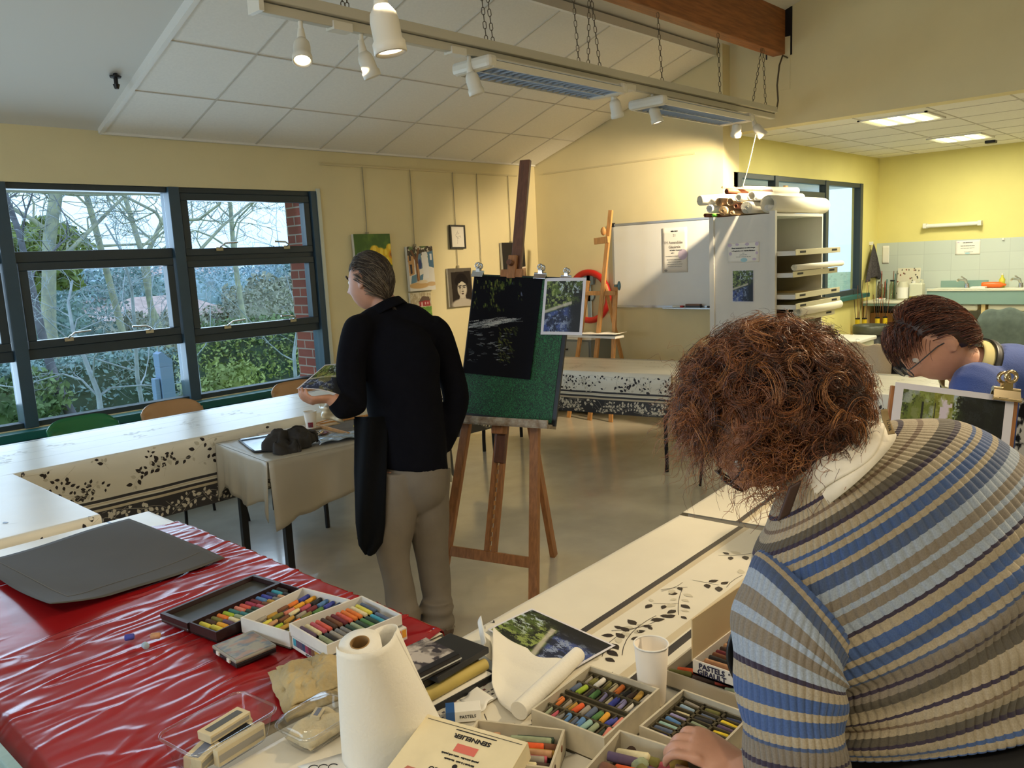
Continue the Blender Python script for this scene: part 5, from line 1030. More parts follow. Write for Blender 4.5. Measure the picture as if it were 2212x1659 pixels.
for k, rw in enumerate(rows):
    for i, c in enumerate(rw): pastel(MA, .022+i*.0163+.004*k, .076-.040*k, .016, pi/2+.02, .0062, .036, c, f'{c} pastel, {ORD[i]} from the left in the {["back","front"][k]} row of the dark case', 'pastels in the dark case')
# ---- B: white box half under C
MBx = boxM((.880, 1.546), (1.071, 1.580), (.875, 1.708), TR_)
tray_box('pastel_box', 'worn white pastel box of ochres and blues, half under the newer white box', MBx, .195, .165, .040, m_card, m_foamg, 'pastel box')
g = np.random.default_rng(12); cs = ['olive', 'cream', 'warm grey', 'ochre', 'orange', 'olive', 'lime green', 'ochre', 'warm grey', 'tan', 'brown', 'cream', 'lemon yellow', 'olive', 'salmon pink', 'warm grey', 'ochre', 'brown']
for i, c in enumerate(cs): pastel(MBx, .030+.034*(i % 3)+.004*g.normal()*.4, .022+.0205*(i//3)+.006, .026+.003*(i % 2), .12+.05*g.normal(), .0051, .033, c, f'{c} pastel, {["left","middle","right"][i%3]} of the {ORD[i//3]} row from the front, worn white box', 'pastels in the left half of the worn white box', 'taper')
cs = [['red', 'green', 'wine red', 'rose', 'golden yellow', 'orange'], ['navy blue', 'ultramarine', 'sky blue', 'charcoal', 'golden yellow', 'ultramarine']]
for k in range(2):
    for i, c in enumerate(cs[k]): pastel(MBx, .135+.038*k, .028+.022*i, .024, .1, .0056, .034, c, f'{c} pastel, {ORD[i]} from the front, {["left","right"][k]} column in the worn box’s right half', 'pastels in the right half of the worn white box')
# ---- C: newer white box on its patterned lid
MC = boxM((.875, 1.389), (1.065, 1.379), (.881, 1.547), TR_)
r = thing('patterned_box', 'white lid with a strip of colour squares under the newer pastel box', 'box lid'); r.matrix_world = MC @ Matrix.Translation((.002, -.010, 0)); MB().bb((0, 0, 0), (.198, .168, .030)).build('lid_body', m_card, r, bevel=.002)
sq = ['turquoise', 'violet', 'violet', 'navy blue', 'magenta', 'wine red', 'brown', 'ochre', 'golden yellow', 'lime green', 'dark green', 'charcoal']
for c in set(sq+['orange', 'golden yellow', 'coral']):
    if c not in PM: PM[c] = mat('chalk_'+c.replace(' ', '_'), S(*PAL[c]), .9, noise=.18, nscale=60)
for i, c in enumerate(sq): y = .160-.0132*i; MB().bb((-.0006, y-.0118, .010), (.0, y, .027)).build('colour_square', PM[c], r)
for i, c in enumerate(['coral', 'orange', 'golden yellow', 'orange', 'golden yellow']): x = .130+.0135*i; MB().bb((x, -.0006, .008), (x+.011, 0, .026)).build('colour_square', PM[c], r)
letters('SOFT PASTELS', .007, frame3((-.0008, .085, .0055), (0, -1, 0), (0, 0, 1)), M['ink'], r)
MCt = MC @ Matrix.Translation((0, 0, .031))
tray_box('pastel_box', 'clean white box of two rows of pastels, behind the paper roll', MCt, .195, .160, .028, m_card, m_foam, 'pastel box')
rows = [['violet', 'cream', 'rose', 'coral', 'dark brown', 'brown', 'wine red', 'coral', 'orange', 'orange', 'cream', 'lemon yellow', 'slate blue'], ['sage', 'charcoal', 'warm grey', 'grey', 'grey', 'dark green', 'sage', 'dark green', 'green', 'dark green', 'turquoise', 'slate blue']]
for k, rw in enumerate(rows):
    for i, c in enumerate(rw): pastel(MCt, .018+.0134*i+.006*k, .110-.068*k, .017, pi/2, .0054, .060 if k == 0 else .052, c, f'{c} pastel, {ORD[i]} from left, {["back","front"][k]} row of the clean white box', 'pastels in the clean white box')
# ---- small flat case and loose chalks
Mq = boxM((.757, 1.562), (.856, 1.559), (.768, 1.673), TR_)
r = thing('flat_case', 'small flat frosted plastic case on the red plastic', 'case'); r.matrix_world = Mq
MB().bb((0, 0, 0), (.096, .112, .010)).build('case_base', M['black'], r, bevel=.002); p = Pic(40, 46, (148, 146, 136)); n = vnoise(46, 40, 3, 5, 4, 9); p.mix(sst(n, .4, .6), (112, 122, 132)).mix(sst(vnoise(46, 40, 2, 6, 3, 8), .5, .7)*.7, (160, 126, 112))
MB().bb((-.001, -.001, .010), (.097, .113, .018)).build('case_lid', mat('frosted_lid', S(146, 142, 130), .35, coat=.3), r, bevel=.003); obj('lid_window', pic_mesh(p, flat((.003, .109, .0185), (.090, 0, 0), (0, -.106, 0))), M['print'], r)
for y in (.03, .08): MB().bb((-.004, y-.006, .006), (-.0005, y+.006, .014)).build('latch', M['whiteplastic'], r)
for x, y, c, a, l, lb in ((.666, 1.893, 'ultramarine', -.5, .021, 'blue chalk stub lying alone on the red plastic'), (.708, 1.848, 'tan', -.75, .022, 'buff chalk stub right of the blue one on the red plastic'), (.671, 1.818, 'pale blue', 1.5, .016, 'small pale grey-blue chalk crumb in front of the other two')):
    pastel(Matrix.Identity(4), x, y, .7605, a, .0075, l, c, lb, 'loose chalks on the red plastic')
# ---- big black-grey sheet
r = thing('black_sheet', 'large dark grey sheet of paper lying across the red plastic', 'paper')
P0, P1, P2, P3 = [Vector(q+(0,)) for q in ((.588, 2.175), (1.067, 2.197), (1.048, 2.842), (.575, 2.80))]
def fs(u, v):
    a = P0.lerp(P1, u).lerp(P3.lerp(P2, u), v); c0 = max(0, 1-(u+v*.6)*3.2); return Vector((a.x, a.y, .760+.035*c0**1.5+.004*sin(u*6+v*3)+.010*(v > 2)+.012*max(0, u-.85)*4*(v < .3)*(v)))
MB().sheet(fs, 30, 30).build('sheet_surface', mat('dark_paper', S(74, 70, 64), .8, noise=.04, nscale=8), r, thick=.001)
m_tape = mat('chalk_line', S(104, 98, 88), .9); b = MB()
for (a, c) in (((.14, .12), (.95, .17)), ((.14, .12), (.10, .95))):
    n_ = 16
    for i in range(n_):
        u0, v0 = a[0]+(c[0]-a[0])*i/n_, a[1]+(c[1]-a[1])*i/n_; u1, v1 = a[0]+(c[0]-a[0])*(i+1)/n_, a[1]+(c[1]-a[1])*(i+1)/n_; p_, q_ = fs(u0, v0), fs(u1, v1); b.bar(p_+Vector((0, 0, .0012)), q_+Vector((0, 0, .0012)), .0022, .0004)
b.build('drawn_line', m_tape, r)
# ---- clear plastic tubs
def tub(label, Mx, w, d, h, lid=False):
    r = thing('plastic_tub', label, 'plastic tub', (0, 0, 0), 0); r.matrix_world = Mx
    def ringp(ins, z, n=8, rad=.022):
        pts = []
        for cx, cy, a0 in ((w-ins-rad, d-ins-rad, 0), (ins+rad, d-ins-rad, pi/2), (ins+rad, ins+rad, pi), (w-ins-rad, ins+rad, 1.5*pi)):
            for i in range(n+1): a = a0+pi/2*i/n; pts.append((cx+rad*cos(a), cy+rad*sin(a), z))
        return pts
    b = MB(); rings = [ringp(.020, .003), ringp(.014, .004), ringp(.010, .012), ringp(.002, h-.006), ringp(.0, h)]; n = len(rings[0]); b.add([p for q in rings for p in q], [(i*n+k, i*n+(k+1) % n, (i+1)*n+(k+1) % n, (i+1)*n+k) for i in range(4) for k in range(n)]+[tuple(range(n))[::-1]], 0, True)
    b.build('tub_wall', M['plastic_clear'], r)
    MB().tube(ringp(-.002, h), .0028, 6, close=True).build('rolled_rim', glassmat('tub_rim_plastic', (.96, .96, .95, 1), .10, .1), r)
    if lid:
        rings = [ringp(0, h), ringp(.002, h+.012), ringp(.012, h+.018)]; MB().add([p for q in rings for p in q], [(i*n+k, i*n+(k+1) % n, (i+1)*n+(k+1) % n, (i+1)*n+k) for i in range(2) for k in range(n)]+[tuple(range(2*n, 3*n))], 0, True).build('clear_lid', M['plastic_clear'], r)
    return r
M1 = boxM((.515, 1.240), (.682, 1.262), (.503, 1.362), TZ+.002); tub('open clear plastic tub holding chalk cartons, at the lower left', M1, .170, .118, .058)
m_carton = mat('carton', S(206, 192, 158), .7, noise=.08, nscale=30); m_cartb = mat('carton_blue', S(112, 120, 140), .6)
def carton(label, Mx, x, y, z, a, w, d, h, tilt=0, win=None):
    r = thing('chalk_carton', label, 'carton'); r.matrix_world = Mx @ Matrix.Translation((x, y, z)) @ Euler((tilt, 0, a)).to_matrix().to_4x4(); MB().bb((-w/2, -d/2, 0), (w/2, d/2, h)).build('carton_body', m_carton, r, bevel=.001)
    if win: MB().bb((-w*.4, -d*.22, h), (w*.4, d*.22, h+.0006)).build('carton_window', win, r)
    MB().bb((-w/2+.002, -d/2-.0005, h*.25), (w/2-.004, -d/2, h*.7)).build('printed_band', M['greyink'], r); return r
carton('cream carton with a dark window, lying on top in the open tub', M1, .100, .066, .034, .06, .088, .036, .016, .0, mat('carton_dark', S(84, 84, 80), .5)); carton('blue-labelled carton at the left end of the open tub', M1, .042, .055, .008, .35, .052, .036, .022, .1, m_cartb)
carton('carton under the windowed carton in the open tub', M1, .105, .050, .008, -.05, .078, .05, .022, 0, M['ink']); carton('small carton at the right end of the open tub', M1, .143, .080, .010, 1.2, .03, .026, .02, .3, None); carton('carton standing by the near wall of the open tub', M1, .098, .022, .006, .02, .10, .014, .030)
M2 = boxM((.672, 1.155), (.80, 1.17), (.682, 1.238), TZ+.002); tub('closed clear plastic tub of rags left of the paper roll', M2, .13, .095, .040, True)
m_rag = mat('worn_towelling', S(176, 158, 116), .95, noise=.22, nscale=16, bump=.7, bscale=120, dist=.004)
r = thing('rag_in_tub', 'pale rag crumpled inside the closed tub', 'rag'); r.matrix_world = M2
MB().sheet(lambda u, v: Vector((.015+.1*u, .012+.07*v, .012+.026*abs(sin(u*5+v*4))*(1-(2*u-1)**6)*(1-(2*v-1)**6))), 20, 16).build('rag_cloth', mat('pale_rag', S(204, 190, 156), .9, bump=.5, bscale=60), r, thick=.004)
carton('blue-grey chalk block inside the closed tub', M2, .07, .055, .036, .5, .03, .018, .008, .1, m_cartb)
# ---- rag
r = thing('towelling_rag', 'worn beige towelling rag with frayed edges, left of the paper roll', 'rag', (0, 0, 0)); n1 = vnoise(61, 61, 4, 77); n2 = vnoise(61, 61, 9, 78)
R0, R1, R2, R3 = Vector((.712, 1.285, 0)), Vector((.855, 1.262, 0)), Vector((.935, 1.425, 0)), Vector((.782, 1.475, 0))
def frag(k, dz, s):
    def f(u, v):
        a = R0.lerp(R1, u).lerp(R3.lerp(R2, u), v); c = (R0+R1+R2+R3)/4; a = c+(a-c)*(s-.05+.10*n1[int(v*60), int(u*60)]+.03*n2[int(v*60), int(u*60)]); e = min(u, 1-u, v, 1-v); fold = abs(sin(u*7+k*2+2*n1[int(v*60), int(u*60)]))
        a.z = .757+dz+min(1, e*8)*(.006*fold+.018*n1[int(v*60), int(u*60)])+.004*n2[int(v*60), int(u*60)]; return a
    return f
MB().sheet(frag(0, 0, 1.), 60, 60).build('rag_layer', m_rag, r, thick=.006); MB().sheet(frag(1, .016, .80), 60, 60).build('rag_layer', m_rag, r, thick=.006)
MB().tube([Vector((.735, 1.290, .765)).lerp(Vector((.93, 1.43, .775)), t)+Vector((.004*sin(t*20), 0, .006*sin(t*9))) for t in np.linspace(0, 1, 24)], .0045, 8).build('rag_hem', m_rag, r)
# ---- paper towel roll standing
m_tw = mat('paper_towel', S(228, 224, 212), .85, bump=.35, bscale=160, dist=.002)
r = thing('kitchen_roll', 'white kitchen paper roll standing upright in the foreground', 'paper towel'); bt_, tp_ = Vector((.772, 1.083, TZ)), Vector((.722, 1.047, .985))
AX = (tp_-bt_).normalized(); Qr = AX.to_track_quat('Z', 'Y').to_matrix(); H_ = (tp_-bt_).length
MB().lathe([(.0155, H_), (.0345, H_), (.037, H_*.6), (.040, 0), (.0155, 0), (.0155, H_)], bt_, 40, 0, Qr).build('wound_paper', m_tw, r); MB().lathe([(.0145, H_+.001), (.0162, H_+.001), (.0162, H_-.10), (.0145, H_-.10), (.0145, H_+.001)], bt_, 32, 0, Qr).build('cardboard_core', mat('core_card', S(150, 116, 70), .8), r)
rv = Vector((sin(YAW), -cos(YAW), 0)); fv = Vector((cos(YAW), sin(YAW), 0))
def fw(u, v):   # loose outer turn, flaring towards the table
    a = pi*(1.05+1.08*u)  # from left, round the near side, to the right
    R_ = .0365+(.030*(1-v)); h = H_*v; c = bt_+AX*h; k = max(0, (u-.55)/.45)
    p = c+(rv*cos(a)+fv*sin(a))*R_*(1+.04*sin(u*9+v*2)); p += rv*(.026*k*(1-.2*v)+.03*(1-v)*u)+fv*(.02*k*k); p.z = max(TZ+.0005, p.z-.002)
    return p
MB().sheet(fw, 48, 20).build('loose_sheet', m_tw, r, thick=.0012)
def fl(u, v):
    k = u; c = bt_+AX*(H_*(.02+.97*v)); p = fw(1., v); q = c+rv*(.012)+fv*.040; a = p.lerp(q, k)+fv*(.030*sin(pi*k))+rv*(.022*sin(pi*k)*(1-k)); a.z = max(TZ+.0005, a.z); return a
MB().sheet(fl, 20, 14).build('loose_sheet', m_tw, r, thick=.0012)
# ---- stack of tins, book and yellow tube
Ms = boxM((.90, 1.095), (1.05, 1.10), (.885, 1.12), TZ); Ms = frame3((.875, 1.10, TZ), (1, -.04, 0), (.04, 1, 0))
def flatbox(name, label, cat, M4, x0, y0, z0, x1, y1, z1, m, bev=.002, a=0):
    r = thing(name, label, cat); r.matrix_world = M4 @ Matrix.Rotation(a, 4, 'Z'); MB().bb((x0, y0, z0), (x1, y1, z1)).build('case_body', m, r, bevel=bev); return r
p = Pic(60, 30, (216, 210, 196)); 
for i in range(14):
    for j in range(4):
        if (i*3+j*5) % 4: p.poly([(.05+.066*i, .12+.22*j), (.085+.066*i, .12+.22*j), (.085+.066*i, .2+.22*j), (.05+.066*i, .2+.22*j)], [(60, 54, 56), (120, 70, 66), (88, 86, 96)][(i+j) % 3])
r = thing('colour_chart', 'white colour chart card under the stack of tins', 'card'); r.matrix_world = Ms; MB().bb((-.02, -.05, .0), (.19, .06, .002)).build('card_sheet', M['paper'], r); obj('printed_face', pic_mesh(p, flat((-.015, .01, .0026), (.2, .0, 0), (0, -.055, 0))), M['print'], r)
r = flatbox('pencil_box', 'long black pencil box at the bottom of the stack', 'box', Ms, -.0, .0, .0022, .205, .10, .016, M['black']); MB().bb((.006, .003, .016), (.195, .097, .0168)).build('white_face', M['paper'], r)
r = thing('yellow_paper_roll', 'squashed yellow paper roll inside the stack', 'paper roll'); r.matrix_world = Ms; MB().tube([(-.005, .025, .030), (.06, .022, .030), (.13, .026, .030), (.196, .024, .030)], [.0145, .0135, .0145, .012], 14).build('rolled_paper', mat('yellow_paper', S(186, 164, 86), .7, noise=.1, nscale=14), r)
flatbox('grey_case', 'grey pastel case with a latch, under the patterned tin', 'case', Ms, .0, .038, .017, .192, .125, .050, mat('grey_case_plastic', S(86, 78, 62), .45)); r = flatbox('black_book', 'black book in the stack, its corner jutting to the right', 'book', Ms, .06, .005, .0505, .208, .118, .0635, mat('black_cover', S(34, 33, 32), .45), .002, .08)
r = thing('case_latch', 'pale metal latch on the front of the grey case', 'latch'); r.matrix_world = Ms; MB().bb((.045, .032, .028), (.075, .038, .040)).build('latch_plate', M['chrome'], r, bevel=.002)
tin = flatbox('drawing_tin', 'tin with a grey charcoal figure drawing on its lid, on top of the stack', 'tin', Ms, .0, .018, .0640, .128, .128, .082, mat('tin_dark', S(52, 48, 46), .35, .4), .003)
p = Pic(80, 70, (112, 104, 98)); n = vnoise(70, 80, 3, 91, 5); n2 = vnoise(70, 80, 5, 92, 4); p.mix(sst(n, .45, .6), (178, 168, 158)).mix(sst(n2, .55, .65), (52, 46, 50)).mix((p.v > .86)*1., (30, 27, 28)); p.ell(.2, .75, .16, .14, (160, 150, 140), .8); p.strokes(40, (0, 0, 1, .3), .4, .08, .02, [(44, 38, 42), (150, 142, 134)], 4, .6); p.ell(.5, .2, .25, .08, (190, 180, 168), .6)
obj('lid_drawing', pic_mesh(p, flat((.002, .126, .0828), (.124, 0, 0), (0, -.106, 0))), M['print'], tin); MB().bb((.0, .0165, .072), (.128, .018, .075)).build('lid_seam', M['chrome'], tin)
r = thing('torn_card', 'torn white card beside the colour chart', 'card', (0, 0, 0)); MB().sheet(lambda u, v: Vector((.965+.05*u+.01*v, 1.035+.06*v-.006*sin(u*6), .7475+.006*u)), 8, 8).build('card_sheet', M['paper'], r, thick=.001)
r = thing('pastel_packet', 'small white packet with a blue end, lettered pastels', 'packet'); Mp = frame3((.905, 1.055, TZ+.001), (.75, -.66, 0), (.66, .75, 0)); r.matrix_world = Mp; MB().bb((0, 0, 0), (.065, .034, .022)).build('packet_body', M['paper'], r, bevel=.001); MB().bb((-.0006, -.0004, .0), (.016, .0344, .0226)).build('blue_end', mat('blue_print', S(40, 88, 150), .5), r); letters('PASTELS', .0085, frame3((.040, -.001, .011), (1, 0, 0), (0, 0, 1)), M['ink'], r)
# ---- loose sheets round the roll
r = thing('white_sheet', 'white sheet with a pen flourish under the paper roll', 'paper'); MB().sheet(lambda u, v: Vector((.655+.22*u+.02*v, 1.165-.10*u-.12*v, .7462+.0015*sin(u*5+v*4))), 12, 8).build('sheet_surface', M['paper'], r, thick=.0008)
b = MB()
for k in range(3): b.tube([(.668+.012*k+.008*cos(t), 1.135+.010*sin(t)-.012*k, .7486) for t in np.linspace(0, 5, 14)], .0008, 4)
b.build('pen_flourish', M['ink'], r)
p = river_pic(60, 50, 66); p.mix(np.ones((50, 60))*.5, (70, 62, 58)); print_thing('dark_print', 'dark print half hidden under the lettered lid at the bottom edge', p, flat((.775, 1.062, .7485), (.045, -.11, 0), (-.10, -.05, 0)), .02)
# ---- D: open box of soft sticks with the lettered lid lying on it
MD = frame3((.975, .826, TZ), (-.46, .89, 0), (-.89, -.46, 0)); tray_box('pastel_box', 'deep grey-white box of brown pastels half under the lettered lid', MD, .160, .110, .046, m_cardd, M['black'], 'pastel box')
cs = ['dark green', 'sage', 'brown', 'deep orange', 'ochre', 'tan', 'rose', 'warm grey', 'dark brown', 'cream', 'tan']
for i, c in enumerate(cs): pastel(MD, .050+.012*(i % 2)-.006*(i % 3), .016+.0088*i, .030+.004*(i % 2), pi*.02+.03*sin(i*3), .0062, .066+.006*(i % 3), c, f'{c} pastel, {ORD[i]} from the back in the box under the lettered lid', 'pastels in the box under the lettered lid')
for i in range(4): pastel(MD, .118+.010*i, .022+.008*(i % 2), .034, i*1.3, .005, .014, ['tan', 'brown', 'cream', 'salmon pink'][i], f'{["tan","brown","cream","salmon pink"][i]} broken crumb in the box under the lettered lid', 'crumbs in the box under the lettered lid', 'taper')
# lettered lid (lying tilted over box D)
LA, LB, LC = Vector((.822, 1.000, .826)), Vector((.868, .815, .826)), Vector((.690, .955, .792))
ML = frame3(LB, LA-LB, LC-LA); LW, LD_ = .196, .15
r = thing('lettered_box', 'cream box lid lettered Sennelier with a pink swatch, tilted over the brown pastels', 'box lid'); r.matrix_world = ML
m_lidc = mat('cream_lid', S(222, 208, 170), .55, noise=.06, nscale=18)
MB().bb((0, 0, -.003), (LW, LD_, 0)).build('lid_top', m_lidc, r, bevel=.001)
for a, c in (((0, 0, -.034), (LW, .003, -.003)), ((0, LD_-.003, -.034), (LW, LD_, -.003)), ((0, .003, -.034), (.003, LD_-.003, -.003)), ((LW-.003, .003, -.034), (LW, LD_-.003, -.003))): MB().bb(a, c).build('lid_side', m_lidc, r)
def lt2(txt, x, y, sz, m='ink', bold=.0002, sx=1.): letters(txt, sz, frame3((x, y, .0004), (1, 0, 0), (0, 1, 0)), M[m], r, bold, sx)
lt2('SENNELIER', .090, .026, .0115, bold=.0004, sx=1.25); MB().bb((.050, .0135, .0002), (.128, .0153, .0006)).build('printed_rule', M['ink'], r); MB().bb((.006, .008, .0002), (LW-.006, .0088, .0006)).build('printed_rule', M['ink'], r)
MB().bb((.070, .040, .0002), (.110, .056, .0007)).build('pink_swatch', mat('pink_swatch', S(206, 106, 92), .7), r, bevel=.0002)
lt2('pastels extra-fins · extra soft pastels', .092, .064, .0048); lt2('fabriqués à la main · handmade', .088, .073, .0045); lt2('PASTELS À L’ÉCU', .076, .098, .0125, bold=.0003, sx=1.15)
MB().cyl((.090, .083, .0002), (.090, .083, .0006), .0045, n=16).build('round_crest', M['ink'], r); MB().add([(0, .106, .0004), (.166, .106, .0004), (.184, .15, .0004), (0, .15, .0004)], [(0, 1, 2, 3)]).build('pink_field', mat('pink_field', S(176, 108, 88), .7), r)
for i in range(26):
    y = .008+.0055*i; MB().add([(LW+.0004, y, -.010), (LW+.0004, y+.0035, -.0105), (LW+.0004, y+.003, -.0135), (LW+.0004, y-.0005, -.013)], [(0, 1, 2, 3)]).build('printed_dash', M['ink'], r); MB().add([(LW+.0004, y, -.021), (LW+.0004, y+.0025, -.0215), (LW+.0004, y+.002, -.024), (LW+.0004, y-.0005, -.0235)], [(0, 1, 2, 3)]).build('printed_dash', M['ink'], r)
# ---- photo and unrolled towel
print_thing('river_photo', 'dark printed photo of a sunlit river bank lying on the striped oilcloth', river_pic(120, 90, 81), lambda u, v: (Vector((1.226, 1.262, .7478))*(1-u)*(1-v)+Vector((1.374, 1.255, .7478))*u*(1-v)+Vector((1.343, .983, .7478))*u*v+Vector((1.172, .992, .7478))*(1-u)*v)+Vector((0, 0, .001*sin(u*4))), .035)
r = thing('paper_towel', 'unrolled sheet of kitchen paper curling up beside the river photo', 'paper towel')
def ft2(u, v):  # v along the sheet from the curl (0) to the roll (1)
    a = Vector((1.205, 1.225, 0)).lerp(Vector((1.045, 1.075, 0)), u); c = Vector((1.225, .995, 0)).lerp(Vector((1.005, .955, 0)), u); w = .10*sin(pi*v)*(1-u)*.35
    q = a.lerp(c, v)+Vector((-.02, -.02, 0))*sin(pi*v)*u; k = max(0, 1-v*3.2); q.z = .7485+.006*sin(v*8+u*3)*.5+.003*abs(sin(u*9))+.030*k*k*(1-.5*u); q += Vector((.02, .03, 0))*(-k*k*.3); return q
MB().sheet(ft2, 26, 30).build('sheet_surface', m_tw, r, thick=.001); MB().tube([(1.235, 1.002, .765), (1.16, .988, .764), (1.08, .974, .764), (1.0, .958, .764)], [.016, .017, .017, .018], 18).build('rolled_edge', m_tw, r)
MB().sheet(lambda u, v: Vector((1.205-.085*u, 1.235-.10*u, .7485+.05*v))+Vector((-.018, .018, 0))*(sin(v*2.4)), 16, 10).build('curled_edge', m_tw, r, thick=.001)
# ---- E: main divided box
ME = frame3((.988, .752, TZ), (.19, .012, 0), (-.012, .19, 0)); EW, ED = .190, .155
bE = tray_box('pastel_box', 'square worn white box with four rows of divided pastels, in front of the paper cup', ME, EW, ED, .052, m_cardd, m_foamg, 'pastel box')
def dividers(box, xs, ys, z0, z1, m, y0=.004, y1=.15):
    b = MB()
    for x in xs: b.bb((x-.0022, y0, z0), (x+.0022, y1, z1))
    for xa, xb in ys[1]:
        for y in ys[0]: b.bb((xa, y-.0016, z0), (xb, y+.0016, z1))
    return b.build('divided_insert', m, box)
EX = [(.010, .044), (.049, .083), (.104, .138), (.143, .178)]
dividers(bE, [.007, .0465, .086, .101, .1405, .181], ([.013+.0142*i for i in range(1, 10)], EX), .0042, .043, m_foamg, y1=.151)
RW = [['sage', 'rose', 'grey', 'sky blue', 'slate blue', 'sky blue', 'pale aqua', 'sage', 'dark green', 'salmon pink'], ['orange', 'warm grey', 'ochre', 'deep orange', 'warm grey', 'slate blue', 'green', 'golden yellow', 'ultramarine', 'salmon pink'], ['slate blue', 'lime green', 'charcoal', 'green', 'lilac', 'cream', 'ultramarine', 'lilac', 'white', 'grey'], ['warm grey', 'olive', 'white', 'olive', 'cream', 'orange', 'charcoal', 'dark brown', 'ochre', 'warm grey']]
g = np.random.default_rng(31)
for k in range(4):
    for i in range(10):
        c = RW[k][i]; l = .027+.007*g.random(); pastel(ME, (EX[k][0]+EX[k][1])/2, .1405-.0142*i+.0005, .036+.005*g.random(), .06*g.normal(), .0052, l, c, f'{c} pastel, {ORD[i]} from left, {["nearest","second","third","farthest"][k]} row of the square worn box', 'pastels in the square worn box', tilt=.08*g.normal())
# ---- F: box right of it, columns of sticks
MF = frame3((1.066, .595, TZ), (1, .02, 0), (-.02, 1, 0)); bF = tray_box('pastel_box', 'worn divided pastel box of blues and yellows next to the hand', MF, .150, .138, .045, m_cardd, m_foamg, 'pastel box')
b = MB()
for i in range(9): b.bb((.006+.0165*i-.0016, .005, .0042), (.006+.0165*i+.0016, .130, .036))
for y in (.006, .046, .088, .131): b.bb((.005, y-.0022, .0042), (.142, y+.0022, .036))
b.build('divided_insert', m_foamg, bF)
CF = [['ultramarine', 'slate blue', 'pale aqua', 'sky blue', 'lilac', 'cream', 'pale blue', 'warm grey'], ['ultramarine', 'charcoal', 'charcoal', 'olive', 'sage', 'charcoal', 'slate blue', 'olive'], ['orange', 'dark green', 'salmon pink', 'dark green', 'bright yellow', 'violet', 'bright yellow', 'navy blue']]
for k in range(3):
    for i in range(8): pastel(MF, .0142+.0165*i, .109-.0415*k, .028+.004*g.random(), pi/2+.06*g.normal(), .0054, .026+.010*g.random(), CF[k][i], f'{CF[k][i]} pastel, {ORD[i]} from front, {["left","middle","right"][k]} column of the box beside the hand', 'pastels in the box next to the hand', tilt=.06*g.normal())
# ---- G: loose thick sticks
MG = frame3((.876, .722, TZ+.002), (.145, .02, 0), (-.02, .145, 0)); MG = frame3((1.022, .745, TZ+.004), (-.147, -.022, 0), (.02, -.147, 0))
tray_box('pastel_box', 'open white box heaped with loose thick pastels, under the reaching hand', MG, .19, .165, .050, m_cardd, m_foam, 'pastel box')
CG_ = ['dark brown', 'olive', 'brown', 'violet', 'olive', 'orange', 'olive', 'brown', 'olive', 'ochre', 'dark brown', 'wine red', 'rose', 'tan', 'sage', 'lime green', 'ochre', 'grey', 'charcoal', 'wine red', 'brown', 'olive', 'tan', 'ochre', 'cream', 'violet', 'warm grey', 'deep orange', 'olive', 'brown', 'dark green', 'rose', 'tan', 'olive']
where = ['far left corner', 'far edge', 'far right corner', 'left edge', 'middle', 'right edge', 'near left corner', 'near edge', 'near right corner']
seen = {}
for i, c in enumerate(CG_):
    px, py = .020+.148*((i*37 % 34)/34), .022+.120*((i*13 % 34)/34); wz = where[min(2, int(px/.19*3))*3+min(2, int(py/.165*3))]; sz = ['long', 'short', 'stubby'][i % 3]; lb = f'{sz} {c} pastel near the {wz} of the loose heap'; seen[lb] = seen.get(lb, 0)+1
    if seen[lb] > 1: lb = f'{sz} {c} pastel lying across another at the {wz} of the heap'
    pastel(MG, px, py, .020+.018*((i % 5)/4)+.008*(i % 2), pi/2+.35*g.normal()+(1.2 if i % 7 == 0 else 0), .0078+.0015*(i % 3), [.058, .040, .028][i % 3], c, lb, 'loose thick pastels', tilt=.15*g.normal())
# ---- cup
def papercup(label, loc, rt, rb, h, printed=None):
    r = thing('paper_cup', label, 'cup', loc); MB().lathe([(0, .004), (rb*.96, .004), (rb, 0), (rb+.0005, .002), (rt, h), (rt-.0012, h), (rb-.0012, .006), (0, .006)], (0, 0, 0), 36).build('cup_wall', m_pcup, r); MB().tube([(rt*cos(t), rt*sin(t), h) for t in np.linspace(0, 2*pi, 37)[:-1]], .0017, 6, close=True).build('rolled_rim', M['paper'], r)
    if printed: MB().sheet(lambda u, v: Vector(((rb+.0022+(rt-rb)*(.1+.3*v))*cos(printed+u*.9), (rb+.0022+(rt-rb)*(.1+.3*v))*sin(printed+u*.9), h*(.1+.3*v))), 6, 3).build('printed_logo', mat('cup_print', S(70, 52, 66), .5, col2=S(168, 44, 44), nscale=60), r)
    return r
m_pcup = mat('paper_cup_wall', S(226, 216, 200), .55); papercup('white paper cup with a stained rim beside the square pastel box', (1.207, .800, TZ), .0325, .0245, .118); 
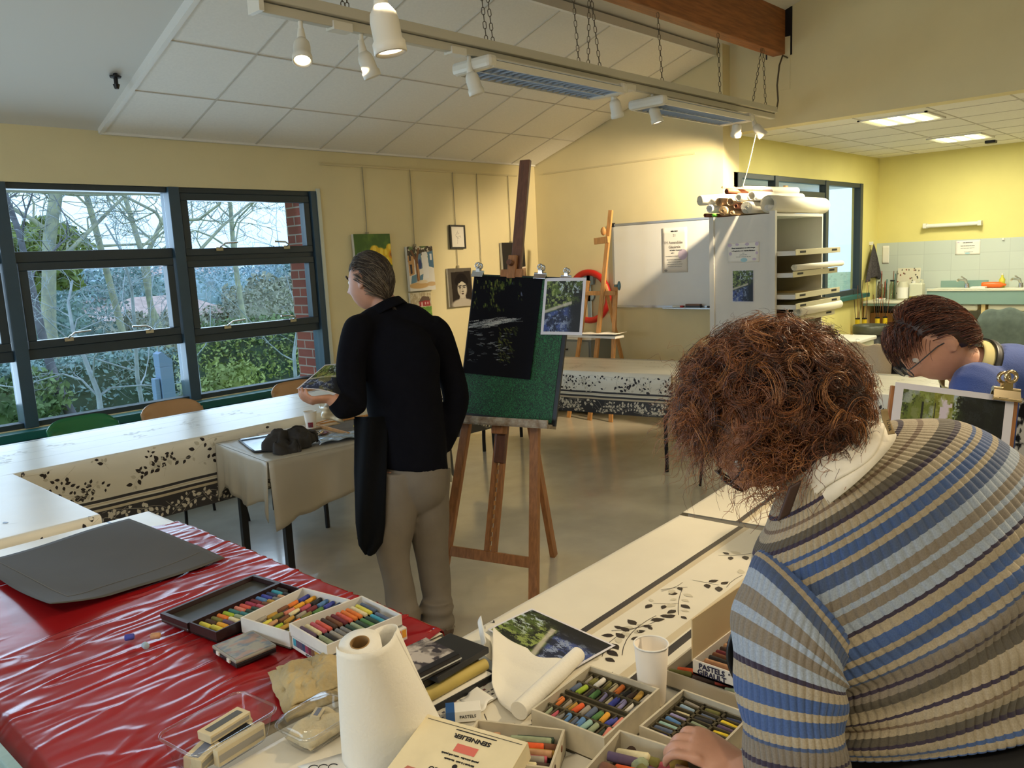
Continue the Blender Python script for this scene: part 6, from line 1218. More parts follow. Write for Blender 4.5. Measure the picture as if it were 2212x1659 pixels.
# ---- girault boxes
m_bb = mat('black_box', S(30, 27, 26), .6); MH = frame3((1.275, .560, TZ), (1, .03, 0), (-.03, 1, 0)); r = tray_box('pastel_box', 'lower grey-walled box of dark pastels under the lettered tray', MH, .29, .255, .034, mat('grey_box_wall', S(178, 168, 148), .5), m_bb, 'pastel box')
for i, c in enumerate(['olive', 'deep orange', 'coral', 'dark brown', 'coral', 'wine red', 'sage', 'teal', 'coral', 'salmon pink', 'warm grey', 'rose']):
    pastel(MH, .018+.013*(i % 3)+.004*(i % 2), .225-.040*(i//2)-.01*(i % 2), .028, -pi/2+.30+.06*sin(i), .0058, .046, c, f'{c} pastel, {ORD[i]} from left along the lower grey-walled box', 'pastels in the lower grey-walled box')
MT = frame3((1.287, .672, TZ+.036), (1, .0, 0), (0, 1, 0)); r = tray_box('lettered_tray', 'white box lettered Pastels Girault with its lid standing open behind', MT, .30, .086, .030, mat('white_box_card', S(222, 216, 204), .5, noise=.04), mat('tray_inside', S(180, 160, 120), .7), 'pastel box', .0025)
letters('PASTELS', .0150, frame3((-.0012, .045, .0212), (0, -1, 0), (0, 0, 1)), mat('navy_print', S(28, 26, 58), .5), r, .0004); letters('GIRAULT', .0150, frame3((-.0012, .045, .0085), (0, -1, 0), (0, 0, 1)), bpy.data.materials['navy_print'], r, .0004); letters('®', .006, frame3((-.0012, .008, .024), (0, -1, 0), (0, 0, 1)), bpy.data.materials['navy_print'], r)
MB().bb((.0, .086, .026), (.30, .0885, .112)).build('standing_lid', mat('lid_kraft', S(206, 184, 142), .7, noise=.05), r)
for i in range(18):
    c = ['brown', 'tan', 'charcoal', 'brown', 'wine red', 'dark brown', 'tan', 'brown', 'rose', 'charcoal', 'olive', 'dark brown', 'grey', 'white', 'tan', 'brown', 'dark brown', 'ochre'][i]; pastel(MT, .016+.0152*i, .044, .017, pi/2+.05*sin(i*2), .0058, .066, c, f'{c} pastel, {ORD[i]} from the lettered end of the lettered tray', 'pastels in the lettered tray')
# ---- wrapped corner of grey tissue under boxes
r = thing('paper_scrap', 'cream paper scrap on the cloth between the two open boxes', 'paper'); MB().sheet(lambda u, v: Vector((.93+.09*u, .78+.05*v-.03*u, .7465+.001*sin(u*6))), 6, 6).build('scrap_surface', M['offwhite'], r, thick=.0008)
# ---- paint-spattered chair back at the lower left corner
r = thing('painted_chair', 'paint-spattered pale teal chair back at the lower left corner', 'chair', (0, 0, 0)); m_pt = mat('spattered_teal', S(150, 178, 174), .5, col2=S(112, 140, 140), nscale=14); m_dg = mat('dark_green_paint', S(14, 56, 44), .5)
MB().bar((.318, 1.34, .752), (.318, 1.95, .725), .07, .02, (1, 0, 0)).build('top_rail', m_pt, r, bevel=.004)
for y in (1.4, 1.9): MB().bar((.305, y, .72), (.25, y, 0), .035, .03).build('leg', m_dg, r)
MB().bb((-.1, 1.37, .42), (.30, 1.93, .45)).build('seat', m_dg, r, bevel=.01); MB().bb((.30, 1.40, .46), (.314, 1.9, .66)).build('back_panel', m_dg, r)
for y in (1.4, 1.9): MB().bar((-.07, y, .42), (-.09, y, 0), .035, .03).build('leg', m_dg, r)
# ================================================================== on the small grey table
SZ = .702; SMC = (2.411, 3.717)
def TS(x, y, z=0): a = SMR; return Vector((SMC[0]+x*cos(a)-y*sin(a), SMC[1]+x*sin(a)+y*cos(a), SZ+z))
r = thing('black_folder', 'black folder under a bluish print on the small grey table', 'folder')
def q4(u, v, z, s=1.): a0, a1, a2, a3 = Vector((1.955, 3.60, 0)), Vector((2.09, 3.51, 0)), Vector((2.05, 3.93, 0)), Vector((2.27, 3.88, 0)); c = (a0+a1+a2+a3)/4; a = a0.lerp(a1, u).lerp(a2.lerp(a3, u), v); a = c+(a-c)*s; a.z = z; return a
MB().sheet(lambda u, v: q4(u, v, SZ+.004), 4, 4).build('folder_cover', M['black'], r, thick=.006)
p = Pic(50, 60, (150, 176, 206)); n = vnoise(60, 50, 3, 14); p.mix(sst(n, .4, .65)*.7, (208, 216, 222)).mix((p.v < .12)*1., (86, 110, 140)); r = thing('blue_print', 'glossy bluish print on the black folder', 'print'); obj('printed_sheet', pic_mesh(p, lambda u, v: q4(u, 1-v, SZ+.0085+.006*(1-v)*(v < .1), .92)), vcol('gloss_print', .15, .6), r)
r = thing('dark_cloth', 'crumpled dark cloth hanging over the edge of the small grey table', 'cloth', TS(-.27, -.25, 0)); n1 = vnoise(41, 41, 3, 55); n2 = vnoise(41, 41, 7, 56)
def fc(u, v):
    a = 2*pi*u; i, j = int(v*40), int(u*40); rr2 = .122*sin(v*pi/2)*(1+.25*sin(3*a+1)+.14*sin(7*a)); h = .066*cos(v*pi/2)**.7*(1+.5*sin(a*2+2))+.010*sin(9*a+v*7)*sin(v*pi)+.03*(n1[i, j]-.5)+.02*n2[i, j]*(v > .1); x, y = rr2*cos(a), rr2*sin(a)*.8; z = max(.004, h)
    if y < -.085: z = -(-.085-y)*1.2+.004; y = -.085-(.012)
    return Vector((x, y, z))
MB().sheet(fc, 40, 22).build('cloth_folds', mat('dark_towel', S(52, 48, 44), .95, noise=.15, nscale=40), r, thick=.004); r.rotation_euler = (0, 0, SMR)
papercup('white paper cup with a small printed logo on the small grey table', tuple(TS(.0, .10, .012)), .036, .026, .095, 3.6)
r = thing('foil_packet', 'shiny crumpled foil packet on the small grey table', 'packet'); MB().sheet(lambda u, v: TS(-.13+.26*u+.05*v, -.30+.15*v-.03*u, .004+.010*abs(sin(u*8+v*5))+.006*abs(sin(v*13+u*3))), 26, 18).build('foil_sheet', mat('crumpled_foil', S(186, 200, 216), .25, .7, noise=.25, nscale=18), r, thick=.001)
r = thing('red_wrapper', 'dark red printed wrapper behind the foil packet', 'wrapper'); MB().sheet(lambda u, v: TS(-.10+.14*u, -.10+.06*v+.03*u, .003+.006*abs(sin(u*9))), 12, 6).build('wrapper_sheet', mat('red_wrap', S(132, 56, 48), .5, col2=S(60, 40, 40), nscale=30), r, thick=.001)
r = thing('pastel_tray', 'wooden tray lined with dark foam beside the standing man', 'tray', TS(.22, -.02), SMR+.06); MB().bb((-.14, -.15, 0), (.2, .2, .006)).build('tray_bottom', mat('foam_brown', S(92, 80, 60), .9, noise=.15, nscale=20), r)
for a, c in (((-.15, -.16, 0), (.21, -.15, .016)), ((-.15, .2, 0), (.21, .21, .016)), ((-.15, -.15, 0), (-.14, .2, .016)), ((.2, -.15, 0), (.21, .2, .016))): MB().bb(a, c).build('tray_edge', M['lightwood'], r)
MT2 = Matrix.Translation(TS(.22, -.02)) @ Matrix.Rotation(SMR, 4, 'Z'); pastel(MT2, -.02, -.02, .013, .8, .007, .03, 'bright yellow', 'yellow pastel stub lying on the dark foam tray', 'stubs on the foam tray'); pastel(MT2, .04, .0, .013, .2, .007, .02, 'white', 'white pastel stub lying on the dark foam tray', 'stubs on the foam tray')
r = thing('pink_paper', 'pinkish sheet at the back of the small grey table', 'paper'); MB().sheet(lambda u, v: TS(-.26+.40*u, .10+.15*v, .002), 4, 4).build('sheet_surface', mat('pink_paper', S(206, 180, 156), .8), r, thick=.001)
r = thing('beige_folder', 'beige folder lying on the pinkish sheet behind the cup', 'folder'); MB().sheet(lambda u, v: TS(-.12+.30*u, .09+.13*v+.02*u, .007), 4, 4).build('folder_cover', mat('beige_folder', S(184, 162, 132), .7), r, thick=.004)
r = thing('wooden_stick', 'thin wooden stick behind the cup on the small grey table', 'stick'); MB().bar(TS(.0, .16, .016), TS(.17, .24, .016), .008, .006).build('stick_wood', M['lightwood'], r)
r = thing('spectacles', 'folded spectacles lying beside the dark cloth', 'glasses', TS(-.10, -.13, .012), SMR); 
for x in (-.03, .03): MB().tube([(x+.022*cos(t), 0.008*sin(t*2), .018*sin(t)+.01) for t in np.linspace(0, 2*pi, 17)[:-1]], .0016, 6, close=True).build('rim', M['blackmetal'], r)
MB().tube([(.052, 0, .012), (.06, .05, .006), (.0, .07, .004)], .0018, 6).build('temple_arm', M['blackmetal'], r)
r = thing('brown_stopper', 'small round brown stopper beside the cup', 'stopper', TS(-.13, -.02, .0)); MB().ball((0, 0, .02), (.022, .022, .02)).build('stopper_body', M['darkwood'], r)
r = thing('paint_tube', 'small silver paint tube beside the cup', 'tube', TS(-.02, -.06, .009), SMR+.8); MB().cyl((-.04, 0, 0), (.03, 0, 0), .008, .010).build('tube_body', M['chrome'], r); MB().cyl((.03, 0, 0), (.045, 0, 0), .006).build('cap', M['black'], r)
# ================================================================== people
def cat_rom(P, m):
    P = [np.array(p, float) for p in P]; out = []; n = len(P)-1
    for i in range(m+1):
        t = i/m*n; k = min(int(t), n-1); f = t-k; p0, p1, p2, p3 = P[max(0, k-1)], P[k], P[k+1], P[min(n, k+2)]
        out.append(.5*((2*p1)+(-p0+p2)*f+(2*p0-5*p1+4*p2-p3)*f*f+(-p0+3*p1-3*p2+p3)*f**3))
    return out
def loft(b, rings, n=24, m=None, mi=0, cap=True, disp=None):
    """rings: (centre, half-axis a, half-axis b). Adds a closed tube to MB b, returns the rows"""
    m = m or (len(rings)-1)*4
    C = cat_rom([r[0] for r in rings], m); A = cat_rom([r[1] for r in rings], m); B = cat_rom([r[2] for r in rings], m); vs = []
    for i in range(m+1):
        for k in range(n):
            a = 2*pi*k/n; p = C[i]+A[i]*cos(a)+B[i]*sin(a)
            if disp is not None: p = C[i]+(p-C[i])*(1+disp(k/n, i/m))
            vs.append(p)
    fs = [(i*n+k, i*n+(k+1) % n, (i+1)*n+(k+1) % n, (i+1)*n+k) for i in range(m) for k in range(n)]
    if cap: fs += [tuple(range(n))[::-1], tuple(range(m*n, m*n+n))]
    b.add(vs, fs, mi, True); return C
def limb(b, pts, rad, n=16, m=None, flat_=1., wide=None):
    """round tapering limb along pts"""
    pts = [Vector(p) for p in pts]; rings = []; up = None
    for i, p in enumerate(pts):
        t = (pts[min(i+1, len(pts)-1)]-pts[max(i-1, 0)]).normalized()
        if up is None: up = (Vector(wide) if wide is not None else t.orthogonal())
        up = (up-t*up.dot(t)).normalized(); w = t.cross(up); rings.append((p, up*rad[i], w*rad[i]*flat_))
    return loft(b, rings, n, m)
def hand(b, wrist, d, back, side, curl=(.5, .6, .4), s=1., spread=.12, thumb=.5):
    """palm, four curling fingers and a thumb; d to the fingertips, back = back of the hand, side=+1 thumb towards d x back"""
    d = Vector(d).normalized(); back = Vector(back); back = (back-d*back.dot(d)).normalized(); x = d.cross(back)*side; W = Vector(wrist)
    pr = [(0, .024, .018), (.02, .030, .017), (.05, .039, .015), (.08, .042, .0135), (.093, .038, .010)]
    loft(b, [(W+d*q*s, x*w*s, back*h*s) for q, w, h in pr], 16)
    for i, (ox, ln, ra) in enumerate(((.030, .074, .0085), (.011, .083, .009), (-.009, .078, .0085), (-.028, .062, .0075))):
        p = W+d*.078*s+x*ox*s+back*.003*s; a = 0; dd = (d+x*(ox*spread*12)).normalized(); pts = [p-d*.012*s, p]
        for j, (f, c) in enumerate(zip((.46, .31, .23), curl)):
            a += c*(1+.08*i); v = dd*cos(a)-back*sin(a); p = p+v*ln*f*1.05*s; pts.append(p)
        limb(b, pts, [ra*1.05*s, ra*1.08*s, ra*1.05*s, ra*.95*s, ra*.66*s], 10, 20)
    p = W+d*.022*s+x*.024*s; v1 = (d*.75+x*.75-back*thumb*.5).normalized(); v2 = (d*.95+x*.25-back*thumb).normalized()
    limb(b, [W+d*.012*s+x*.012*s, p, p+v1*.038*s, p+v1*.038*s+v2*.030*s, p+v1*.038*s+v2*.056*s], [.013*s, .0135*s, .0105*s, .0098*s, .0066*s], 10, 18)
def head_geo(b, H, s=1., jaw=1., nose=1.):
    """skull with face, ears. local: x right, y to the face, z up; origin at the skull centre"""
    n, m = 56, 44; vs = []
    def bump(x, z, cx, cz, sx, sz): return math.exp(-((x-cx)/sx)**2-((z-cz)/sz)**2)
    for i in range(m+1):
        t = pi*i/m
        for k in range(n):
            a = 2*pi*k/n; x, y, z = sin(t)*cos(a), sin(t)*sin(a), cos(t); X, Y, Z = .075*x, .095*y, .112*z
            if z < 0: q = -z; X *= 1-.30*q*q*jaw; Y = Y*(1-.12*q*q)+(.012*q if y > 0 else .030*q*(-y)); Z = -.125*q
            if y > 0:
                f = y**2
                Y += f*(.024*nose*bump(X, Z, 0, -.030, .012, .016)+.014*nose*bump(X, Z, 0, -.008, .010, .026)+.006*bump(X, Z, 0, .024, .05, .012)+.007*bump(X, Z, 0, -.066, .022, .007)+.007*bump(X, Z, 0, -.078, .020, .007)-.004*bump(X, Z, 0, -.072, .024, .0035)+.012*bump(X, Z, 0, -.108, .022, .016))
                Y -= f*(.012*bump(X, Z, .031, .004, .017, .011)+.012*bump(X, Z, -.031, .004, .017, .011)); Y += f*.005*(bump(X, Z, .045, -.03, .02, .02)+bump(X, Z, -.045, -.03, .02, .02))
            vs.append(H @ (Vector((X, Y, Z))*s))
    b.add(vs, [(i*n+k, (i+1)*n+k, (i+1)*n+(k+1) % n, i*n+(k+1) % n) for i in range(m) for k in range(n)], 0, True)
    for sx in (-1, 1):
        q = H.to_3x3(); e = MB(); b.ball(H @ (Vector((sx*.078, -.012, -.012))*s), (.010*s, .020*s, .033*s), 14, 0, q @ Euler((-.2, 0, sx*.35)).to_matrix()); b.ball(H @ (Vector((sx*.078, -.006, -.038))*s), (.008*s, .010*s, .012*s), 10, 0, q)
def headM(c, fwd, up):
    y = Vector(fwd).normalized(); z = Vector(up); z = (z-y*z.dot(y)).normalized(); x = y.cross(z); Q = Matrix((x, y, z)).transposed().to_4x4(); Q.translation = Vector(c); return Q
def skin_body(b, name, m, parent, vox, it=3):
    o = b.build(name, m, parent); q = o.modifiers.new('union', 'REMESH'); q.mode = 'VOXEL'; q.voxel_size = vox; q.use_smooth_shade = True
    q = o.modifiers.new('soft', 'SMOOTH'); q.factor = .5; q.iterations = it; return o
def eyes(H, parent, s=1.):
    for sx in (-1, 1):
        e = MB().ball(H @ (Vector((sx*.031, .074, .004))*s), .0125*s, 14).build('eye', mat('eye_white', S(214, 206, 196), .2), parent)
        MB().ball(H @ (Vector((sx*.031, .0795, .002))*s), .0075*s, 12).build('iris', mat('eye_iris', S(48, 36, 28), .15), e)
def brows(H, parent, m, s=1.):
    for sx in (-1, 1): MB().tube([H @ (Vector((sx*(.014+.036*t), .096-.014*t*t, .024+.008*sin(t*2.4)))*s) for t in np.linspace(0, 1, 8)], [.002*s]+[.0045*s]*6+[.002*s], 6).build('eyebrow', m, parent)
def strands(P, rad, n=4, mi=None):
    """P: (count, points, 3) array -> mesh of thin tubes"""
    P = np.asarray(P, float); N, m, _ = P.shape; T = np.gradient(P, axis=1); T /= np.linalg.norm(T, axis=2, keepdims=True)+1e-9
    ref = np.array((.31, .52, .79)); A = np.cross(T, ref); A /= np.linalg.norm(A, axis=2, keepdims=True)+1e-9; B = np.cross(T, A); rr = np.asarray(rad)
    if rr.ndim == 1: rr = rr[:, None]*np.linspace(1, .35, m)[None]
    V = np.stack([P+(A*cos(2*pi*k/n)+B*sin(2*pi*k/n))*rr[..., None] for k in range(n)], axis=2).reshape(-1, 3)
    i = np.arange(N)[:, None, None]*m*n+np.arange(m-1)[None, :, None]*n; k = np.arange(n)[None, None]; k1 = (k+1) % n
    F = np.stack([i+k, i+k1, i+n+k1, i+n+k], axis=-1).reshape(-1, 4); me = bpy.data.meshes.new('hair')
    me.vertices.add(len(V)); me.vertices.foreach_set('co', V.ravel().astype(np.float32)); me.loops.add(F.size); me.loops.foreach_set('vertex_index', F.ravel().astype(np.int32))
    me.polygons.add(len(F)); me.polygons.foreach_set('loop_start', np.arange(0, F.size, 4, dtype=np.int32)); me.polygons.foreach_set('use_smooth', np.ones(len(F), bool))
    if mi is not None: me.polygons.foreach_set('material_index', np.repeat(np.asarray(mi, np.int32), (m-1)*n))
    me.update(calc_edges=True); me.validate(); return me
def uvloft(rings, n, m, ribs, amp, disp=None, v0=0.):
    """knit tube: real rib grooves, UV.y = metres along the garment"""
    C = cat_rom([r[0] for r in rings], m); A = cat_rom([r[1] for r in rings], m); B = cat_rom([r[2] for r in rings], m); vs = []; vv = []; L = v0
    for i in range(m+1):
        if i: L += float(np.linalg.norm(C[i]-C[i-1]))
        for k in range(n):
            a = 2*pi*k/n; d = A[i]*cos(a)+B[i]*sin(a); l = np.linalg.norm(d)+1e-9; g = amp*(abs(sin(k/n*pi*ribs))**.4-1) if amp else 0
            if disp: g += disp(k/n, i/m, a)
            vs.append(tuple(C[i]+d*(1+g/l))); vv.append(L)
    me = bpy.data.meshes.new('knit'); me.from_pydata(vs, [], [(i*n+k, i*n+(k+1) % n, (i+1)*n+(k+1) % n, (i+1)*n+k) for i in range(m) for k in range(n)])
    me.polygons.foreach_set('use_smooth', [True]*len(me.polygons)); at = me.attributes.new('along', 'FLOAT', 'POINT'); at.data.foreach_set('value', vv); me.update(); return me
SKIN = mat('skin', S(192, 142, 116), .5, noise=.08, nscale=22, bump=.15, bscale=220, dist=.001); SKIN.node_tree.nodes['Principled BSDF'].inputs['Subsurface Weight'].default_value = .05; SKIN.node_tree.nodes['Principled BSDF'].inputs['Subsurface Radius'].default_value = (.01, .004, .002)
# ------------------------------------------------------------------ the standing man
FL = Vector((1.9855,2.5470,0.0029)); FR = Vector((2.1280,2.4956,-0.0091)); FL.z = 0; FR.z = 0
man = thing('person', 'man in dark sweater and grey trousers standing with his back turned beside the easel', 'person', (0, 0, 0))
HM = headM((2.1430,2.8198,1.5276), (-0.3299,0.9330,-0.1809), (0.1343,0.2258,0.9570))
sR, sU, sF = Vector((0.6771,-0.7344,-0.0471)), Vector((0.1463,0.0716,0.9866)), Vector((0.7212,0.6749,-0.1559))
b = MB(); head_geo(b, HM, .98)
limb(b, [(2.1899,2.7455,1.3590), (2.1744,2.7785,1.4299), (2.1557,2.8052,1.4910)], [.075, .062, .056], 18)
tor = [((2.1509,2.6260,0.7255), .15, .11), ((2.1581,2.6550,0.8841), .15, .10), ((2.1594,2.6849,1.0840), .17, .11), ((2.1663,2.7095,1.2223), .185, .11), ((2.1745,2.7286,1.3108), .15, .09), ((2.1809,2.7405,1.3599), .08, .07)]
TX = Vector((0.3612,-0.9303,-0.0469)).normalized(); TYv = Vector((0.9145,0.3633,-0.1620)).normalized()
loft(b, [(c, TX*w*.9, TYv*d*.9) for c, w, d in tor], 28)
armL = [(2.0224,2.7551,1.3310), (1.9603,2.7437,1.1871), (1.9233,2.7014,1.0253), (1.8740,2.6960,1.0303), (1.8351,2.7178,1.0729)]; limb(b, armL, [.05, .045, .04, .036, .028], 14)
armR = [(2.3480,2.6328,1.2820), (2.3675,2.5945,1.1422), (2.3628,2.5514,0.9977), (2.3145,2.5478,0.8868), (2.2694,2.5581,0.7872)]; limb(b, armR, [.05, .045, .04, .035, .027], 14)
hand(b, (1.8351,2.7178,1.0729), (-0.4359,0.1699,0.0016), (-0.5748,-0.1436,-0.7152), -1, (.55, .5, .3), .95); hand(b, (2.2694,2.5581,0.7872), (-0.2479,0.0386,-0.9796), (0.3253,-0.7900,0.0091), 1, (.3, .4, .3), .95)
legL = [(2.0919,2.6425,0.7162), (2.0458,2.6231,0.5472), (2.0021,2.6047,0.3939), (1.9958,2.5724,0.2248), tuple(FL+Vector((0, 0, .08)))]; legR = [(2.2181,2.5952,0.7105), (2.1922,2.5826,0.5358), (2.1667,2.5530,0.3541), (2.1575,2.5228,0.1807), tuple(FR+Vector((0, 0, .08)))]
for L_ in (legL, legR): limb(b, L_, [.07, .06, .05, .042, .034], 14)
skin_body(b, 'body', SKIN, man, .006)
eyes(HM, man, .98)
m_navy = mat('navy_wool', S(10, 10, 17), .95, noise=.15, nscale=30, spec=.15, bump=.3, bscale=150, dist=.002); m_apr = mat('apron_cloth', S(9, 10, 13), .9, spec=.15, noise=.1, nscale=20); m_tr = mat('grey_trousers', S(116, 106, 92), .85, noise=.06, nscale=14, bump=.25, bscale=30, dist=.006)
b = MB(); dsp = lambda u, v: .015*sin(u*19+v*13)+.012*sin(v*31+u*7)
loft(b, [((2.1544,2.6213,0.7213), TX*.150, TYv*.125), ((2.1598,2.6324,0.7945), TX*.158, TYv*.13), ((2.1669,2.6593,0.9432), TX*.172, TYv*.13)]+[(c, TX*w*1.09, TYv*d*1.16) for c, w, d in tor[2:5]]+[((2.1816,2.7430,1.3738), TX*.085, TYv*.08)], 36, 48, 0, True, dsp)
limb(b, [(2.1809,2.7405,1.3599), (2.1181,2.7607,1.3493), (2.0316,2.7701,1.3102)], [.075, .072, .066], 18); limb(b, [(2.1809,2.7405,1.3599), (2.2562,2.6865,1.3461), (2.3313,2.6334,1.2715)], [.075, .075, .066], 18); limb(b, [(2.0684,2.7672,1.3399)]+armL[:4]+[(1.8444,2.7132,1.0642)], [.06, .066, .062, .056, .050, .040], 18, 30); limb(b, [(2.3080,2.6414,1.3262)]+armR, [.06, .066, .062, .058, .050, .036], 18, 30)
skin_body(b, 'sweater', m_navy, man, .008, 4)
b = MB(); NK = (Vector((2.1744,2.7785,1.4299))-Vector((2.1899,2.7455,1.3590))).normalized()
def fcol(u, v): a = 2*pi*u; c = Vector((2.1811,2.7485,1.3757))+NK*(.012+.040*v); x = NK.cross(TYv).normalized(); y = NK.cross(x); return c+(x*cos(a)+y*sin(a))*(.082-.004*v+.012*(1-v))
MB().sheet(fcol, 40, 5).build('collar', m_navy, man, thick=.006)
MB().tube([Vector((2.1698,2.7737,1.4203))+(NK.cross(TYv).normalized()*cos(a)+NK.cross(NK.cross(TYv)).normalized()*sin(a))*.071 for a in np.linspace(0, 2*pi, 25)[:-1]], .006, 6, close=True).build('neck_cord', m_apr, man)
b = MB()
def trouser(L_, k, ex):
    rad = [.098, .088, .072, .064, .068, .068]; P = L_[:4]+[tuple(Vector(L_[4])+Vector((0, 0, .07))), tuple(Vector(L_[4])+Vector((0, 0, -.045)))]
    pts = [Vector(p) for p in P]; rings = []
    for i, p in enumerate(pts): rings.append((p, sR*rad[i]*(1.0), sF*rad[i]*.98))
    loft(b, rings, 28, 60, 0, True, lambda u, v: .035*sin(v*24+u*9+k)*sst(np.array(v), .05, .4)+.03*sin(v*11-u*13+2*k)+ex*.075*sin(v*70+2*sin(u*6.28))*sst(np.array(v), .72, .86)+.02*sin(u*12.6+k))
trouser(legL, 0, .35); trouser(legR, 2, 1.)
loft(b, [((2.1652,2.6266,0.7941), TX*.142, TYv*.115), ((2.1535,2.6209,0.7154), TX*.155, TYv*.118), ((2.1433,2.6159,0.6465), TX*.150, TYv*.112), ((2.1351,2.6119,0.5913), TX*.13, TYv*.09), ((2.1276,2.6082,0.5401), TX*.08, TYv*.06)], 30, 20)
skin_body(b, 'trousers', m_tr, man, .006, 4)
for f_, nm in ((FL, 0), (FR, 1)):
    s = MB(); d_ = Vector((-.25, .97, 0)); x_ = Vector((.97, .25, 0)); loft(s, [(f_-d_*.06+Vector((0, 0, .045)), x_*.034, Vector((0, 0, .045))), (f_+Vector((0, 0, .05)), x_*.04, Vector((0, 0, .05))), (f_+d_*.09+Vector((0, 0, .034)), x_*.046, Vector((0, 0, .034))), (f_+d_*.17+Vector((0, 0, .026)), x_*.042, Vector((0, 0, .026))), (f_+d_*.20+Vector((0, 0, .02)), x_*.02, Vector((0, 0, .015)))], 20, 24); s.build('shoe', mat('brown_leather', S(82, 58, 42), .5), man)
A0 = Vector((1.9410,2.7138,0.9683))
def fap(u, v):   # apron panel hanging in front and round his left side
    px = [(1.9573,2.7418,0.9724), (1.9162,2.7185,0.7456), (1.8847,2.6895,0.5387), (1.8766,2.6639,0.4540), (1.8835,2.6334,0.4184)]; qx = [(2.0517,2.6393,0.9658), (2.0031,2.6099,0.7417), (1.9610,2.5926,0.5362), (1.9343,2.5889,0.4607), (1.9026,2.6056,0.4187)]
    t = v*4; k = min(3, int(t)); f = t-k; a = Vector(px[k]).lerp(Vector(px[k+1]), f); c = Vector(qx[k]).lerp(Vector(qx[k+1]), f); return a.lerp(c, u)-sF*(.035*sin(pi*u))+sF*.012*sin(u*9+v*5)
MB().sheet(fap, 20, 40).build('apron', m_apr, man, thick=.008)
b = MB(); b.sheet(lambda u, v: Vector((1.9617,2.7493,0.9609)).lerp(Vector((1.9152,2.7257,0.4515)), v)+sF*(.45*u)+sR*(.04*u), 16, 20); b.build('apron_front', m_apr, man, thick=.008)
m_hm = [mat('hair_greybrown', S(78, 64, 50), .5, noise=.2, nscale=60), mat('hair_grey', S(132, 118, 98), .45), mat('hair_dark', S(52, 42, 34), .5)]
def smooth_hair(H, s, count, seed, rng_phi, dirf, ln, rad, off, steps=18, rx=(.079, .099, .117)):
    g = np.random.default_rng(seed); out = []
    while len(out) < count:
        v = Vector((g.normal(), g.normal(), g.normal())).normalized()
        if not rng_phi(v): continue
        p = Vector((v.x*rx[0], v.y*rx[1], v.z*rx[2])); l = ln*(.6+.6*g.random()); pts = []; wob = g.normal()*.25; o = off*(.3+g.random())
        for i in range(steps):
            t = i/(steps-1); nrm = Vector((p.x/rx[0]**2, p.y/rx[1]**2, p.z/rx[2]**2)).normalized(); pts.append(tuple(H @ ((p+nrm*(o*min(1, t*3)+.002))*s))); d = Vector(dirf(p, t))+Vector((wob, 0, 0))*.4; d = (d-nrm*max(-.2, d.dot(nrm))*(1 if p.z > -.09 else .3)).normalized(); p = p+d*l/steps
            q = math.sqrt((p.x/rx[0])**2+(p.y/rx[1])**2+(p.z/rx[2])**2)
            if q < 1: p = p/q
        out.append(pts)
    return out
cap_ok = lambda v: (v.y < .62 and v.z > .35) or (v.y < .30 and v.z > -.05) or (v.y < -.15 and v.z > -.62)
Ph = smooth_hair(HM, .98, 2100, 4, cap_ok, lambda p, t: (p.x*3, -.8-.3*t, .15-.9*t-.6*(p.z < .03)), .13, .001, .012)
g = np.random.default_rng(1); obj('hair', strands(Ph, np.full(len(Ph), .0013), 3, g.choice([0, 0, 1, 2], len(Ph))), m_hm, man)
b = MB(); n_, k_ = 40, 30
b.sheet(lambda u, v: HM @ (Vector((.0775*sin(pi*v)*cos(2*pi*u), -.004+.098*sin(pi*v)*sin(2*pi*u)*(1 if sin(2*pi*u) < 0 else .80), .1155*cos(pi*v)))*.98) if v < .36+.30*(sin(2*pi*u) < .1)*min(1, max(0, .1-sin(2*pi*u))*2.2) else HM @ (Vector((.06*sin(pi*v)*cos(2*pi*u), .06*sin(pi*v)*sin(2*pi*u), .09*cos(pi*v)))*.98), 48, 40); b.build('hair_base', m_hm[2], man)
brows(HM, man, m_hm[2], .98)
p = river_pic(70, 60, 99, .2); p.mix(sst(vnoise(60, 70, 5, 98), .5, .65)*.6, (150, 140, 70)); PA, PB, PC, PD = Vector((1.7552,2.8422,1.1135)), Vector((1.9164,2.8654,1.1899)), Vector((1.9956,2.8110,1.1926)), Vector((1.8685,2.6824,1.0743))
print_thing('held_print', 'printed river photo held in the standing man’s hand', p, lambda u, v: PA.lerp(PB, v*.0+(1-v)).lerp(PD.lerp(PC, 1-v), u)+Vector((0, 0, .012*sin(pi*u)*v)), .05)
r = thing('plastic_bag', 'rumpled clear plastic sheet below the man’s held print', 'plastic sheet'); BA, BB_, BC, BD = Vector((1.8354,2.8302,1.0478)), Vector((1.8935,2.7416,1.0615)), Vector((1.8766,2.7082,0.9671)), Vector((1.8359,2.7844,0.9801))
MB().sheet(lambda u, v: BA.lerp(BB_, u).lerp(BD.lerp(BC, u), v)+sF*(.02*sin(u*8+v*5)+.012*sin(v*13)), 20, 16).build('plastic_film', mat('crumpled_film', S(214, 204, 176), .2, spec=.7, noise=.1, nscale=20), r, thick=.001)
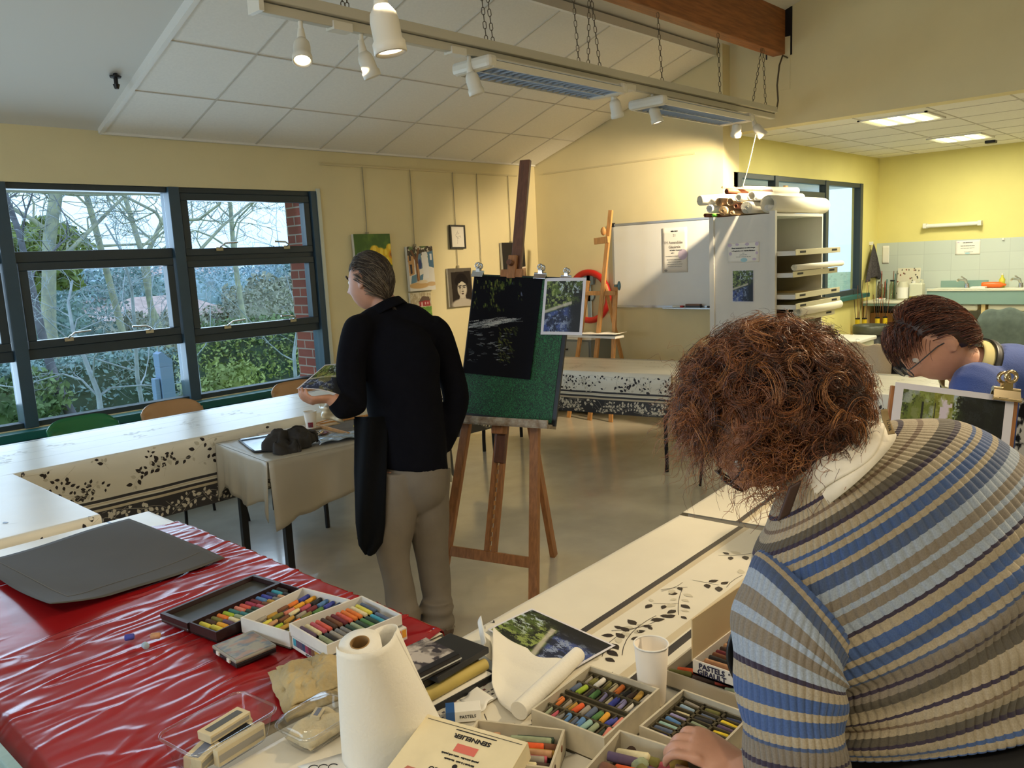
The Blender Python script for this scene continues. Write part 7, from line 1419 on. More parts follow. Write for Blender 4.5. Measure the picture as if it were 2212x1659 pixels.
# ------------------------------------------------------------------ the woman in the striped sweater
wo = thing('person', 'woman with curly auburn hair and a striped ribbed sweater bending over the pastel boxes', 'person', (0, 0, 0))
HW = headM((1.1938,0.5714,1.3223), (-0.3643,0.3720,-0.8446), (-0.4595,0.6864,0.5251))
TRL = [((1.1447,0.4894,1.2529), (1.2986,0.4387,1.2967), 0.06), ((1.1164,0.4946,1.2088), (1.3535,0.4272,1.3082), 0.072), ((1.0972,0.4930,1.1772), (1.4251,0.4014,1.3033), 0.09), ((1.0770,0.4993,1.1433), (1.5071,0.3625,1.2901), 0.108), ((1.0701,0.4987,1.0765), (1.5816,0.3189,1.2529), 0.122), ((1.0635,0.4896,1.0065), (1.6314,0.2676,1.1971), 0.13), ((1.0900,0.4562,0.9523), (1.6540,0.2289,1.1343), 0.132), ((1.1122,0.4299,0.9090), (1.6513,0.2101,1.0407), 0.132), ((1.1136,0.4195,0.8710), (1.6235,0.1981,0.9241), 0.132), ((1.1109,0.4137,0.8332), (1.6044,0.1888,0.7958), 0.132)]
NV = Vector((-0.6389,-0.7412,0.2499)).normalized()
def ring(l, r_, d, k=1.): l, r_ = Vector(l), Vector(r_); s = (r_-l)/2; n = (NV-s*NV.dot(s)/s.dot(s)).normalized(); return ((l+r_)/2-n*d*.25, s*k, n*d*k)
b = MB(); head_geo(b, HW, .97)
limb(b, [(1.2285,0.4590,1.2526), (1.2200,0.4885,1.2765), (1.2128,0.5381,1.2981)], [.066, .056, .055], 20)
loft(b, [ring(*q, .80) for q in TRL]+[((1.3306,0.2968,0.6380), sR*.18, sF*.13), ((1.3166,0.2859,0.5260), sR*.17, sF*.12)], 32)
SLV = [((1.0904,0.4706,1.0491), (0.3011,-0.5721,-0.7633), .101, .062), ((1.0696,0.4697,1.0124), (0.4551,-0.6886,-0.5547), .094, .068), ((1.0546,0.4628,0.9775), (0.5759,-0.7574,-0.2940), .083, .069), ((1.0407,0.4521,0.9311), (0.6293,-0.7739,-0.1183), .0745, .068), ((1.0266,0.4415,0.8844), (0.6410,-0.7682,-0.0393), .0715, .066), ((1.0211,0.4346,0.8286), (0.6880,-0.6864,0.2113), .068, .062)]
fore = [(0.9841,0.4188,0.8459), (1.0012,0.4649,0.8038), (1.0201,0.5050,0.8085), (1.0348,0.5289,0.8192)]
limb(b, [SLV[1][0], SLV[3][0], SLV[4][0]]+fore, [.06, .052, .047, .047, .042, .033, .027], 18)
limb(b, [(1.5203,0.3729,1.1396), (1.7592,0.3729,0.9612), (1.6718,0.4396,0.8463), (1.5529,0.4945,0.8543)], [.06, .05, .042, .03], 16); hand(b, (1.5529,0.4945,0.8543), (-0.7750,0.4994,0.1801), (-0.1641,-0.2091,0.9010), -1, (.2, .3, .3), .88)
hand(b, (1.0357,0.5278,0.8192), (-0.3491,0.8849,0.2916), (-0.1671,-0.3493,0.9218), -1, (.35, .75, .55), .86, .14, .30)
for sx in (-.09, .09):
    h = Vector((1.2601,0.2770,0.6109))+sR*sx; limb(b, [h, (h.x-.01, h.y-.02, .48), (h.x, h.y, .07)], [.085, .06, .045], 14)
skin_body(b, 'body', SKIN, wo, .0034, 2); eyes(HW, wo, .97)
st = [(.0, 't'), (.030, 'p'), (.036, 't'), (.052, 'n'), (.058, 't'), (.074, 'o'), (.092, 'p'), (.100, 't'), (.118, 'b'), (.124, 't'), (.136, 'b'), (.154, 't'), (.166, 's'), (.186, 'l'), (.204, 'u'), (.220, 'l'), (.230, 'u'), (.246, 'l'), (.262, 'p'), (.269, 't'), (.285, 'b'), (.303, 't'), (.315, 'b'), (.334, 't'), (.347, 's'), (.352, 'u'), (.372, 'p'), (.379, 'u'), (.390, 'o')]
PC_ = {'t': S(158, 146, 124), 'p': S(46, 36, 58), 'n': S(112, 94, 78), 'o': S(80, 74, 64), 'b': S(60, 86, 136), 's': S(64, 82, 118), 'l': S(146, 158, 174), 'u': S(122, 113, 101)}; PER = .41
m_kn = bpy.data.materials.new('striped_knit'); m_kn.use_nodes = True; n = m_kn.node_tree; bs = n.nodes['Principled BSDF']; at = n.nodes.new('ShaderNodeAttribute'); at.attribute_name = 'along'; mt_ = n.nodes.new('ShaderNodeMath'); mt_.operation = 'DIVIDE'; mt_.inputs[1].default_value = PER; m2_ = n.nodes.new('ShaderNodeMath'); m2_.operation = 'FRACT'; cr = n.nodes.new('ShaderNodeValToRGB'); cr.color_ramp.interpolation = 'CONSTANT'
n.links.new(at.outputs['Fac'], mt_.inputs[0]); n.links.new(mt_.outputs[0], m2_.inputs[0]); n.links.new(m2_.outputs[0], cr.inputs[0]); e = cr.color_ramp.elements; e[0].position = 0; e[0].color = PC_['t']; e[1].position = st[1][0]/PER; e[1].color = PC_[st[1][1]]
for q, c in st[2:]: e.new(q/PER).color = PC_[c]
nz = n.nodes.new('ShaderNodeTexNoise'); nz.inputs['Scale'].default_value = 420; nz.inputs['Detail'].default_value = 2; mx = n.nodes.new('ShaderNodeMix'); mx.data_type = 'RGBA'; mx.blend_type = 'OVERLAY'; mx.inputs[0].default_value = .35
tc_ = n.nodes.new('ShaderNodeTexCoord'); n.links.new(tc_.outputs['Object'], nz.inputs['Vector']); n.links.new(cr.outputs[0], mx.inputs[6]); n.links.new(nz.outputs[0], mx.inputs[7]); n.links.new(mx.outputs[2], bs.inputs['Base Color']); bs.inputs['Roughness'].default_value = .8; bs.inputs['Sheen Weight'].default_value = .2
def dtor(u, v, a): f = sst(np.array(v), .5, .8); return float(f)*(.005*sin(v*46+cos(a)*5)+.003*sin(v*80+a*3))-.0
sw = obj('sweater', uvloft([ring(*q) for q in TRL], 576, 240, 96, .0036, dtor, .0), m_kn, wo)
slr = [(c, Vector(s).normalized()*w, (NV-Vector(s).normalized()*NV.dot(Vector(s).normalized())).normalized()*d) for c, s, w, d in SLV]
fo = [(fore[1], Vector((0.4717,-0.0245,0.7933)).normalized()*.062, NV*.055), (fore[2], Vector((0.6694,-0.2688,0.6500)).normalized()*.048, NV*.045), ((1.0293,0.5261,0.8141), Vector((0.6723,-0.2674,0.6697)).normalized()*.037, NV*.034)]
obj('sleeve', uvloft([((1.1306,0.4695,1.0698), Vector((0.3318,-0.4919,-0.7230)).normalized()*.099, NV*.054)]+slr+fo, 264, 240, 44, .0034, lambda u, v, a: .003*sin(v*34+a*2), .145), m_kn, wo); bpy.data.objects['sleeve'].name = 'sleeve'
MB().tube([Vector((1.0293,0.5261,0.8141))+(Vector((0.6723,-0.2674,0.6697)).normalized()*cos(t)*.035+NV*sin(t)*.032) for t in np.linspace(0, 2*pi, 33)[:-1]], .006, 8, close=True).build('cuff', mat('cuff_knit', S(196, 194, 186), .85, bump=.5, bscale=200), wo)
obj('sleeve', uvloft([((1.4931,0.3777,1.1626), sR*.07, sU*.07), ((1.6523,0.3600,1.0530), sR*.070, sF*.070), ((1.7623,0.3694,0.9610), sR*.066, sU*.06), ((1.6962,0.4292,0.8500), sU*.05, sF*.05), ((1.5725,0.4810,0.8546), sU*.036, sF*.036)], 120, 90, 40, .002, None, .1), m_kn, wo)
m_shirt = mat('white_shirt', S(226, 218, 200), .8, noise=.04, nscale=30, bump=.4, bscale=40, dist=.004)
n0, n1_ = Vector((1.2285,0.4590,1.2526)), Vector((1.2174,0.4913,1.2893)); NA = (n1_-n0).normalized(); sx_ = Vector((0.7810,-0.2672,0.5320)); sx_ = (sx_-NA*sx_.dot(NA)).normalized(); sy_ = NA.cross(sx_)
def fcl(u, v): a = 2*pi*u; rr = .074+.012*(1-v)-.012*v*v+.003*sin(u*40)*v; c = n0+NA*(.000+.040*v); return c+sx_*cos(a)*rr*1.12+sy_*sin(a)*rr*.92+NA*.006*sin(u*23)
MB().sheet(fcl, 60, 10).build('collar', m_shirt, wo, thick=.005)
MB().sheet(lambda u, v: fcl(u, 1.0)*(1-v)+(n0+NA*(.034-.050*v)+sx_*cos(2*pi*u)*.098+sy_*sin(2*pi*u)*.080)*v, 60, 8).build('collar_fold', m_shirt, wo, thick=.005)
m_strap = mat('brown_strap', S(62, 42, 36), .6)
MB().sheet(lambda u, v: n0+NA*(.028+.034*v)+(sx_*cos(1.9+3.9*u)*.074+sy_*sin(1.9+3.9*u)*.067), 40, 3).build('apron_strap', m_strap, wo, thick=.003)
MB().sheet(lambda u, v: Vector((1.0974,0.4739,1.2561)).lerp(Vector((1.0831,0.4853,1.2069)), v)+Vector((0.8194,-0.4938,0.3704))*(.020*(u-.5)), 4, 12).build('apron_strap', m_strap, wo, thick=.003)
m_tag = mat('cloth_tag', S(150, 128, 88), .8)
tg = MB().sheet(lambda u, v: Vector((1.2212,0.3936,1.3526)).lerp(Vector((1.2171,0.3823,1.3169)), v)+Vector((0.8359,-0.5923,0.0203))*(.011*(u-.5))+sF*(.003*sin(v*5)), 4, 10).build('neck_tag', m_tag, wo, thick=.001)
letters('TUVA', .007, frame3(tuple(Vector((1.2137,0.3841,1.3313))), (0.0070,-0.2310,-0.9674), (0.8332,-0.5617,0.1402)), M['ink'], tg)
MB().sheet(lambda u, v: Vector((1.0671,0.5401,1.0492)).lerp(Vector((1.0518,0.5266,0.9205)), v)+sR*(-.028*sin(pi*v)+.05*u)+sF*.03*u, 10, 20).build('apron_bib', M['black'], wo, thick=.004)
b = MB(); loft(b, [((1.3401,0.3121,0.8122), sR*.216, sF*.12), ((1.3029,0.2940,0.7541), sR*.216, sF*.118), ((1.2673,0.2775,0.6463), sR*.21, sF*.115), ((1.2632,0.2734,0.5455), sR*.19, sF*.11)], 32, 16); 
for sx in (-.09, .09):
    h = Vector((1.2601,0.2770,0.6109))+sR*sx; limb(b, [h, (h.x-.01, h.y-.02, .48), (h.x, h.y, .06)], [.11, .085, .075], 18)
skin_body(b, 'trousers', mat('black_trousers', S(20, 19, 20), .9), wo, .01)
for sx in (-.09, .09):
    h = Vector((1.2601,0.2770,0.6109))+sR*sx; MB().ball((h.x-.04, h.y+.05, .045), (.055, .12, .045), 16, 0, Matrix.Rotation(.6, 3, 'Z')).build('shoe', M['black'], wo)
# glasses
m_gl = mat('tortoise_frame', S(52, 36, 30), .3)
def glasses(H, s, parent, m, lens=True, dr=0.):
    g_ = MB()
    for sx in (-1, 1): g_.tube([H @ (Vector((sx*.034+.025*cos(t), .108+dr, -.004+.019*sin(t)))*s) for t in np.linspace(0, 2*pi, 25)[:-1]], .0019*s, 6, close=True)
    g_.tube([H @ (Vector((-.010, .109+dr, .004))*s), H @ (Vector((0, .112+dr, .008))*s), H @ (Vector((.010, .109+dr, .004))*s)], .0018*s, 6)
    for sx in (-1, 1): g_.tube([H @ (Vector(q)*s) for q in ((sx*.058, .106+dr, .004), (sx*.074, .09, .004), (sx*.080, .02, .0), (sx*.080, -.01, -.01))], .0019*s, 6)
    o = g_.build('glasses', m, parent)
    for sx in (-1, 1): MB().add([H @ (Vector((sx*.034+.024*cos(t), .108+dr, -.004+.018*sin(t)))*s) for t in np.linspace(0, 2*pi, 21)[:-1]], [tuple(range(20))]).build('lens', M['glass'], o)
glasses(HW, .97, wo, m_gl, dr=.006)
# curly hair
m_cu = [mat('curl_auburn', S(92, 50, 27), .38, spec=.6), mat('curl_copper', S(132, 76, 38), .36, spec=.7), mat('curl_dark', S(48, 27, 18), .42), mat('curl_gold', S(160, 104, 56), .36, spec=.7)]
HC = Vector((1.2157,0.5677,1.3432)); g = np.random.default_rng(17); hx, hy, hz = sR, sU, sF
def curls(N, m, per, rlo, rhi, ln, turns, seed, out_=.5, sag=.03, jit=.004, cen=None):
    """locks: N clumps of per strands winding together"""
    g = np.random.default_rng(seed); res = []; mi = []; n_ = 0
    while n_ < N:
        v = g.normal(size=3); v /= np.linalg.norm(v); cx, cy, cz = v   # right, up, depth
        if cy < -.30 and not (cx > .0 and cz < .6): continue
        if cx < -.45 and cy < -.15: continue
        root = np.array((cx*.090, cy*.086, cz*.097)); l = ln*(.6+.8*g.random()); tn = np.cross(v, g.normal(size=3)); tn /= np.linalg.norm(tn); d = v*out_+tn*.8+np.array((0, -.25, 0)); d /= np.linalg.norm(d)
        t = np.linspace(0, 1, m); base = root[None]+d[None]*(l*t)[:, None]+v[None]*(.030*np.sin(t*pi*.75))[:, None]; base[:, 1] -= sag*t**2*(.5+g.random())
        a1 = np.cross(d, (.3, .8, .5)); a1 /= np.linalg.norm(a1); a2 = np.cross(d, a1); cr_ = (rlo+(rhi-rlo)*g.random())*np.minimum(1, t*3+.15); w = turns*(.7+.6*g.random())*2*pi*t*(1 if g.random() < .5 else -1)+g.random()*6.28
        hue = g.choice([0, 0, 1, 2, 3] if cy > .0 else [0, 2, 2, 0, 1])  # upper locks lighter, lower darker: highlight and shade put into the colour
        for q in range(per):
            k = 1+g.normal()*.16; ph = g.normal()*.22; P_ = base+a1[None]*(k*cr_*np.cos(w+ph))[:, None]+a2[None]*(k*cr_*np.sin(w+ph))[:, None]+(g.normal(size=3)*jit)[None]*np.minimum(1, t*2+.3)[:, None]
            r = np.linalg.norm(P_/np.array((.147, .137, .142)), axis=1); lm = .86+.16*g.random(); P_ = P_/np.maximum(1, (r/lm)**.7)[:, None]; r2 = np.linalg.norm(P_/np.array((.088, .084, .095)), axis=1); P_ = P_*np.maximum(1, 1.0/np.maximum(r2, .2))[:, None]
            if (((P_[:, 0] < .035) & (P_[:, 1] < -.075)) | ((P_[:, 0] < -.06) & (P_[:, 1] < -.098))).any() and g.random() < .97: continue
            res.append(P_); mi.append(hue if g.random() < .75 else g.choice([0, 1, 2, 3]))
        n_ += 1
    A = np.array(res); B_ = np.array((tuple(sR), tuple(sU), tuple(sF))); return A @ B_+np.array(HC)[None, None], mi
hp, hm_ = curls(430, 30, 13, .010, .020, .13, 1.5, 17); obj('hair', strands(hp, np.full(len(hp), .00075), 3, hm_), m_cu, wo)
hp, hm_ = curls(1300, 24, 1, .006, .016, .13, 1.8, 18, 1.0, .01); obj('hair_frizz', strands(hp, np.full(len(hp), .00045), 3, hm_), m_cu, wo)
b = MB(); b.sheet(lambda u, v: HC+sR*(.090*sin(pi*v)*cos(2*pi*u))+sU*(.086*cos(pi*v)*(1 if cos(pi*v) > 0 else .72)+.006)+sF*(.096*sin(pi*v)*sin(2*pi*u)), 40, 24); b.build('hair_base', m_cu[2], wo)
def wisps(c0, c1, N, ln, seed, rad=.00042, drop=.06, cur=.008):
    g = np.random.default_rng(seed); res = []
    for _ in range(N):
        p = np.array(c0)+(np.array(c1)-np.array(c0))*g.random()+g.normal(size=3)*.012; d = np.array((-0.4884,0.3150,-0.2545))+g.normal(size=3)*.45; d /= np.linalg.norm(d); t = np.linspace(0, 1, 26); l = ln*(.4+g.random()); q = p[None]+d[None]*(l*t)[:, None]; q[:, 2] -= drop*t**2*g.random(); a1 = np.cross(d, (0, 0, 1.)); a1 /= np.linalg.norm(a1); a2 = np.cross(d, a1); w = (14+10*g.random())*t+g.random()*6; k = cur*t*(.4+g.random())
        res.append(q+a1[None]*(k*np.cos(w))[:, None]+a2[None]*(k*np.sin(w))[:, None])
    return np.array(res), g.choice([0, 1, 1, 3], N)
hp, hm_ = wisps((1.1506,0.6059,1.3999), (1.1359,0.6187,1.3227), 1100, .080, 21); obj('hair_wisps', strands(hp, np.full(len(hp), .0006), 3, hm_), m_cu, wo)
hp, hm_ = wisps((1.1300,0.5453,1.2990), (1.1664,0.4674,1.3226), 420, .06, 22, cur=.013, drop=.09); obj('hair_wisps', strands(hp, np.full(len(hp), .0008), 4, hm_), m_cu, wo)
# ------------------------------------------------------------------ the woman in blue
bl = thing('person', 'woman with short auburn hair, glasses and blue sweater bowed over the tables', 'person', (0, 0, 0))
HB = headM((2.5227,0.6873,1.3006), (-0.4801,0.5007,-0.6949), (-0.3384,0.5965,0.6961))
b = MB(); head_geo(b, HB, .97); limb(b, [(2.6350,0.5901,1.2071), (2.5929,0.6259,1.2312), (2.5502,0.6653,1.2686)], [.075, .06, .055], 18)
TB = [((2.6121,0.6181,1.2223), .075, .07), ((2.6367,0.5982,1.1857), .12, .10), ((2.6856,0.5649,1.1391), .165, .12), ((2.7762,0.4957,1.0668), .19, .13), ((2.8961,0.4040,0.9679), .18, .13), ((2.9981,0.3145,0.7957), .18, .14), ((3.0205,0.2853,0.6446), .18, .13)]
dB = (0.4894,-0.3467,0.7634)
def rb(k): c, w, d = TB[k]; s_ = Vector((0.2528,-0.5271,0.8116)).normalized() if k < 4 else Vector((0.1865,-0.8158,0.5383)).normalized(); f_ = Vector((0.9030,0.4248,-0.0127)).normalized(); return (c, s_*w, f_*d*1.1)
loft(b, [(rb(k)[0], rb(k)[1]*.9, rb(k)[2]*.9) for k in range(7)], 28)
armB = [(2.5047,0.5617,1.1871), (2.4353,0.5639,1.0675), (2.4073,0.5707,0.9674), (2.3212,0.6354,0.9776), (2.2868,0.6727,0.9800)]; limb(b, armB, [.055, .05, .045, .036, .028], 14); hand(b, armB[-1], (-0.6917,0.7273,-0.0515), (-0.0701,-0.1309,1.0334), -1, (.4, .5, .4), .9)
h0 = Vector((3.0120,0.2811,0.5872)); 
for sx in (-.09, .09): h = h0+sR*sx; limb(b, [h, (h.x, h.y, .48), (h.x, h.y, .06)], [.09, .06, .045], 14)
skin_body(b, 'body', SKIN, bl, .0055); eyes(HB, bl, .97); brows(HB, bl, m_cu[2], .97)
m_blue = mat('blue_knit', S(52, 76, 142), .85, noise=.08, nscale=20, sheen=.2, bump=.4, bscale=260, dist=.002)
b = MB(); loft(b, [rb(k) for k in range(1, 7)], 36, 40, 0, True, lambda u, v: .018*sin(v*19+u*9)+.01*sin(u*25)); limb(b, [(2.6160,0.5385,1.1520)]+armB[:4], [.06, .066, .060, .055, .044], 18); skin_body(b, 'sweater', m_blue, bl, .007, 4)
b = MB(); 
for sx in (-.09, .09): h = h0+sR*sx; limb(b, [h, (h.x, h.y, .48), (h.x, h.y, .05)], [.11, .08, .07], 16)
skin_body(b, 'trousers', mat('dark_trousers', S(34, 34, 40), .9), bl, .01)
for sx in (-.09, .09): h = h0+sR*sx; MB().ball((h.x-.05, h.y+.06, .04), (.05, .12, .04), 14).build('shoe', M['black'], bl)
nb0, nb1 = Vector((2.6221,0.6041,1.2080)), Vector((2.5823,0.6395,1.2414)); NB = (nb1-nb0).normalized(); bx = NB.orthogonal().normalized(); by = NB.cross(bx)
MB().sheet(lambda u, v: nb0+NB*(.004+.035*v)+(bx*cos(2*pi*u)+by*sin(2*pi*u))*(.094-.014*v), 40, 5).build('collar', mat('yellow_collar', S(196, 184, 128), .8), bl, thick=.005); MB().sheet(lambda u, v: nb0+NB*(-.004+.018*v)+(bx*cos(2*pi*u)+by*sin(2*pi*u))*(.104-.006*v), 40, 3).build('apron_strap', M['black'], bl, thick=.004)
m_hb = [mat('short_auburn', S(92, 48, 30), .4, spec=.6), mat('short_auburn_light', S(124, 70, 44), .38, spec=.6), mat('short_auburn_dark', S(46, 24, 18), .45)]
okb = lambda v: (v.z > .38 and v.y < .80) or (v.y < .25 and v.z > .12) or (v.y < -.38 and v.z > -.66)
Ph = smooth_hair(HB, .97, 2400, 8, okb, lambda p, t: (p.x*2.5, (.55 if p.y > .02 else -.8), -.25-.6*t), .055, .001, .024, 16)
obj('hair', strands(Ph, np.full(len(Ph), .0012), 3, np.random.default_rng(2).choice([0, 0, 1, 2], len(Ph))), m_hb, bl)
b = MB(); b.sheet(lambda u, v: HB @ (Vector((.083*sin(pi*v)*cos(2*pi*u), -.006+.103*sin(pi*v)*sin(2*pi*u)*(1 if sin(2*pi*u) < 0 else .82), .122*cos(pi*v)))*.97) if v < .40+.30*(sin(2*pi*u) < .1)*min(1, max(0, .1-sin(2*pi*u))*2.2) else HB @ (Vector((.06*sin(pi*v)*cos(2*pi*u), .06*sin(pi*v)*sin(2*pi*u), .09*cos(pi*v)))*.97), 48, 40); b.build('hair_base', m_hb[2], bl)
glasses(HB, .97, bl, mat('grey_frame', S(60, 62, 66), .3, .5), dr=.012)
# ------------------------------------------------------------------ table easel with clipped photo beside her
T0, T1, T2 = Vector((2.0383,0.6318,1.2570)), Vector((2.2316,0.4136,1.2066)), Vector((1.9700,0.6294,1.0586))
ex_, ey_ = (T1-T0), (T2-T0); ey_ = ey_*1.05
r = thing('table_easel', 'small wooden table easel, its board peeping out behind the striped shoulder', 'easel'); nn = ex_.cross(ey_).normalized(); nn = nn if nn.dot(sF) > 0 else -nn
b = MB(); q = [T0+ex_*-.02+ey_*.04+nn*.006, T0+ex_*1.03+ey_*.04+nn*.006, T0+ex_*1.03+ey_*1.5+nn*.006, T0+ex_*-.02+ey_*1.5+nn*.006]; b.add(q+[p+nn*.008 for p in q], [(0, 1, 2, 3), (7, 6, 5, 4), (0, 4, 5, 1), (1, 5, 6, 2), (2, 6, 7, 3), (3, 7, 4, 0)]); b.build('easel_board', M['wood'], r)
bt0 = T0+ex_*.1+ey_*1.5; bt1 = T0+ex_*.9+ey_*1.5
for p_ in (bt0, bt1): MB().bar(p_+nn*.01, (p_.x, p_.y, .748), .025, .02).build('leg', M['wood'], r)
p_ = T0+ex_*.5+ey_*.6+nn*.02; MB().bar(p_, (p_.x+nn.x*.18, p_.y+nn.y*.18, .748), .025, .02).build('leg', M['wood'], r); MB().bar(bt0-nn*.012, bt1-nn*.012, .03, .02).build('ledge', M['wood'], r)
p = river_pic(110, 80, 131, .3); p.mix((p.u > .5)*sst(p.u, .5, .62)*.9, (16, 20, 22)).mix((p.u < .5)*sst(vnoise(80, 110, 16, 7), .5, .62)*.8, (150, 160, 160)).mix((p.u < .48)*sst(vnoise(80, 110, 10, 9), .5, .65)*.7, (110, 120, 52)).mix((p.u > .3)*(p.u < .5)*(p.v < .5)*.5, (150, 146, 50)); p.mix((np.abs(p.u-.42) < .06)*(p.v < .35)*sst(vnoise(80, 110, 14, 11), .45, .55), (206, 196, 210)); p.line((.2, .1), (.2, .8), .015, (40, 44, 36)).line((.32, .1), (.32, .6), .01, (50, 52, 40))
print_thing('clipped_photo', 'white-bordered photo of trees clipped to a board behind the striped shoulder', p, flat(T0, ex_*.985, ey_*1.3), .075)
bulldog('large bulldog clip on the top of the photo board behind the striped shoulder', T0+ex_*.90-ey_*.005-nn*.004, ex_, -ey_, (0, 0, 0), 0, 1.0, mat('brass_clip', S(196, 176, 140), .2, 1), 'bulldog clip on the photo board')
r = thing('dark_painting', 'black sheet with white strokes at the right edge beside the clipped photo', 'drawing'); p = Pic(50, 90, (20, 20, 22)); p.mix(sst(vnoise(90, 50, 4, 15), .55, .62), (170, 168, 164)).mix((p.u > .5)*sst(vnoise(90, 50, 8, 16), .5, .6)*.6, (110, 110, 112))
obj('painted_sheet', pic_mesh(p, flat(T0+ex_*1.035-ey_*.0+nn*.003, ex_*.45, ey_*1.3)), M['pastelpic'], r)
# ================================================================== outdoors, beyond the windows
m_grass = mat('winter_grass', S(150, 164, 112), .95, col2=S(122, 140, 96), nscale=3); m_bark = mat('lichen_bark', S(176, 176, 146), .9, col2=S(140, 144, 132), nscale=6); m_bark2 = mat('grey_bark', S(168, 178, 184), .9, col2=S(134, 146, 152), nscale=6); m_bark3 = mat('dark_grey_bark', S(112, 114, 124), .9, col2=S(84, 86, 94), nscale=6); m_twig = mat('twig_bark', S(142, 148, 140), .9)  # paler barks carry the distance haze in their colour
struct(MB().add([(-40, WY+.3, -.30), (60, WY+.3, -.30), (60, 11, -.42), (-40, 11, -.42), (60, 160, -3.), (-80, 160, -3.)], [(0, 1, 2, 3), (3, 2, 4, 5)]).build('ground_outside', m_grass))
def grow(root, h, seed, lean=(0, 0), r0=.12, limbs=8, sub=6, twigs=7, fork=.3, spread=1., up=.5):
    g = np.random.default_rng(seed); m = 7; t = np.linspace(0, 1, m); tiers = [[], [], [], []]; rads = [[], [], [], []]; root = np.array(root, float)
    def br(p, d, l, bend): d = d/np.linalg.norm(d); q = p[None]+d[None]*(l*t)[:, None]; w = g.normal(size=3)*bend; q += (w[None]*(t**2)[:, None]+g.normal(size=3)[None]*.25*bend*np.sin(t*pi*2)[:, None])*l; q[:, 2] += up*.18*l*t**2; return q
    tr = br(root, np.array((lean[0], lean[1], 1.)), h, .10); tiers[0].append(tr); rads[0].append(r0*.8*(1-.7*t))
    for i in range(limbs):
        k = fork+(1-fork)*(i+.4*g.random())/limbs; f = k*(m-1); a = int(min(f, m-2)); p = tr[a]+(tr[a+1]-tr[a])*(f-a); an = i*2.4+g.random(); d = np.array((cos(an)*spread, sin(an)*spread, .55+.6*g.random())); L = br(p, d, h*(.55-.28*k)*(.8+.4*g.random()), .28); tiers[1].append(L); rads[1].append(r0*(1-.75*k)*.36*(1-.75*t))
        for j in range(sub):
            kk = .25+.75*(j+g.random())/sub; ii = min(m-2, int(kk*(m-1))); p2 = L[ii]; d2 = (L[ii+1]-L[ii]); d2 = d2/np.linalg.norm(d2)+g.normal(size=3)*.65; B = br(p2, d2, h*.17*(.6+.8*g.random()), .35); tiers[2].append(B); rads[2].append(r0*.12*(1-kk*.4)*(1-.7*t))
            for q in range(twigs): ii = min(m-2, int((.2+.8*g.random())*(m-1))); d3 = B[ii+1]-B[ii]; d3 = d3/np.linalg.norm(d3)+g.normal(size=3)*.8; tiers[3].append(br(B[ii], d3, h*.07*(.5+g.random()), .4)); rads[3].append(r0*.055*(1-.5*t))
    return tiers, rads
def tree(label, root, h, seed, m=None, m2=None, grp='bare trees beyond the window', **k):
    T_, R_ = grow((0, 0, 0), h, seed, **k); r = thing('bare_tree', label, 'tree', root, 0, grp); obj('trunk', strands(T_[0], np.array(R_[0]), 8), m or m_bark, r); obj('branches', strands(T_[1]+T_[2], np.array(R_[1]+R_[2]), 5), m or m_bark, r)
    if T_[3]: obj('twigs', strands(T_[3], np.array(R_[3]), 3), m2 or m_twig, r)
    return r
tree('big bare lichen-covered tree forking wide in the left-hand window', (4.8, 15.5, -.5), 8.0, 3, r0=.17, limbs=10, sub=8, twigs=8, fork=.26, spread=1.1)
tree('bare tree with two slim stems behind the middle of the left window', (7.3, 18.5, -.6), 9.0, 5, r0=.11, limbs=10, sub=7, twigs=8, fork=.3, spread=.6, lean=(-.12, 0)); tree('slim bare tree just right of the two-stemmed one', (8.0, 19.0, -.6), 8.6, 8, r0=.10, limbs=9, sub=7, twigs=8, fork=.32, spread=.6)
tree('lichen-covered tree with spreading branches in the right-hand window', (6.95, 14.6, -.45), 6.5, 11, r0=.13, limbs=12, sub=8, twigs=9, fork=.30, spread=1.25); tree('bare tree at the right end of the left window, half behind the mullion', (9.8, 22.0, -.7), 8.0, 14, r0=.11, limbs=10, sub=7, twigs=8, fork=.3, spread=.8)
tree('tall bare tree filling the right-hand window’s upper pane', (11.6, 21, -.7), 7.5, 15, r0=.11, limbs=12, sub=8, twigs=9, fork=.28, spread=1.2)
tree('thick bluish trunk leaning behind the pale sapling', (4.0, 12.4, -.45), 3.6, 19, m_bark3, m_twig, r0=.10, limbs=7, sub=5, twigs=5, fork=.45, spread=.8, lean=(-.14, 0))
tree('pale sapling with drooping twigs low in the left window', (3.3, 9.6, -.4), 2.3, 21, m_bark2, m_bark2, 'pale saplings by the window', r0=.05, limbs=9, sub=5, twigs=5, fork=.2, spread=1.3, up=.2); tree('second pale sapling, left of the grey post', (4.05, 9.9, -.4), 2.7, 22, m_bark2, m_bark2, 'pale saplings by the window', r0=.04, limbs=9, sub=5, twigs=5, fork=.25, spread=1.0)
tree('pale sapling at the right edge of the right-hand window', (6.32, 10.0, -.4), 2.6, 23, m_bark2, m_bark2, 'pale saplings by the window', r0=.04, limbs=10, sub=5, twigs=5, fork=.2, spread=.9, up=.6); tree('thin pale sapling right of the grey post', (4.95, 10.5, -.4), 2.6, 26, m_bark2, m_bark2, 'pale saplings by the window', r0=.03, limbs=8, sub=5, twigs=5, fork=.3, spread=.7)
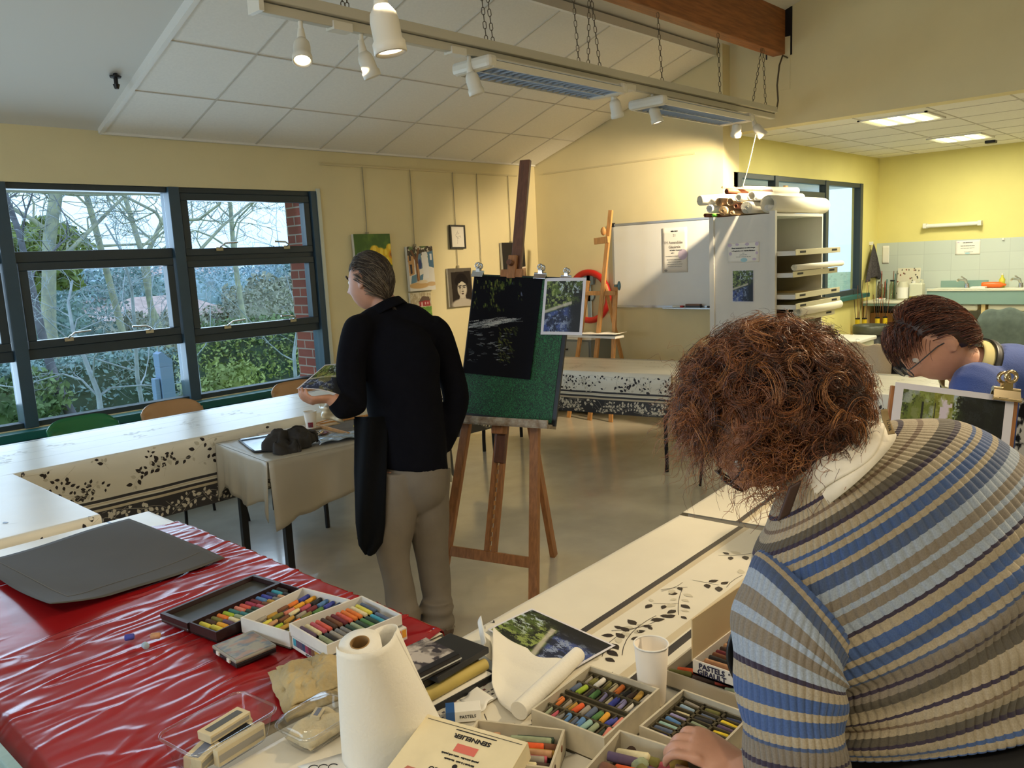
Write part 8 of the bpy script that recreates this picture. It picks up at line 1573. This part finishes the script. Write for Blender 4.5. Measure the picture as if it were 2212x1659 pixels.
def leaves(n, fn, size, seed):
    g = np.random.default_rng(seed); c = fn(g, n); a = g.normal(size=(n, 3)); a /= np.linalg.norm(a, axis=1, keepdims=True); b_ = np.cross(a, g.normal(size=(n, 3))); b_ /= np.linalg.norm(b_, axis=1, keepdims=True); s = size*(.5+g.random(n))[:, None]
    V = np.stack([c-a*s, c-b_*s*.5, c+a*s, c+b_*s*.5], 1).reshape(-1, 3); me = bpy.data.meshes.new('foliage'); me.vertices.add(len(V)); me.vertices.foreach_set('co', V.ravel().astype(np.float32)); me.loops.add(n*4); me.loops.foreach_set('vertex_index', np.arange(n*4, dtype=np.int32)); me.polygons.add(n); me.polygons.foreach_set('loop_start', np.arange(0, n*4, 4, dtype=np.int32)); me.update(calc_edges=True); return me
def shell(rx, ry, rz):
    def f(g, n):
        v = g.normal(size=(n, 3)); v /= np.linalg.norm(v, axis=1, keepdims=True); k = (.55+.45*g.random(n)**.5)*(1+.18*np.sin(v[:, 0]*7+v[:, 2]*5)); return v*k[:, None]*np.array((rx, ry, rz))
    return f
GR = [mat('leaf_green', S(112, 136, 84), .8, col2=S(80, 104, 70), nscale=2), mat('leaf_yellowgreen', S(156, 170, 92), .8, col2=S(118, 136, 80), nscale=2), mat('leaf_bluegreen', S(138, 164, 160), .85, col2=S(112, 142, 142), nscale=1), mat('leaf_brown', S(164, 164, 142), .85, col2=S(140, 146, 132), nscale=1), mat('leaf_mist', S(156, 180, 188), .9, col2=S(138, 166, 178), nscale=.5), mat('leaf_dark', S(70, 88, 70), .85)]  # haze mixed into the leaf colours: lighter and greyer than the foliage
def bush(name, label, loc, rx, ry, rz, n, size, m, seed, cat='shrub', grp='evergreen shrubs outside', core=True):
    r = thing(name, label, cat, loc, 0, grp); obj('foliage', leaves(n, shell(rx, ry, rz), size, seed), m, r)
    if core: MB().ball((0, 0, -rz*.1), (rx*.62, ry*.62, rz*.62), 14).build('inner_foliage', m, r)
    MB().cyl((0, 0, -rz*.6), (0, 0, -rz*1.02-.35), min(.2, rx*.06+.03)).build('trunk', m_bark2, r); return r
bush('pine_tree', 'bright green pine crown at the far left of the left window', (5.1, 17.5, 2.0), 1.1, 1.1, .75, 5200, .085, GR[1], 31, 'tree', None)
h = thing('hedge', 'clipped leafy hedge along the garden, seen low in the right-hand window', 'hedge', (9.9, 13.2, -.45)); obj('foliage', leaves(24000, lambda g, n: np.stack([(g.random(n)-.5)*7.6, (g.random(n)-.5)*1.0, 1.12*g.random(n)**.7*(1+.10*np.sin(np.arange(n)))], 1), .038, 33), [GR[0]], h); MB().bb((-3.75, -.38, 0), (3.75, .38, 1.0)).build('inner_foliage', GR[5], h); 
obj('autumn_leaves', leaves(3600, lambda g, n: np.stack([(g.random(n)-.5)*7.6, -.45-.12*g.random(n), .15+.95*g.random(n)], 1), .036, 34), GR[1], h)
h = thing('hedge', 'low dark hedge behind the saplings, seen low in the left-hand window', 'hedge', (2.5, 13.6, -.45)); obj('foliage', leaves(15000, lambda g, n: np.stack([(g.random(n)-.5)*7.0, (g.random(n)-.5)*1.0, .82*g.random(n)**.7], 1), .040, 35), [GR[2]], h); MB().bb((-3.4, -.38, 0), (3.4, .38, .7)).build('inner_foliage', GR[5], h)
bush('low_shrub', 'small green shrub growing in front of the clipped hedge', (6.0, 11.6, -.2), .5, .4, .4, 1500, .05, GR[1], 36, grp='low shrubs before the hedges'); bush('low_shrub', 'dark shrub by the left end of the low hedge', (3.2, 12.3, -.15), .7, .5, .55, 2400, .05, GR[0], 37, grp='low shrubs before the hedges')
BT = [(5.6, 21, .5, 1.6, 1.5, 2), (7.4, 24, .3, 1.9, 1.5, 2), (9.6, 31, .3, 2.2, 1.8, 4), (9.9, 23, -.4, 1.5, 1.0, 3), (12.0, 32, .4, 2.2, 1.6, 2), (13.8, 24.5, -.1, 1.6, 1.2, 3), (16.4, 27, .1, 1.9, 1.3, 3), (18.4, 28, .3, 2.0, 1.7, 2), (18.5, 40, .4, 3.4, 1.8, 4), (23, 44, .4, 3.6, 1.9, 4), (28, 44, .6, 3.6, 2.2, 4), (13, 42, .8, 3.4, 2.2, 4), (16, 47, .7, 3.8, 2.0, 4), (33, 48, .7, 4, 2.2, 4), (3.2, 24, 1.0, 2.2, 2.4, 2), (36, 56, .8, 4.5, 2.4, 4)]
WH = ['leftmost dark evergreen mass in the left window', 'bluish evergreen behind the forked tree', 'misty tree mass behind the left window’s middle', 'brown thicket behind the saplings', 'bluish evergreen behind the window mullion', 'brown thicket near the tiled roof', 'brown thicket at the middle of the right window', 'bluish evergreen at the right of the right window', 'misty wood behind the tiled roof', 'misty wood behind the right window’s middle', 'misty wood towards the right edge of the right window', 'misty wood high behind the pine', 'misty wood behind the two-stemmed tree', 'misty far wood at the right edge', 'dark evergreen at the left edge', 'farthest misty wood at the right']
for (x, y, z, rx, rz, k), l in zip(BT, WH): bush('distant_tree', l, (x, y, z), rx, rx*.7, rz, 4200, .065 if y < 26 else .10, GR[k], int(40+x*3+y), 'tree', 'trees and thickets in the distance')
m_roof = mat('clay_tiles', S(186, 164, 158), .9, noise=.2, nscale=4); m_hw = mat('render_wall', S(196, 190, 186), .9); m_dark = mat('dark_opening', S(92, 88, 88), .8)
def house(label, x, y, z, w, d, h, rh, op=2):
    r = thing('house', label, 'house', (x, y, z), 0, 'houses seen through the windows'); MB().bb((-w/2, -d/2, 0), (w/2, d/2, h)).build('wall', m_hw, r); o = .3
    MB().add([(-w/2-o, -d/2-o, h-.1), (w/2+o, -d/2-o, h-.1), (w/2+o, d/2+o, h-.1), (-w/2-o, d/2+o, h-.1), (-w/2+d*.3, 0, h+rh), (w/2-d*.3, 0, h+rh)], [(0, 1, 5, 4), (1, 2, 5), (2, 3, 4, 5), (3, 0, 4), (3, 2, 1, 0)]).build('roof', m_roof, r)
    for i in range(op): MB().bb((-w*.3+i*w*.45, -d/2-.02, h*.35), (-w*.3+i*w*.45+.9, -d/2, h*.75)).build('window', m_dark, r)
    return r
hs = house('low house with a tiled roof and a porch post in the right-hand window', 11.5, 26.5, -1.0, 3.2, 2.6, 1.35, .55); MB().bb((1.65, -1.5, 0), (1.8, -1.35, 1.3)).build('porch_post', mat('porch_wood', S(196, 160, 104), .8), hs)
house('house with a pinkish tiled roof behind the trees of the left window', 10.6, 31.0, -1.2, 3, 2.4, 1.5, .6)
for i, (x, y, l) in enumerate(((47, 118, 'distant white house with a red roof, left of the far group'), (55, 120, 'distant house in the middle of the far group'), (63, 122, 'distant house with a red roof at the right of the far group'), (72, 118, 'distant house at the right edge of the far group'), (36, 120, 'distant house far left on the horizon'))): house(l, x, y, -1.2+.4*(i % 2), 7, 6, 2.6, 1.3, 2)
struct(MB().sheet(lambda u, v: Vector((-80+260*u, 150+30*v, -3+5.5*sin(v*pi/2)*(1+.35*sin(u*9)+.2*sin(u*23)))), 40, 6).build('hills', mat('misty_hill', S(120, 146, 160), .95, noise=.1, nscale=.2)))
p_ = thing('grey_post', 'bluish grey metal gate post with an angled cap outside the left window', 'post', (3.72, 8.6, -.36)); mp_ = mat('post_paint', S(120, 146, 176), .5); MB().bb((-.07, -.07, 0), (.07, .07, .98)).build('post_shaft', mp_, p_, bevel=.008); MB().prism([(-.07, .98), (.07, .98), (.07, 1.04), (-.03, 1.14), (-.07, 1.12)], -.07, .07, 0, Matrix(((1, 0, 0, 0), (0, 0, 1, 0), (0, 1, 0, 0), (0, 0, 0, 1)))).build('cap', mp_, p_); MB().bb((-.13, -.05, 0), (-.08, .05, .86)).build('side_plate', mp_, p_, bevel=.006); MB().cyl((-.03, 0, 1.1), (-.03, 0, 1.26), .008).build('pin', m_twig, p_)
p_ = thing('fence_pole', 'thin grey fence pole low in the left window', 'pole', (2.95, 10.6, -.42)); MB().cyl((0, 0, 0), (0, 0, .85), .03).build('pole_shaft', mp_, p_)
